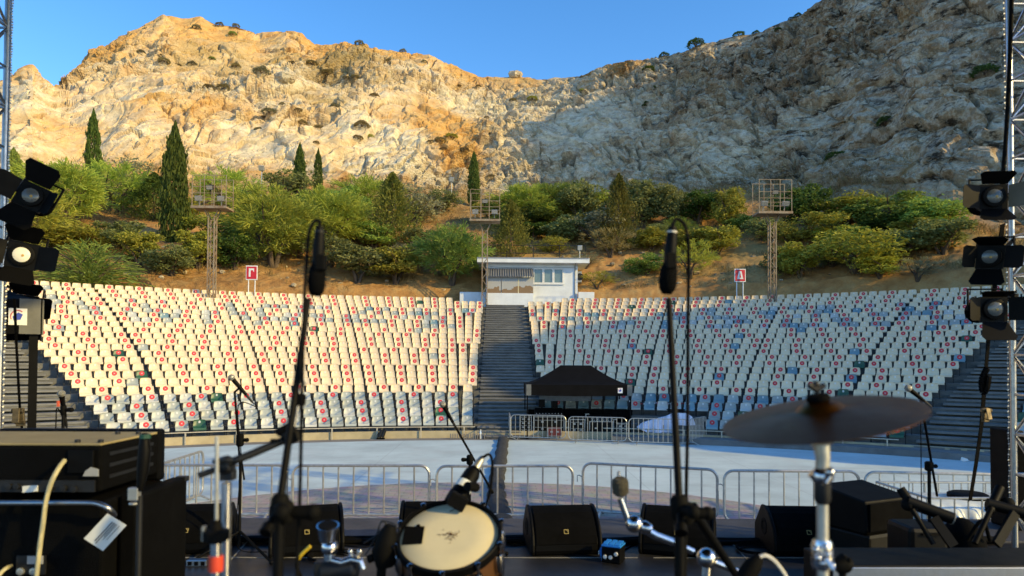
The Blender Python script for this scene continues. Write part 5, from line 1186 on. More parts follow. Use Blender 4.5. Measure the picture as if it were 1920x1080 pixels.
M['emblem'] = mat('gold_emblem', (.40, .32, .12), .4)
wedge(352, 5.72, .60, .10, 'black wedge monitor partly hidden by the amplifier cabinet at left')
wedge(580, 5.68, .60, .30, 'black wedge monitor turned to show its right cheek, second from left')
wedge(800, 5.85, .46, .05, 'black wedge monitor almost hidden behind the drum', logo=False)
wedge(1064, 5.70, .60, .10, 'black wedge monitor in the centre beside the blue power box')
wedge(1268, 5.66, .62, -.32, 'black wedge monitor turned to show its left cheek, behind the right stand')
wedge(1518, 5.68, .60, -.06, 'black wedge monitor behind the chrome cymbal stand')
# loudspeaker lying on a case at right
sp0 = thing('stage_speaker', 'black loudspeaker lying on a dark case, its connector panel facing right', 'speaker', (at(1630, 965, 5.5).x, 5.55, SZ + .28), None, .42)
g = MB(); g.prism([(-.27, -.2, 0), (-.27, -.22, .04), (-.27, -.2, .26), (-.27, .25, .33), (-.27, .25, 0)], (.54, 0, 0)); g.build('cabinet', M['black'], sp0, bevel=.015, local=True)
k = MB(); k.span((.271, -.12, .06), (.276, .16, .24)); cp_ = k.build('connector_panel', M['grey_patch'], sp0, local=True)
k = MB()
for y, z in ((-.06, .11), (-.06, .19), (.06, .11), (.06, .19)): k.lathe([(.022, 0), (.022, .012), (.012, .012)], (.277, y, z), (1, 0, 0), 10)
k.build('socket', M['galv'], cp_, local=True)
k = MB(); k.span((-.25, -.232, .03), (.25, -.214, .24)); k.build('grille', M['black_cloth'], sp0, local=True)
T = thing('equipment_case', 'dark low case under the loudspeaker at right', 'case', (at(1630, 1000, 5.5).x, 5.55, SZ), None, .42); g = MB(); g.span((-.25, -.22, .0), (.25, .22, .278)); g.build('case_body', M['case'], T, bevel=.02, local=True)
k = MB(); k.span((-.253, -.226, .255), (.253, -.216, .28)); k.span((-.253, -.226, 0), (.253, -.216, .025)); k.build('edge_trim', M['steel_dark'], T, local=True)
# blue power distributor
p = onz(1150, 1052); T = thing('power_box', 'small bright blue power distribution box on the stage floor beside the centre monitor', 'power box', p, None, -.45)
g = MB(); g.box((0, 0, .065), (.155, .15, .13)); g.build('housing', M['black'], T, bevel=.008, local=True)
k = MB(); k.box((0, 0, .134), (.16, .155, .012)); k.box((-.079, 0, .07), (.006, .13, .12)); k.build('blue_panel', M['blue'], T, bevel=.004, local=True)
for ix in range(3):
    for iy in range(2): k = MB(); k.box((-.05 + .05 * ix, -.035 + .07 * iy, .146), (.042, .055, .014), Matrix.Rotation(.2, 3, 'X')); k.build('socket_lid', M['blue'], T, bevel=.004, local=True)
k = MB(); k.lathe([(.04, 0), (.042, .025), (.03, .03)], (-.08, -.005, .06), (-1, -.3, 0), 16); k.box((-.115, -.012, .06), (.006, .03, .03), mi=1); k.build('blue_plug', [M['blue'], M['white_tape']], T, smooth=40, local=True)
k = MB()
for x in (-.045, 0, .045): k.lathe([(.016, 0), (.016, .012), (.009, .014)], (x, -.076, .05 + .03 * (x > 0)), (0, -1, 0), 10)
k.build('side_socket', M['white_plastic'], T, local=True)
# small silver box by the amplifier
p = onz(372, 1060); T = thing('stage_box', 'small silver connector box on the floor in front of the amplifier cabinet', 'box', p); g = MB(); g.box(p + V((0, 0, .025)), (.16, .08, .05)); g.build('housing', M['alu'], T, bevel=.006)
k = MB()
for x in (-.05, 0, .05): k.box(p + V((x, -.042, .025)), (.028, .006, .03))
k.build('socket', M['black'], T)
# cables on the floor
def floor_cable(pts, r, mt, lab, name='floor_cable', smooth_k=8):
    g = MB(); g.tube(smooth_path([onz(x, y) + V((0, 0, r + .001)) for x, y in pts], smooth_k), r, 6); tag(g.build(name, M[mt], smooth=60), lab, 'cable')
floor_cable([(960, 1010), (1000, 1014), (985, 1022), (955, 1024), (940, 1016), (972, 1008), (1030, 1013)], .006, 'rubber', 'looped black cable on the floor left of the centre monitor')
floor_cable([(1130, 1022), (1170, 1014), (1215, 1010), (1175, 1030), (1160, 1044)], .006, 'rubber', 'black cable running from centre monitor to the blue power box')
for i, (cx, cy, lab) in enumerate(((1420, 1034, 'coil of black cable on the floor before the right monitor'), (618, 1048, 'coil of black cable on the floor before the second left monitor'))):
    c = onz(cx, cy); g = MB()
    for k in range(5): rr_ = .12 + .012 * k; g.tube([c + V((rr_ * 1.25 * math.cos(t) + .008 * k, rr_ * math.sin(t) + .01 * math.sin(k * 2), .008 + .006 * k)) for t in np.linspace(0, 2 * PI, 26, endpoint=False)], .005, 5, closed=True)
    tag(g.build('cable_coil', M['rubber'], smooth=60), lab, 'cable')
floor_cable([(1330, 1006), (1400, 1018), (1470, 1030), (1540, 1028)], .006, 'rubber', 'loose black cable trailing toward the right monitor')
floor_cable([(655, 1012), (700, 1018), (730, 1008), (690, 1026), (640, 1024)], .005, 'rubber', 'thin black cable lying beside the drum')

# ------------------------------------------------------------------ truss towers
def truss(x0, Y, z0, z1, w_, lab, flip):
    T = thing('truss_tower', lab, 'truss', (x0, Y, z0), 'aluminium truss towers at the stage sides'); cs = [(x0, Y), (x0 + w_, Y), (x0 + w_, Y + w_), (x0, Y + w_)]
    g = MB()
    for x, y in cs: g.cyl((x, y, z0 + .02), (x, y, z1), .024, n=10)
    g.build('chords', M['alu'], T, smooth=40)
    g = MB(); st_ = .325; n = int((z1 - z0) / st_)
    for i in range(n):
        za, zb_ = z0 + .05 + i * st_, z0 + .05 + (i + 1) * st_
        for k in range(4):
            a, b_ = cs[k], cs[(k + 1) % 4]; g.cyl((a[0], a[1], za), (b_[0], b_[1], za), .011, n=6)
            if (i + k + flip) % 2: a, b_ = b_, a
            g.cyl((a[0], a[1], za), (b_[0], b_[1], zb_), .011, n=6)
    g.build('braces', M['alu'], T, smooth=40)
    g = MB(); g.box((x0 + w_ / 2, Y + w_ / 2, z0 + .01), (w_ + .3, w_ + .3, .02)); g.build('base_plate', M['steel_dark'], T)
    return T
TY = 5.25; xr = at(1897, 500, TY + .29).x; xl_ = at(9, 300, TY + .29).x
tr_ = truss(xr, TY, SZ + .012, 8.6, .29, 'silver lattice truss tower at the right edge of the stage', 0)
tl_ = truss(xl_ - .29, TY, SZ + .012, 8.6, .29, 'silver lattice truss tower at the left edge, mostly cut off', 1)
def chain(x, y, z0, z1, lab):
    g = MB(); n = int((z1 - z0) / .022)
    for i in range(n): z = z0 + .022 * i; g.box((x + .003 * math.sin(i * .7), y, z), (.010, .006, .014), Matrix.Rotation(.8 * (i % 2), 3, 'Z') @ Matrix.Rotation(.5, 3, 'Y'))
    tag(g.build('safety_chain', M['galv']), lab, 'chain')
chain(xr - .05, TY + .28, 2.2, 8.5, 'bright thin chain hanging along the right truss tower'); chain(xl_ + .04, TY + .28, 2.4, 8.5, 'bright thin chain hanging along the left truss tower')
g = MB(); sp = smooth_path([at(x, y, TY + .15) for x, y in ((1899, -80), (1893, 120), (1886, 260), (1879, 345))], 5); g.tube(sp, .016, 7); tag(g.build('lamp_cable', M['rubber'], smooth=60), 'black cable hanging from above into the upper right stage lamp', 'cable')
# stage lamps with barn doors
M['lens_reflect'] = mat('reflecting_lamp_lens', (.78, .76, .66), .35, var=.05)  # cream reflection put into the lens colour
M['lens_grey'] = mat('grey_lamp_lens', (.12, .125, .12), .2, .2, var=.1)
M['led'] = mat('amber_led', (.55, .32, .05), .4)
M['door_sunlit'] = mat('sunlit_barn_door', (.14, .12, .085), .6)  # door leaf paled in its colour to stand for sunlight
def lamp(px, py, Y, roll, aim, size, lens, opens, lab, side, pale=None):
    c = at(px, py, Y); T = thing('stage_lamp', lab, 'stage lamp', c, 'black stage lamps clamped to the trusses')
    R = Matrix.Rotation(aim[0], 3, 'Z') @ Matrix.Rotation(aim[1], 3, 'X') @ Matrix.Rotation(roll, 3, 'Y'); s = size / 2; L = lambda x, y, z: c + R @ V((x, y, z))
    g = MB(); n = 20
    sq = [L(a * s, -.02, b_ * s) for a, b_ in ((-1, -1), (1, -1), (1, 1), (-1, 1))]; g.prism(sq, R @ V((0, .03, 0))); g.tube([L(0, .01, 0), L(0, .10, 0), L(0, .24, 0), L(0, .27, 0)], [s * .95, s * .95, s * .8, s * .5], 18)
    for k in range(4): g.lathe([(s * .88, 0), (s * .98, .004), (s * .88, .008)], L(0, .13 + .03 * k, 0), R @ V((0, 1, 0)), 18)
    g.build('lamp_body', M['black_metal'], T, smooth=40)
    g = MB(); g.lathe([(s * .76, .0), (s * .74, .012), (s * .55, .024), (s * .28, .03), (.001, .031)], L(0, -.019, 0), R @ V((0, -1, 0)), 24); le = g.build('lens', M[lens], T, smooth=50)
    g = MB(); g.lathe([(s * .10, 0), (s * .09, .002)], L(.10 * s, -.0505, -.05 * s), R @ V((0, -1, 0)), 10); g.build('led_chip', M['led'], le)
    g = MB(); g.lathe([(s * .72, .0), (s * .84, .0), (s * .84, .02), (s * .78, .022)], L(0, -.02, 0), R @ V((0, -1, 0)), 24); g.build('lens_ring', M['black_metal'], T, smooth=40)
    for k, (op, ln) in enumerate(opens):           # top, right, bottom, left
        q = Matrix.Rotation(-k * PI / 2, 3, 'Y'); hin = s * 1.0; a = op
        def Pt(x, d): return R @ (q @ V((x, -.025 - d * math.sin(a), hin + d * math.cos(a)))) + c
        g = MB(); w0 = s * .9; w1 = s * 1.28 if k % 2 == 0 else s * .95; le_ = ln * size; out = [Pt(-w0, .004), Pt(w0, .004), Pt(w1, le_ * .8), Pt(w1 * .82, le_), Pt(-w1 * .82, le_), Pt(-w1, le_ * .8)]
        nn = (out[1] - out[0]).cross(out[3] - out[0]).normalized(); g.prism(out, nn * .004); g.build('barn_door', M['door_sunlit'] if pale == k else M['black_metal'], T)
    g = MB(); ex = L(side * (s + .05), .12, 0); g.tube([L(-side * (s + .02), .12, 0), L(-side * (s + .02), .12, s + .07), L(side * (s + .03), .12, s + .07), ex], .010, 6); g.build('yoke', M['black_metal'], T)
    tx = xr if side > 0 else xl_; g = MB(); top = L(side * (s + .03), .12, s + .05); cl = V((tx, TY + .29, top.z)); g.tube([top, V((top.x * .3 + cl.x * .7, cl.y - .06, cl.z)), cl], .015, 7); g.lathe([(.045, -.03), (.045, .03)], cl, (0, 0, 1), 12); g.build('clamp', M['black_metal'], T)
LY = 5.0
lamp(60, 369, LY, .42, (.35, -.05), .185, 'lens_grey', [(.5, .9), (.5, .85), (.4, .95), (.8, .6)], 'upper left black stage lamp with a grey lens and four flared doors', -1)
lamp(42, 479, LY, .16, (.45, .0), .19, 'lens_reflect', [(.7, .75), (.4, .9), (.55, .75), (.5, .8)], 'lower left stage lamp with a lens coloured cream for its reflection', -1)
lamp(46, 574, 6.75, .1, (.5, .1), .22, 'lens_grey', [(.5, .6), (.6, .6), (.5, .6), (.5, .6)], 'left stage lamp almost hidden behind the black tent corner', -1)
lamp(1861, 370, LY, .03, (-.25, .0), .185, 'lens_grey', [(.8, .6), (.35, .75), (.75, .75), (.95, .8)], 'upper right stage lamp with one door coloured pale as sunlit on its left', 1, pale=3)
lamp(1857, 482, LY, .10, (-.75, .05), .175, 'lens_grey', [(1.1, .6), (.8, .6), (.5, .8), (.5, .8)], 'middle right stage lamp turned away to the side', 1)
lamp(1861, 580, LY, .0, (-.18, .0), .185, 'lens_grey', [(1.2, .5), (.5, .6), (.55, .9), (.7, .85)], 'lowest right stage lamp with a small dark lens', 1, pale=None)
# ratchet straps
def strap(pts, Y0, Y1, w_, lab, ratchet, mt='black_cloth'):
    T = thing('ratchet_strap', lab, 'strap', at(*pts[-1], Y1), 'ratchet straps bracing the trusses'); n = len(pts); P = [at(x, y, Y0 + (Y1 - Y0) * i / (n - 1)) for i, (x, y) in enumerate(pts)]
    g = MB()
    for i in range(n - 1): g.bar(P[i], P[i + 1], w_, .006, up=(.3, -1, 0))
    g.build('webbing', M[mt], T)
    rx, ry, rl = ratchet; Yr = Y0 + (Y1 - Y0) * .55; a, b_ = at(rx, ry - rl / 2, Yr - .03), at(rx + 2, ry + rl / 2, Yr - .03)
    g = MB(); g.bar(a, b_, .06, .03, up=(.3, -1, 0)); g.cyl(a + V((-.045, -.02, -.02)), a + V((.045, -.02, -.02)), .018, n=10); g.cyl(b_ + V((-.04, -.01, .03)), b_ + V((.04, -.01, .03)), .014, n=10); g.bar(a + V((.0, -.04, 0)), a.lerp(b_, .8) + V((0, -.06, 0)), .05, .008, up=(.3, -1, 0)); g.build('ratchet', M['brass'], T, bevel=.004)
M['brass'] = mat('worn_brass', (.12, .09, .045), .5, .5, vscale=30, var=.3)
strap([(1880, 420), (1866, 530), (1853, 640), (1848, 700), (1840, 800), (1830, 870), (1819, 938)], 5.25, 6.6, .052, 'black ratchet strap with hanging bundle running down from the right truss', (1846, 778, 26))
g = MB(); sp = smooth_path([at(x, y, 5.75) for x, y in ((1851, 690), (1841, 712), (1843, 735), (1850, 728), (1854, 705))], 5)
for i in range(len(sp) - 1): g.bar(sp[i], sp[i + 1], .05, .02, up=(.3, -1, 0))
tag(g.build('strap_bundle', M['black_cloth']), 'folded bundle of black webbing tied to the right strap', 'webbing')
strap([(27, 560), (31, 650), (36, 745), (38, 775), (42, 812)], 5.3, 5.9, .018, 'thin black strap with a brass ratchet hanging at far left', (37, 782, 34))
# black column speaker by the right truss
a, b_ = at(1871, 801, 6.85), at(1905, 930, 6.5); T = thing('column_speaker', 'tall narrow black speaker column beside the right truss', 'speaker', ((a.x + b_.x) / 2, 6.6, SZ + .012)); g = MB(); g.span((a.x, 6.5, SZ + .012), (b_.x, 6.85, a.z)); g.build('cabinet', M['black'], T, bevel=.015)
k = MB(); k.span((a.x + .015, 6.488, SZ + .06), (b_.x - .015, 6.499, a.z - .03)); k.build('grille', M['black_cloth'], T)
# tent at the left
cor = at(77, 566, 6.35); rt = .588; tw, td = 3.0, 2.6; Rm = Matrix.Rotation(rt, 3, 'Z'); cc = V((cor.x, cor.y, 0)) - Rm @ V((tw / 2, -td / 2, 0))
tent(cc, tw, td, at(77, 563, 6.35).z, at(77, 563, 6.35).z + .85, m(62, 6.35), SZ, 0, 'black gazebo tent corner with a white logo patch at the left edge', rt, True, .25, .17, .034)
# water tank
M['ibc'] = mat('white_tank_plastic', (.62, .67, .66), .35, var=.08, vscale=3, spec=.5)
ix, iy, iz0, iz1, iw, il = at(1738, 934, 8.5).x, 8.5, .62, at(1738, 934, 8.5).z, 2.1, 1.15
T = thing('water_tank', 'white water container in a steel cage standing beyond the right of the stage', 'tank', (ix + iw / 2, iy + il / 2, 0))
g = MB(); n = 60; vs = []; zt_ = iz1 - .10
for i in range(n + 1):
    x = ix + .05 + (iw - .1) * i / n; rb = .03 * math.sin(i / n * 2 * PI * 9); e = .10 * (1 if i in (0, n) else (.4 if i in (1, n - 1) else 0))
    vs += [(x, iy + .05 + rb + e, iz0), (x, iy + .05 + rb + e, zt_ - .2), (x, iy + .11 + rb * .6 + e, zt_ - .07 - e * .3), (x, iy + .24 + e, zt_ - e * .4), (x, iy + il - .24 - e, zt_ - e * .4), (x, iy + il - .08 - e, zt_ - .12), (x, iy + il - .05 - e, iz0)]
fs = [(7 * i + k, 7 * i + k + 1, 7 * i + 8 + k, 7 * i + 7 + k) for i in range(n) for k in range(6)] + [tuple(range(7)), tuple(7 * n + k for k in range(6, -1, -1))]
g.add(vs, fs); g.build('tank_body', M['ibc'], T, smooth=60)
g = MB(); g.lathe([(.24, 0), (.24, .05), (.2, .07)], (ix + .9, iy + .55, zt_), (0, 0, 1), 24); g.build('lid', M['black'], T, smooth=40)
g = MB(); q = [(ix, iy), (ix + iw, iy), (ix + iw, iy + il), (ix, iy + il)]
for z in (iz1, iz1 - .42, iz0 + .1):
    for k in range(4): g.tube([(*q[k], z), (*q[(k + 1) % 4], z)], .016 if z == iz1 else .010, 6)
for k in range(4):
    a, b_ = V((*q[k], 0)), V((*q[(k + 1) % 4], 0)); nn = 12 if k % 2 == 0 else 6
    for i in range(nn): p = a.lerp(b_, i / nn); g.tube([(p.x, p.y, iz0 + .05), (p.x, p.y, iz1)], .011, 6)
g.build('cage', M['galv'], T)
g = MB(); g.span((ix - .03, iy - .02, 0), (ix + iw + .03, iy + il + .03, iz0)); g.build('base_block', M['walk'], T, bevel=.02)
# ------------------------------------------------------------------ near the camera
FZ = SZ                                       # stage floor
def tripod(T, x, y, z=FZ, r=.32, mt='black_metal', h=.22, ang=.3, rt=.011):
    for k in range(3):
        a = ang + k * 2 * PI / 3; g = MB(); g.tube([(x, y, z + h), (x + r * math.cos(a), y + r * math.sin(a), z + .02)], rt, 7); g.ball((x + r * math.cos(a), y + r * math.sin(a), z + .018), .017, 8, 6); g.build('leg', M[mt], T, smooth=50)
def clutch(T, c, r=.022, l=.09, ax=(0, 0, 1), mt='rubber', knob=(1, 0, 0)):
    g = MB(); ax = V(ax).normalized(); g.lathe([(r * .7, -l / 2), (r, -l / 2 + .01), (r, l / 2 - .01), (r * .7, l / 2)], c, ax, 14); kn = V(knob).normalized(); g.cyl(V(c), V(c) + kn * .05, .012, .016, 10); g.ball(V(c) + kn * .055, .018, 10, 6); return g.build('clutch', M[mt], T, smooth=40)
M['mesh_grey'] = mat('microphone_grille', (.36, .35, .31), .4, .4, var=.25, vscale=300, bump=.6, bscale=900)
M['orange_tag'] = mat('orange_tag', (.7, .12, .05), .5)
def vocal_mic(name, head, aim, lab, ballr=.026, ring=True):
    T = thing(name, lab, 'microphone', head); aim = V(aim).normalized(); h = V(head)
    g = MB(); g.lathe([(.001, .03), (ballr * .6, .026), (ballr * .92, .014), (ballr, 0), (ballr * .95, -.012), (ballr * .8, -.026)], h, -aim, 16) if False else g.ball(h, ballr, 16, 10); g.build('grille', M['mesh_grey'], T, smooth=60)
    g = MB(); g.lathe([(ballr * .75, .020), (ballr * .68, .03), (.0125, .17), (.0115, .175)], h, aim, 14); g.build('mic_body', M['black_metal'], T, smooth=50)
    if ring: g = MB(); g.lathe([(ballr * 1.03, -.004), (ballr * 1.05, .003), (ballr * .98, .006)], h, aim, 16); g.build('grille_ring', M['galv'], T, smooth=40)
    g = MB(); g.lathe([(.0105, .175), (.0095, .24), (.004, .26)], h, aim, 12); g.build('plug', M['steel_dark'], T, smooth=40); return h + aim * .10, h + aim * .255
def cable(name, pts, r, mt, lab, k=6):
    g = MB(); g.tube(smooth_path(pts, k), r, 6); tag(g.build(name, M[mt], smooth=60), lab, 'cable')
GM = 'microphone stands along the stage front'
# vocal stand, left
h = at(434, 708, 5.35); cl, pl = vocal_mic('vocal_microphone', h, (.35, .1, -.45), 'round grey microphone on the thin stand left of the boom')
T = thing('microphone_stand', 'thin black tripod microphone stand standing left on the stage front', 'microphone stand', (at(449, 1030, 5.75).x, 5.62, FZ), GM)
b0 = V((at(452, 1030, 5.66).x, 5.62, FZ)); g = MB(); top = V((b0.x, b0.y, at(449, 870, 5.62).z)); g.cyl(b0 + V((0, 0, .1)), top, .0125, n=9); g.build('lower_tube', M['black_metal'], T, smooth=40)
g = MB(); g.tube([top + V((0, 0, -.05)), at(447, 830, 5.5), at(440, 735, 5.4), cl], .009, 8); g.build('upper_tube', M['black_metal'], T, smooth=40); clutch(T, at(450, 825, 5.5), .030, .10)
g = MB(); g.tube([at(451, 850, 5.5), at(458, 900, 5.5)], .008, 6); g.build('boom_end', M['black_metal'], T); tripod(T, b0.x, b0.y, r=.36, ang=-.5)
cable('microphone_cable', [pl, pl + V((.03, 0, -.03)), at(447, 760, 5.38), at(452, 850, 5.45), at(447, 930, 5.55), at(442, 1000, 5.6), at(452, 1032, 5.7), at(500, 1035, 5.7)], .004, 'rubber', 'thin cable running down the left microphone stand')
# vocal stand far left
h = at(115, 738, 4.9); cl, pl = vocal_mic('vocal_microphone', h, (.0, .25, -.9), 'round microphone with a silver ring standing above the amplifier')
T = thing('microphone_stand', 'short straight black microphone stand behind the amplifier at far left', 'microphone stand', (h.x, 5.0, FZ), GM); g = MB(); g.cyl((cl.x, cl.y, FZ), cl, .011, n=9); g.build('tube', M['black_metal'], T, smooth=40); clutch(T, cl + V((0, 0, -.02)), .02, .07); tripod(T, cl.x, cl.y)
g = MB(); g.box(at(109, 757, 4.88), (.014, .012, .04)); tag(g.build('cable_tag', M['orange_tag']), 'small orange tag on the far left microphone', 'tag'); cable('microphone_cable', [pl, at(108, 765, 4.9), at(105, 790, 4.9), at(104, 830, 4.95)], .004, 'rubber', 'thin cable beside the far left microphone stand')
# boom stand centre
h = at(830, 758, 5.5); ax = (at(924, 924, 5.75) - h); cl, pl = vocal_mic('vocal_microphone', h, ax, 'round grey microphone at the top of the slanting boom above the drum')
T = thing('microphone_stand', 'black boom microphone stand slanting down to the right behind the drum', 'microphone stand', (at(884, 1030, 5.62).x, 5.62, FZ), GM)
g = MB(); g.tube([cl, at(924, 924, 5.75)], .010, 8); g.build('boom_arm', M['black_metal'], T, smooth=40); c = at(881, 862, 5.6); clutch(T, c, .028, .08, knob=(-1, 0, 0)); g = MB(); g.cyl((c.x, c.y, FZ + .1), c, .012, n=9); g.build('tube', M['black_metal'], T, smooth=40); tripod(T, c.x, c.y)
g = MB(); g.lathe([(.013, -.02), (.013, .02)], at(922, 921, 5.75), ax, 10); g.build('boom_cap', M['rubber'], T)
# boom stand right
h = at(1703, 728, 5.45); ax = (at(1758, 930, 5.9) - h); cl, pl = vocal_mic('vocal_microphone', h, V((.75, .1, -.55)), 'pale microphone at the right edge of the big cymbal', .029)
T = thing('microphone_stand', 'black boom microphone stand at right, rising past the cymbal edge', 'microphone stand', (at(1741, 1000, 5.75).x, 5.75, FZ), GM)
g = MB(); g.tube([cl + V((.02, 0, -.02)), at(1727, 752, 5.5), at(1757, 930, 5.85)], .010, 8); g.build('boom_arm', M['black_metal'], T, smooth=40); c = at(1742, 874, 5.7); clutch(T, c, .034, .08); g = MB(); g.cyl((c.x, c.y, FZ + .1), c, .014, n=9); g.build('tube', M['black_metal'], T, smooth=40); tripod(T, c.x, c.y)
cable('microphone_cable', [pl, at(1728, 765, 5.5), at(1727, 850, 5.6), at(1728, 950, 5.7), at(1730, 1010, 5.75)], .004, 'rubber', 'thin cable hanging beside the right microphone stand')

# overhead boom microphones, close to the camera
def overhead(pxs, Y, lab_s, lab_m, lab_c, grp, mirror):
    b_top, b_low, mic_b, mic_t, clu, leg_px = pxs
    c = at(*clu, Y); T = thing('boom_stand', lab_s, 'microphone stand', (c.x, c.y, FZ), grp)
    g = MB(); g.tube([at(*b_low, Y - .06), c + V((0, 0, .0)), at(*b_top, Y + .10)], [m(7.5, Y), m(7.5, Y), m(6, Y)], 10); g.tube([at(*b_low, Y - .06), at(*b_low, Y - .06).lerp(c, .28)], m(12, Y), 12); g.build('boom_arm', M['black_metal'], T, smooth=50)
    g = MB(); g.cyl((c.x + m(leg_px, Y), c.y, FZ + .12), c + V((0, 0, -.01)), m(10.5, Y), m(10, Y), 12); g.build('tube', M['black_metal'], T, smooth=50); clutch(T, c, m(17, Y), m(46, Y), ax=(at(*b_top, Y) - c), knob=(.4, -1, 0)); clutch(T, c + V((m(13, Y), 0, -m(10, Y))), m(15, Y), m(40, Y), knob=(1, 0, 0)); tripod(T, c.x, c.y, r=.36)
    a, b_ = at(*mic_b, Y + .1), at(*mic_t, Y + .1); d = (b_ - a); Lm = d.length; d.normalize(); TM = thing('overhead_microphone', lab_m, 'microphone', a)
    u_ = m(1, Y + .1); g = MB(); g.lathe([(.001, 0), (9 * u_, 1 * u_), (15 * u_, 10 * u_), (17 * u_, 26 * u_), (16 * u_, 46 * u_), (11 * u_, 62 * u_)], a, d, 18); g.build('capsule', M['black_cloth'], TM, smooth=60)
    g = MB(); g.lathe([(11 * u_, 58 * u_), (11.5 * u_, 85 * u_), (9.5 * u_, Lm - 12 * u_), (7 * u_, Lm)], a, d, 16); g.build('mic_body', M['black_metal'], TM, smooth=50)
    for q0, q1, mt in ((.66, .74, 'grey_tape' if not mirror else 'white_tape'), (.86, .93, 'steel_dark' if not mirror else 'white_tape')):
        g = MB(); g.lathe([(10.8 * u_ - 1.5 * u_ * q0, Lm * q0), (10.8 * u_ - 1.5 * u_ * q0, Lm * q1)], a, d, 16); g.build('tape_ring', M[mt], TM, smooth=40)
    g = MB(); g.box(a + d * 62 * u_ + V((-.0 if mirror else .01, -.01, 0)), (20 * u_, 22 * u_, 30 * u_)); g.build('clip', M['rubber'], TM, bevel=.004)
    return b_
t = overhead(((578, 560), (497, 1000), (592, 556), (600, 424), (524, 950), -12), 1.45, 'black boom stand leaning from bottom left up to the left overhead microphone', 'black microphone hanging on the left boom with a grey ring', '', 'boom stands close to the camera', False)
cable('microphone_cable', [t, at(598, 414, 1.55), at(588, 417, 1.55), at(579, 440, 1.55), at(575, 490, 1.55), at(571, 560, 1.52), at(567, 700, 1.5), at(563, 900, 1.48), at(556, 1100, 1.45)], .0040, 'rubber', 'black cable looping from the left overhead microphone straight down')
t = overhead(((1254, 560), (1277, 1000), (1250, 552), (1261, 425), (1274, 952), 3), 1.75, 'upright black boom stand carrying the right overhead microphone', 'black microphone with two pale tape rings on the right boom', '', 'boom stands close to the camera', True)
cable('microphone_cable', [t, at(1266, 412, 1.85), at(1277, 414, 1.85), at(1287, 432, 1.85), at(1291, 480, 1.85), at(1290, 600, 1.83), at(1289, 800, 1.8), at(1286, 960, 1.78), at(1284, 1100, 1.75)], .0048, 'rubber', 'grey black cable looping from the right overhead microphone down its stand')
T = thing('stand_brace', 'black slanting leg with a bright tip right of the right boom stand', 'brace', at(1288, 955, 1.9)); g = MB(); g.tube([at(1284, 948, 1.86), at(1300, 958, 1.9), at(1372, 1066, 2.1), at(1500, 1250, 2.6)], [.013, .014, .012, .012], 9); g.build('brace_tube', M['black_metal'], T, smooth=50); g = MB(); g.lathe([(.018, -.02), (.02, 0), (.018, .02)], at(1302, 960, 1.9), (.5, .2, -.8), 12); g.build('joint', M['rubber'], T)

# amplifier head and cabinets, left
AX = at(190, 833, 3.0).x; az1 = at(100, 831, 3.0).z; az0 = at(100, 927, 3.0).z
T = thing('amplifier_head', 'dark amplifier head with a tan lit lid and rear sockets at left', 'amplifier', (AX - .35, 3.25, az0))
g = MB(); g.span((AX - .80, 3.0, az0 + .01), (AX, 3.50, az1 - .012)); g.build('housing', M['tolex'], T, bevel=.012)
g = MB(); g.span((AX - .795, 3.004, az1 - .0115), (AX - .004, 3.497, az1)); g.build('lid', M['amp_lid'], T, bevel=.004)
g = MB(); g.span((AX - .815, 3.503, az0 - .03), (AX + .008, 3.56, az1 + .012)); g.build('front_panel', M['black'], T, bevel=.015)
g = MB()
for k in range(3): g.span((AX + .001, 3.06, az0 + .06 + .05 * k), (AX + .005, 3.44, az0 + .075 + .05 * k))
g.build('side_vent', M['steel_dark'], T)
g = MB()
for k in range(4): g.lathe([(.012, 0), (.012, .012), (.006, .014)], V((AX - .02 - .1 * (k % 2) - .02 * (k > 1), 3.03 + .35 * (k > 1), az1)), (0, 0, 1), 10)
g.build('lid_screws', M['steel_dark'], T)
g = MB(); g.span((AX - .78, 2.990, az0 + .012), (AX - .02, 2.999, az0 + .062)); g.build('rear_panel', M['grey_patch2'] if 'grey_patch2' in M else M['steel_dark'], T)
k = MB(); q = at(56, 916, 2.985); k.prism([q + V((x, 0, z)) for x, z in ((-.032, -.018), (.032, -.012), (.032, .014), (-.032, .010))], (0, .004, 0)); k.build('rating_label', M['paper'], T)
for x, y in ((18, 912), (33, 912), (95, 915), (120, 915), (140, 917)): k = MB(); k.lathe([(.014, 0), (.014, .012), (.007, .013)], at(x, y, 2.99), (0, -1, 0), 12); k.build('rear_socket', M['steel_dark'], T)
k = MB(); k.box(at(152, 866, 2.994), (.11, .012, .10)); k.build('fan_grille', M['black_metal'], T, bevel=.004)
k = MB(); k.prism([at(x, y, 2.985) for x, y in ((155, 893), (160, 883), (170, 876), (184, 880), (184, 893))], (0, .005, 0)); k.build('warning_label', M['grey_tape'], T)
CZ1 = az0 - .032
T = thing('speaker_cabinet', 'large black speaker cabinet under the amplifier head, with a chrome bar and sockets', 'speaker', (AX - .4, 3.2, FZ)); g = MB(); g.span((AX - .83, 3.02, FZ + .02), (AX + .004, 3.56, CZ1)); g.build('cabinet', M['tolex'], T, bevel=.015)
g = MB(); g.tube(smooth_path([at(-60, 943, 2.94), at(60, 943, 2.94), at(165, 943, 2.94), at(190, 947, 2.94), at(206, 956, 2.95), at(214, 966, 2.99)], 5), .0125, 10); g.build('chrome_bar', M['alu'], T, smooth=60)
g = MB(); g.span((at(28, 1045, 3).x, 3.008, at(0, 1078, 3).z), (at(82, 1045, 3).x, 3.019, at(0, 1043, 3).z)); jp = g.build('jack_plate', M['steel_dark'], T)
g = MB(); g.span((at(50, 1045, 3).x, 3.003, at(0, 1058, 3).z), (at(79, 1045, 3).x, 3.0075, at(0, 1043, 3).z)); g.build('plate_label', M['grey_tape'], jp)
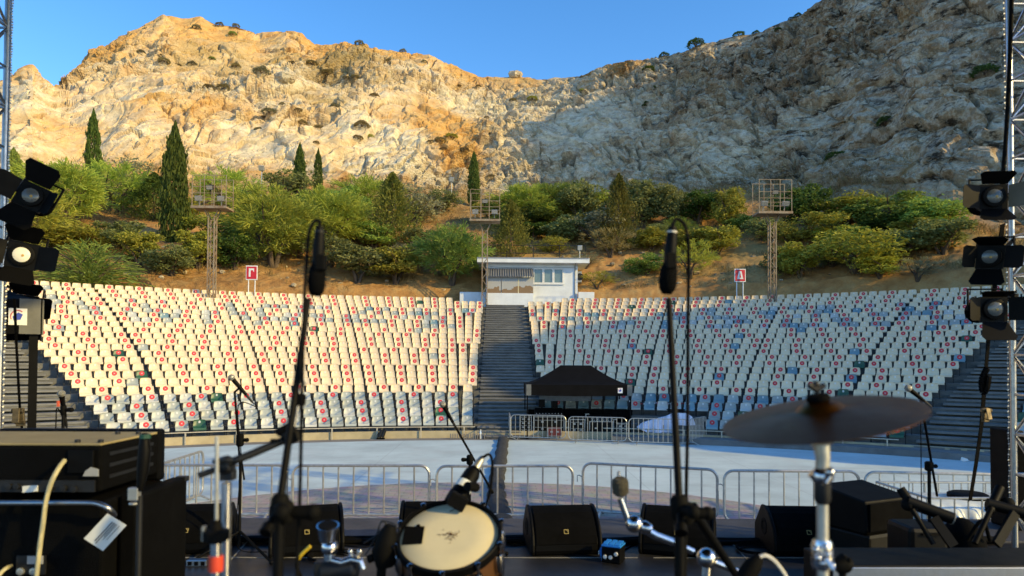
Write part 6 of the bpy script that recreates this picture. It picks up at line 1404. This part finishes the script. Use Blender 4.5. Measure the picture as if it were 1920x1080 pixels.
for x in (40, 64): g = MB(); g.lathe([(.016, 0), (.016, .01), (.008, .012)], at(x, 1071, 3.006), (0, -1, 0), 12); g.build('jack', M['galv'], jp)
x2 = at(352, 908, 3.62).x; zc = at(320, 908, 3.4).z
T = thing('bass_cabinet', 'second black cabinet standing right of the amplifier stack', 'speaker', ((AX + x2) / 2, 3.4, FZ)); g = MB(); g.span((AX + .012, 3.12, FZ + .02), (x2, 3.62, zc)); g.build('cabinet', M['tolex'], T, bevel=.015)
g = MB(); g.span((x2 - .05, 3.585, zc - .02), (x2 + .006, 3.626, zc + .006)); g.build('corner_trim', M['steel_dark'], T, bevel=.004)
# hanging white tag
q = [at(x, y, 2.9) for x, y in ((201, 963), (237, 985), (193, 1033), (157, 1010))]; T = thing('paper_tag', 'white printed tag hanging askew from the chrome bar', 'tag', q[0]); g = MB(); g.prism(q, (0, .002, 0)); g.build('card', M['paper'], T)
def onq(u_, v_): return q[0].lerp(q[1], u_).lerp(q[3].lerp(q[2], u_), v_) + V((0, -.003, 0))
g = MB(); 
for i, (u0, u1, ln) in enumerate(((.42, .46, .75), (.52, .55, .8), (.60, .62, .5), (.66, .68, .6), (.78, .80, .55))): g.prism([onq(u0, .12), onq(u1, .12), onq(u1, .12 + ln), onq(u0, .12 + ln)], (0, .001, 0))
g.build('print_lines', M['ink'], T); g = MB(); g.tube([q[0], q[0].lerp(q[1], .05) + V((0, .01, .02)), at(205, 957, 2.94)], .0015, 5); g.build('string', M['ink'], T)
cable('signal_cable', [at(121, 863, 2.975), at(110, 878, 2.93), at(96, 905, 2.9), at(86, 940, 2.89), at(80, 985, 2.88), at(74, 1030, 2.87), at(66, 1100, 2.86)], .0095, 'cream_cable', 'cream coloured cable curving down from the amplifier head'); cable('signal_cable', [at(-10, 1090, 2.85), at(4, 1072, 2.87), at(14, 1064, 2.9), at(20, 1061, 3.005)], .008, 'cream_cable', 'short cream cable end entering the cabinet at bottom left')
T = thing('standing_microphone', 'black microphone with a green tape mark standing in front of the amplifier head', 'microphone', at(277, 905, 2.7)); g = MB(); g.tube([at(262, 920, 2.7), at(268, 880, 2.7), at(271, 845, 2.7), at(271, 825, 2.7), at(271, 812, 2.7)], [.012, .022, .024, .018, .010], 12); g.build('mic_body', M['black_metal'], T, smooth=60); g = MB(); g.lathe([(.0215, -.008), (.0205, .008)], at(272, 818, 2.695), (0, 0, 1), 12); g.build('green_tape', mat('green_tape', (.004, .05, .035), .6), T)
g = MB(); p = at(262, 930, 2.7); g.cyl((p.x, p.y, FZ), p, .011, n=9); g.build('tube', M['steel_dark'], T, smooth=50)
g = MB(); g.box(at(252, 926, 2.7), (.04, .03, .05)); g.lathe([(.02, -.005), (.02, .005)], at(252, 944, 2.7), (0, 0, 1), 12); g.build('clip', M['galv'], T, bevel=.004)

# cymbal stand boom without a cymbal, and hi-hat rod
T = thing('boom_cymbal_stand', 'chrome cymbal stand with an empty boom arm and black felt block at left', 'cymbal stand', (at(428, 900, 1.6).x, 1.6, FZ)); Y = 1.6
g = MB(); p = at(425, 905, Y); g.cyl((p.x, Y, FZ), p, m(9, Y), n=14); g.build('tube', M['chrome'], T, smooth=50)
g = MB(); g.tube([at(372, 892, Y - .03), at(400, 882, Y - .02), at(424, 870, Y - .02)], m(6, Y), 9); g.tube([at(424, 870, Y - .02), at(470, 852, Y), at(540, 822, Y + .03)], m(7.5, Y), 10); g.build('boom_arm', M['steel_dark'], T, smooth=50)
g = MB(); c = at(424, 872, Y - .01); g.lathe([(m(14, Y), -m(12, Y)), (m(17, Y), -m(6, Y)), (m(17, Y), m(6, Y)), (m(13, Y), m(12, Y))], c, (1, -.3, .3), 16); g.tube([at(400, 866, Y - .04), at(425, 862, Y - .05), at(446, 862, Y - .04)], m(5, Y), 8); g.box(at(428, 890, Y), (m(24, Y), m(24, Y), m(20, Y))); g.build('tilter_clamp', M['steel_dark'], T, smooth=40, bevel=.003)
g = MB(); c = at(544, 818, Y + .03); g.lathe([(m(10, Y), -m(16, Y)), (m(16, Y), -m(8, Y)), (m(16, Y), m(10, Y)), (m(9, Y), m(16, Y))], c, (.8, -.5, .35), 16); g.tube([at(520, 812, Y), at(540, 800, Y), at(556, 812, Y), at(560, 824, Y)], m(8, Y), 9); g.box(at(516, 826, Y + .01), (m(16, Y), m(10, Y), m(6, Y))); g.build('tilter', M['black_metal'], T, smooth=40)
g = MB(); g.tube([at(549, 812, Y + .03), at(558, 760, Y + .03), at(561, 728, Y + .03)], m(4, Y), 8); g.build('cymbal_rod', M['chrome'], T, smooth=50)
g = MB(); g.lathe([(m(12.5, Y), -m(11, Y)), (m(13.5, Y), -m(8, Y)), (m(13.5, Y), m(8, Y)), (m(12, Y), m(11, Y))], at(560, 749, Y + .03), (.1, 0, 1), 16); g.build('felt_block', M['black_cloth'], T, smooth=40)
g = MB(); g.tube([at(556, 718, Y + .03), at(561, 734, Y + .03), at(570, 719, Y + .03)], m(3.5, Y), 7); g.ball(at(555, 716, Y + .03), m(4.5, Y), 8, 6); g.ball(at(571, 717, Y + .03), m(4.5, Y), 8, 6); g.build('wing_nut', M['galv'], T, smooth=50); tripod(T, p.x, Y, r=.33, mt='chrome')
Y = 1.5; T = thing('hihat_stand', 'chrome hi-hat rod with a black clutch and a red taped tube at left', 'hi-hat stand', (at(405, 1000, Y).x, Y, FZ))
g = MB(); a, b_ = at(407, 818, Y), at(406, 1010, Y); g.cyl(b_, a, m(3.6, Y), n=9); g.build('rod', M['galv'], T, smooth=50)
g = MB(); a = at(405, 1015, Y); g.cyl((a.x, Y, FZ), a, m(9.5, Y), n=14); g.build('tube', M['chrome'], T, smooth=50); g = MB(); g.lathe([(m(14, Y), -m(16, Y)), (m(23, Y), -m(10, Y)), (m(23, Y), m(6, Y)), (m(12, Y), m(9, Y)), (m(8, Y), m(26, Y))], at(405, 1001, Y), (0, 0, 1), 18); g.build('clutch', M['rubber'], T, smooth=40)
g = MB(); g.lathe([(m(13, Y), -m(14, Y)), (m(13.5, Y), 0), (m(13, Y), m(14, Y))], at(405, 1056, Y), (0, 0, 1), 16); g.build('red_band', M['red_tape'], T, smooth=40); g = MB(); g.box(at(383, 1000, Y), (m(5, Y), m(12, Y), m(26, Y))); g.build('side_plate', M['galv'], T); tripod(T, a.x, Y, r=.3, mt='chrome')

# drum with microphone
Yd = 2.32; C0 = at(842, 1004, Yd); n_ = V((-.06, -.46, .885)).normalized(); rd = m(93, Yd)
T = thing('snare_drum', 'black snare drum with a cream worn head and a square black patch', 'drum', C0 - n_ * .16)
xa = V((1, 0, .12)); xa = (xa - n_ * xa.dot(n_)).normalized(); ya = n_.cross(xa); D = lambda u_, v_, h: C0 + xa * (u_ * rd) + ya * (v_ * rd) + n_ * h
g = MB(); g.lathe([(rd * .985, -.155), (rd * .99, -.15), (rd * .99, -.02), (rd * .95, -.015)], C0, n_, 48); g.build('shell', M['drum_shell'], T, smooth=40)
g = MB(); g.lathe([(rd * .985, -.003), (rd * .97, .0), (rd * .5, .001), (.001, .001)], C0, n_, 64); hd_ = g.build('drum_head', M['drumhead'], T, smooth=60)
g = MB(); g.lathe([(rd * 1.0, .010), (rd * 1.035, .012), (rd * 1.06, .008), (rd * 1.06, -.022), (rd * 1.02, -.024), (rd * 1.0, -.01), (rd * 1.0, .010)], C0, n_, 64, caps=False); g.build('hoop', M['black_metal'], T, smooth=40); g = MB(); g.lathe([(rd * .995, -.165), (rd * 1.06, -.165), (rd * 1.06, -.14), (rd * .995, -.14), (rd * .995, -.165)], C0, n_, 48, caps=False); g.build('hoop', M['black_metal'], T, smooth=40)
for k in range(10):
    a = k * 2 * PI / 10 + .22; e = xa * math.cos(a) + ya * math.sin(a); g = MB(); c = C0 + e * rd * 1.09; g.lathe([(.005, -.15), (.005, .004), (.009, .004), (.009, .014), (.005, .016)], c, n_, 10); g.lathe([(.016, -.105), (.019, -.09), (.019, -.05), (.014, -.035)], C0 + e * rd * 1.04, n_, 12); g.build('tension_lug', M['chrome'], T, smooth=50)
g = MB(); g.prism([D(u_, v_, .003) for u_, v_ in ((-.93, -.18), (-.53, -.20), (-.50, .30), (-.58, .31), (-.60, .38), (-.66, .38), (-.67, .31), (-.90, .36))], n_ * .002); g.build('black_patch', M['black_cloth'], hd_)
g = MB(); rr_ = np.random.default_rng(4)
for k in range(60):
    a, q_ = rr_.random() * 6.28, abs(rr_.normal()) * .085; u_, v_ = .02 + q_ * math.cos(a) * 1.3, .02 + q_ * math.sin(a); da, l = rr_.random() * 3.14, rr_.uniform(.01, .04); t = .004; g.prism([D(u_ + x * math.cos(da) - y * math.sin(da), v_ + x * math.sin(da) + y * math.cos(da), .0022) for x, y in ((-l, -t), (l, -t * .5), (l, t * .5), (-l, t))], n_ * .0006)
g.build('stick_marks', M['worn'] if 'worn' in M else M['drum_shell'], hd_)
g = MB(); g.prism([D(u_, v_, .0022) for u_, v_ in ((.0, .72), (.10, .79), (.11, .77), (.01, .70))], n_ * .0006); g.build('pencil_mark', M['ink'], hd_)
# stand of the drum
g = MB(); q = C0 - n_ * .18; g.cyl((q.x, q.y + .05, FZ), q, .014, n=10); 
for k in range(3): a = k * 2.1 + .3; e = xa * math.cos(a) + ya * math.sin(a); g.tube([q, q + e * rd * .9 + n_ * .0, q + e * rd * 1.09 + n_ * .03], .009, 7)
tag(g.build('drum_stand', M['chrome'], smooth=50), 'chrome stand cradling the snare drum from below', 'drum stand')
T = thing('drum_microphone', 'black drum microphone with a white label clipped to the drum rim', 'microphone', at(862, 925, 2.55)); a, b_ = at(848, 948, 2.50), at(893, 876, 2.60); d = (b_ - a); Lm = d.length; d.normalize(); u_ = m(1, 2.45)
g = MB(); g.lathe([(10 * u_, -4 * u_), (19 * u_, 2 * u_), (20 * u_, 22 * u_), (17 * u_, 40 * u_), (16 * u_, Lm - 16 * u_), (11 * u_, Lm - 4 * u_)], a, d, 18); g.build('mic_body', M['black_metal'], T, smooth=50); g = MB(); g.lathe([(17.5 * u_, 38 * u_), (17 * u_, 54 * u_)], a, d, 18); g.build('white_label', M['paper'], T, smooth=40)
g = MB(); g.lathe([(9 * u_, Lm - 4 * u_), (8 * u_, Lm + 14 * u_), (5 * u_, Lm + 26 * u_)], a, d, 14); g.build('plug', M['galv'], T, smooth=50); g = MB(); g.tube([at(876, 912, 2.47), at(893, 914, 2.52)], 9 * u_, 10); g.build('clip_screw', M['rubber'], T); g = MB(); g.box(at(858, 940, 2.42), (34 * u_, 20 * u_, 26 * u_), Matrix.Rotation(.5, 3, 'Y')); g.build('rim_clip', M['rubber'], T, bevel=.004)
e = a + d * (Lm + 26 * u_); cable('microphone_cable', [e, at(908, 856, 2.52), at(916, 852, 2.53), at(922, 860, 2.54), at(923, 885, 2.55), at(918, 925, 2.56), at(909, 955, 2.58), at(905, 990, 2.75), at(930, 1045, 3.0)], .0055, 'rubber', 'black cable looping over from the drum microphone', 8)
# dark clamp with loose wires at the left of the drum
T = thing('drum_clamp', 'black multi clamp with loose thin wires at the left rim of the drum', 'clamp', at(728, 1040, 2.3)); g = MB(); g.tube([at(722, 1062, 2.3), at(720, 1035, 2.3), at(728, 1000, 2.3), at(733, 985, 2.3)], [.03, .042, .03, .018], 12); g.tube([at(700, 1045, 2.3), at(690, 1049, 2.3)], .014, 9); g.tube([at(716, 1060, 2.3), at(714, 1085, 2.3)], .016, 9); g.build('clamp_body', M['rubber'], T, smooth=50); p = at(716, 1080, 2.3); g = MB(); g.cyl((p.x, p.y, FZ), p, .013, n=9); g.build('tube', M['black_metal'], T)
g = MB()
for pts in (((733, 1000), (722, 980), (714, 979), (705, 1003), (682, 1019)), ((736, 998), (742, 984), (716, 978), (708, 1000)), ((728, 996), (712, 1000), (700, 1015), (692, 1030), (684, 1042)), ((740, 990), (750, 992), (745, 1000))): g.tube(smooth_path([at(x, y, 2.3) for x, y in pts], 5), .0026, 5)
g.build('loose_wires', M['steel_dark'], T, smooth=60)
# chrome tom holder
Y = 2.05; T = thing('tom_holder', 'empty chrome tom holder with cup, ball joint and wing nuts left of the drum', 'drum hardware', at(616, 1040, Y)); g = MB(); g.lathe([(m(12, Y), -m(18, Y)), (m(17, Y), -m(14, Y)), (m(20, Y), m(8, Y)), (m(21, Y), m(14, Y)), (m(12, Y), m(14, Y))], at(615, 998, Y), (.03, -.25, 1), 22); g.build('cup', M['chrome'], T, smooth=40); g = MB(); g.lathe([(m(18, Y), m(14.2, Y)), (m(17, Y), m(16, Y))], at(615, 998, Y), (.03, -.25, 1), 20); g.build('cup_shade_disc', M['rubber'], T)  # black disc put in as the shaded hollow of the cup
g = MB(); g.ball(at(618, 1026, Y), m(16, Y), 16, 10); g.cyl(at(617, 1014, Y), at(618, 1050, Y), m(11, Y), n=14); g.build('ball_joint', M['chrome'], T, smooth=60)
g = MB(); g.lathe([(m(20, Y), -m(34, Y)), (m(22, Y), -m(20, Y)), (m(22, Y), m(26, Y)), (m(14, Y), m(34, Y))], at(638, 1068, Y), (1, 0, .1), 18); g.box(at(612, 1066, Y), (m(40, Y), m(30, Y), m(30, Y))); g.build('clamp_block', M['steel_dark'], T, smooth=40, bevel=.005)
g = MB(); g.tube([at(622, 1050, Y - .03), at(640, 1055, Y - .03), at(660, 1048, Y - .03), at(676, 1052, Y - .03), at(680, 1066, Y - .03)], m(7, Y), 9); g.build('chrome_arm', M['chrome'], T, smooth=50)
for x in (659, 672): g = MB(); g.tube([at(666, 1052, Y - .03), at(x + (x - 665) * .3, 1036, Y - .03)], m(4, Y), 7); g.ball(at(x + (x - 665) * .3, 1034, Y - .03), m(5, Y), 9, 6); g.build('wing_nut', M['chrome'], T, smooth=50)
p = at(634, 1085, Y); g = MB(); g.cyl((p.x, Y, FZ), p, .016, n=12); g.build('tube', M['chrome'], T, smooth=50)
cable('yellow_cable_end', [at(582, 1024, 2.3), at(573, 1032, 2.3), at(565, 1040, 2.3), at(559, 1048, 2.3)], .0065, 'yellow', 'short bright yellow cable end beside the boom cable', 4); cable('microphone_cable', [at(559, 1048, 2.3), at(556, 1062, 2.3), at(563, 1078, 2.3), at(575, 1100, 2.3)], .006, 'rubber', 'black cable continuing below the yellow cable end')
# chrome cymbal arm, centre right
Y = 2.38; T = thing('cymbal_boom', 'chrome cymbal arm with ball joint and worn felt at its tip, right of the drum', 'drum hardware', at(1325, 1045, Y))
g = MB(); g.tube([at(1163, 935, Y), at(1170, 955, Y), at(1180, 982, Y)], m(6, Y), 10); g.tube([at(1160, 893, Y), at(1160, 884, Y)], m(3, Y), 8); g.build('cymbal_rod', M['chrome'], T, smooth=50)
M['felt'] = mat('worn_felt', (.085, .075, .05), .9, vscale=40, var=.3, bump=.8, bscale=300)
g = MB(); g.lathe([(m(10, Y), -m(17, Y)), (m(15, Y), -m(12, Y)), (m(16, Y), m(4, Y)), (m(15, Y), m(12, Y)), (m(9, Y), m(17, Y))], at(1163, 912, Y), (-.12, -.25, 1), 16); g.build('felt', M['felt'], T, smooth=40)
g = MB(); g.ball(at(1189, 982, Y), m(17, Y), 18, 12); g.lathe([(m(9, Y), 0), (m(13, Y), m(8, Y)), (m(10, Y), m(22, Y))], at(1199, 985, Y), (1, -.1, -.35), 14); g.build('ball_joint', M['chrome'], T, smooth=60)
g = MB(); g.tube([at(1200, 987, Y), at(1230, 1004, Y), at(1262, 1016, Y)], m(8, Y), 10); g.tube([at(1262, 1016, Y), at(1300, 1034, Y)], m(6.5, Y), 10); g.build('arm', M['chrome'], T, smooth=50)
g = MB(); g.ball(at(1325, 1046, Y), m(19, Y), 18, 12); g.cyl(at(1325, 1046, Y), at(1322, 1090, Y), m(10, Y), n=12); g.build('base_joint', M['chrome'], T, smooth=60)
g = MB(); g.tube([at(1334, 1052, Y), at(1395, 1076, Y), at(1420, 1092, Y)], m(7, Y), 10); g.build('lower_arm', M['chrome'], T, smooth=50); p = at(1322, 1088, Y); g = MB(); g.cyl((p.x, Y, FZ), p, .014, n=10); g.build('tube', M['chrome'], T, smooth=50)
T = thing('tom_microphone', 'small black clip microphone at the bottom edge with a pale cable', 'microphone', at(1415, 1060, 1.9)); g = MB(); g.tube([at(1395, 1086, 1.9), at(1412, 1060, 1.9), at(1424, 1044, 1.9)], [.026, .024, .014], 12); g.build('mic_body', M['rubber'], T, smooth=50); g = MB(); p = at(1395, 1090, 1.9); g.cyl((p.x, p.y, FZ), p, .012, n=8); g.build('tube', M['black_metal'], T)
cable('microphone_cable', [at(1424, 1044, 1.9), at(1436, 1042, 1.9), at(1452, 1052, 1.9), at(1470, 1075, 1.9), at(1482, 1100, 1.9)], .006, 'white_tape', 'pale cable arching from the clip microphone at the bottom edge')
# big cymbal and its stand
Y = 1.36; Cc = at(1537, 768, Y); nc = V((-.195, -.090, .978)).normalized(); rc = m(180, Y)
T = thing('ride_cymbal', 'large bronze cymbal tilted toward the camera at right', 'cymbal', Cc); g = MB()
prof = [(rc, -.016), (rc * .985, -.0156), (rc * .8, -.010), (rc * .6, -.0052), (rc * .4, -.0012), (rc * .255, .001), (rc * .235, .003), (rc * .20, .009), (rc * .15, .015), (rc * .09, .018), (rc * .03, .019)]
g.lathe(prof + [(r_, h_ - .0012) for r_, h_ in reversed(prof)] + [prof[0]], Cc, nc, 120, caps=False)
def cymbal_mat():
    mt = M['bronze']; nt = mt.node_tree; N = nt.nodes; L = nt.links; b = N['Principled BSDF']; tc = N.new('ShaderNodeTexCoord'); mp = N.new('ShaderNodeMapping'); wv = N.new('ShaderNodeTexWave'); wv.wave_type = 'RINGS'; wv.rings_direction = 'SPHERICAL'; wv.inputs['Scale'].default_value = 70; wv.inputs['Distortion'].default_value = .6
    L.new(tc.outputs['Object'], mp.inputs['Vector']); L.new(mp.outputs[0], wv.inputs['Vector']); bp = N.new('ShaderNodeBump'); bp.inputs['Strength'].default_value = .25; bp.inputs['Distance'].default_value = .002; L.new(wv.outputs['Fac'], bp.inputs['Height']); L.new(bp.outputs[0], b.inputs['Normal'])
cymbal_mat(); g.build('cymbal_plate', M['bronze'], T, smooth=50)
g = MB(); d = Cc + nc * .0; xa = V((1, 0, .14)).normalized(); yy = nc.cross(xa); q = lambda u_, v_: Cc + xa * u_ + yy * v_ + nc * (-.0045 + .0); g.prism([q(.075, .055), q(.105, .085), q(.11, .080), q(.08, .05)], nc * .0015); g.build('edge_scratch', mat('cymbal_scratch', (.30, .25, .14), .6), T)
T = thing('cymbal_stand', 'chrome cymbal stand rising under the big bronze cymbal', 'cymbal stand', (at(1543, 1000, Y).x, Y, FZ)); top = Cc + nc * .019
g = MB(); g.lathe([(m(20, Y), 0), (m(22, Y), .003), (m(20, Y), .011), (m(9, Y), .014)], top, nc, 18); g.build('felt', M['black_cloth'], T, smooth=40)
g = MB(); g.cyl(Cc - nc * .06, top + nc * .036, m(4, Y), n=9); g.ball(top + nc * .033, m(7, Y), 10, 8); g.tube([top + nc * .022 + V((-.016, 0, .010)), top + nc * .02, top + nc * .022 + V((.016, 0, .010))], m(6, Y), 8); g.build('wing_nut', M['steel_dark'], T, smooth=50)
g = MB(); g.tube([Cc - nc * .03, at(1538, 822, Y), at(1543, 858, Y), at(1541, 888, Y)], [m(13, Y), m(16, Y), m(13, Y), m(12, Y)], 14); g.tube([at(1520, 830, Y - .02), at(1560, 828, Y - .02)], m(6, Y), 8); g.build('tilter', M['galv'], T, smooth=50)
g = MB(); g.ball(at(1542, 893, Y), m(20, Y), 18, 12); g.ball(at(1556, 885, Y - .03), m(9, Y), 12, 8); g.tube([at(1520, 888, Y), at(1530, 896, Y)], m(7, Y), 9); g.tube([at(1548, 905, Y - .03), at(1562, 884, Y - .03)], m(5, Y), 8); g.build('ball_joint', M['chrome'], T, smooth=60)
g = MB(); p = at(1542, 905, Y); g.lathe([(m(15, Y), 0), (m(15, Y), -m(32, Y)), (m(10.5, Y), -m(40, Y))], p, (0, 0, 1), 16); g.build('collar', M['steel_dark'], T, smooth=40); g = MB(); g.cyl((p.x, p.y, FZ), p, m(10.5, Y), n=16); g.build('tube', M['galv'], T, smooth=50)
g = MB(); c = at(1542, 1040, Y); g.lathe([(m(17, Y), -m(26, Y)), (m(20, Y), -m(16, Y)), (m(20, Y), m(16, Y)), (m(16, Y), m(28, Y))], c, (0, 0, 1), 16)
for k, (x, y) in enumerate(((1530, 1030), (1547, 1026), (1534, 1046), (1552, 1040), (1543, 1056), (1560, 1060))): g.ball(at(x, y, Y - .03), m(6.5, Y), 9, 6)
g.tube([at(1548, 1048, Y - .03), at(1562, 1068, Y - .04)], m(6, Y), 8); g.build('memory_lock', M['chrome'], T, smooth=50)
tripod(T, p.x, p.y, r=.36, mt='chrome')
T = thing('drum_lug_microphone', 'black clip microphone low beside the cymbal stand', 'microphone', at(1578, 1060, 1.8)); g = MB(); g.tube([at(1566, 1062, 1.8), at(1580, 1056, 1.8), at(1592, 1062, 1.8)], [.02, .026, .02], 10); g.ball(at(1592, 1050, 1.76), .007, 8, 6); g.build('mic_body', M['rubber'], T, smooth=50); g = MB(); p = at(1580, 1062, 1.8); g.cyl((p.x, p.y, FZ), p, .010, n=8); g.build('tube', M['black_metal'], T)
# flight case bottom right with folded stands on it
cz = at(1740, 1026, 3.75).z; cy0 = 3.75 * 346 / 381; cx0 = at(1563, 1060, cy0).x
T = thing('road_case', 'black road case with an aluminium front edge at the bottom right', 'case', (cx0 + .7, cy0 + .2, FZ)); g = MB(); g.span((cx0, cy0 + .006, FZ + .02), (cx0 + 1.5, 3.75, cz)); g.build('case_body', M['case'], T, bevel=.008)
g = MB(); g.span((cx0 - .004, cy0 - .004, cz - .055), (cx0 + 1.504, cy0 + .005, cz - .008)); g.span((cx0 - .004, cy0 - .004, FZ + .02), (cx0 + .03, cy0 + .005, cz - .056)); g.build('edge_trim', M['alu'], T, bevel=.003)
g = MB()
for i in range(90): x = cx0 + .05 + i * .016; g.span((x, cy0 - .002, cz - .075), (x + .009, cy0 + .005, cz - .058)); g.span((x, cy0 - .002, cz - .095), (x + .009, cy0 + .005, cz - .078))
g.build('mesh_grille', M['galv'], T)
GSX = 'folded black stands on the road case'
def fold_stand(pairs, lab):
    T = thing('folding_stand', lab, 'stand', at(*pairs[0][1], 3.65), GSX)
    for i, (a, b_, r_, nm, mt) in enumerate(pairs):
        g = MB(); A, B_ = at(*a, 3.68 - .04 * i), at(*b_, 3.62 - .04 * i)
        if nm == 'flat_leg': g.bar(A, B_, 2 * r_, .02, up=(0, -1, 0))
        else: g.tube([A, B_], r_, 10)
        if nm == 'cross_tube': g.lathe([(r_ * 1.05, 0), (r_ * 1.05, .006)], B_, (B_ - A), 12, mi=1)
        g.build(nm, [M[mt], M['grey_patch']] if nm == 'cross_tube' else M[mt], T, smooth=40)
    g = MB(); g.ball(at(pairs[0][0][0] + 14, pairs[0][0][1] + 30, 3.64), .035, 12, 8); g.build('hinge', M['rubber'], T, smooth=50)
fold_stand([((1688, 916), (1718, 958), .024, 'upper_leg', 'black_metal'), ((1700, 940), (1785, 972), .032, 'cross_tube', 'black_metal'), ((1710, 955), (1750, 1020), .013, 'lower_leg', 'black_metal'), ((1750, 970), (1788, 1024), .024, 'flat_leg', 'black_metal')], 'folded black stand on the road case beside the loudspeaker')
fold_stand([((1875, 914), (1855, 958), .024, 'upper_leg', 'black_metal'), ((1850, 944), (1935, 966), .030, 'cross_tube', 'black_metal'), ((1858, 955), (1828, 1019), .015, 'lower_leg', 'black_metal'), ((1903, 962), (1868, 1021), .024, 'flat_leg', 'black_metal')], 'folded black stand on the road case in front of the water tank')
g = MB(); g.span((at(1707, 1000, 4.6).x, 4.6, FZ), (at(1780, 1000, 4.6).x, 4.9, at(1740, 990, 4.6).z)); T = thing('amp_case', 'dark blue black case in shade behind the folded stands', 'case', (at(1747, 1000, 4.6).x, 4.8, FZ)); g.build('case_body', M['case'], T, bevel=.03); g = MB(); g.span((at(1730, 1000, 4.59).x, 4.585, at(1740, 1004, 4.6).z), (at(1765, 1000, 4.59).x, 4.597, at(1740, 1000, 4.6).z)); g.build('handle', M['rubber'], T)
g = MB(); c = V((at(1832, 1000, 4.6).x, 4.75, FZ)); hz = at(1832, 984, 4.6).z - FZ; g.ball(c + V((0, 0, hz * .45)), .24, 20, 12, (.62 * 1.0, .8, hz * .58 / .24)); T = thing('gear_bag', 'slumped black gear bag behind the second folded stand', 'bag', c); g.build('bag_body', M['black_cloth'], T, smooth=80); g = MB(); g.tube(smooth_path([c + V((-.08, -.16, hz * .8)), c + V((0, -.2, hz * 1.08)), c + V((.08, -.16, hz * .8))], 4), .012, 7); g.build('bag_handle', M['black_cloth'], T, smooth=60)
# ------------------------------------------------------------------ stage roof overhead, unseen, added to keep the sky off the gear
TR = thing('added_stage_roof', 'unseen dark canvas roof added above the two truss towers', 'roof', (0, 2, 8.6))
g = MB(); g.prism([(-5.2, -6, 8.7), (5.2, -6, 8.7), (5.2, 6.2, 8.7), (-5.2, 6.2, 8.7)], (0, 0, .06)); g.build('canopy', M['tent'], TR)
g = MB()
for z in (8.35, 8.63): g.tube([(xl_ - .2, 5.3, z), (xr + .2, 5.3, z)], .024, 8)
for i in range(26): x = xl_ + (xr - xl_) * i / 26; g.tube([(x, 5.3, 8.35 + .28 * (i % 2)), (x + (xr - xl_) / 26, 5.3, 8.35 + .28 * ((i + 1) % 2))], .012, 6)
g.build('front_beam', M['alu'], TR)

# unseen tower added right of the stage so its lattice throws long floor shadows
TS = thing('shadow_tower', 'unseen lattice tower with boxes, added right of the stage for its shadows', 'tower', (14.6, 9.6, 0))
for k, (x, y) in enumerate(((14.2, 8.4), (14.4, 11.0))):
    g = MB(); w_ = .5
    cs = [(x, y), (x + w_, y), (x + w_, y + w_), (x, y + w_)]
    for q in cs: g.cyl((*q, 0), (*q, 12.5), .05, n=8)
    for i in range(18):
        for h in range(4): a, b_ = cs[h], cs[(h + 1) % 4]; g.cyl((*a, .1 + i * .68), (*b_, .1 + (i + 1) * .68 if (i + h) % 2 else .1 + i * .68), .03, n=5)
    g.build('tower_leg', M['alu'], TS)
g = MB()
for z in (4.2, 6.9, 9.0, 10.6, 12.3):
    for dz in (0, .4): g.cyl((14.5, 7.0, z + dz), (14.6, 12.8, z + dz), .05, n=6)
    for i in range(10): g.cyl((14.5, 7.2 + .55 * i, z), (14.5, 7.5 + .55 * i, z + .4), .025, n=5)
g.build('cross_beams', M['alu'], TS)
for i in range(5): g = MB(); g.box((14.4 - .03 * i * i, 9.8, 6.5 - .42 * i), (.6, 1.15, .40), Matrix.Rotation(.06 * i, 3, 'Y')); g.build('loudspeaker', M['black'], TS)  # boxes added to cast the solid shadow patch on the floor
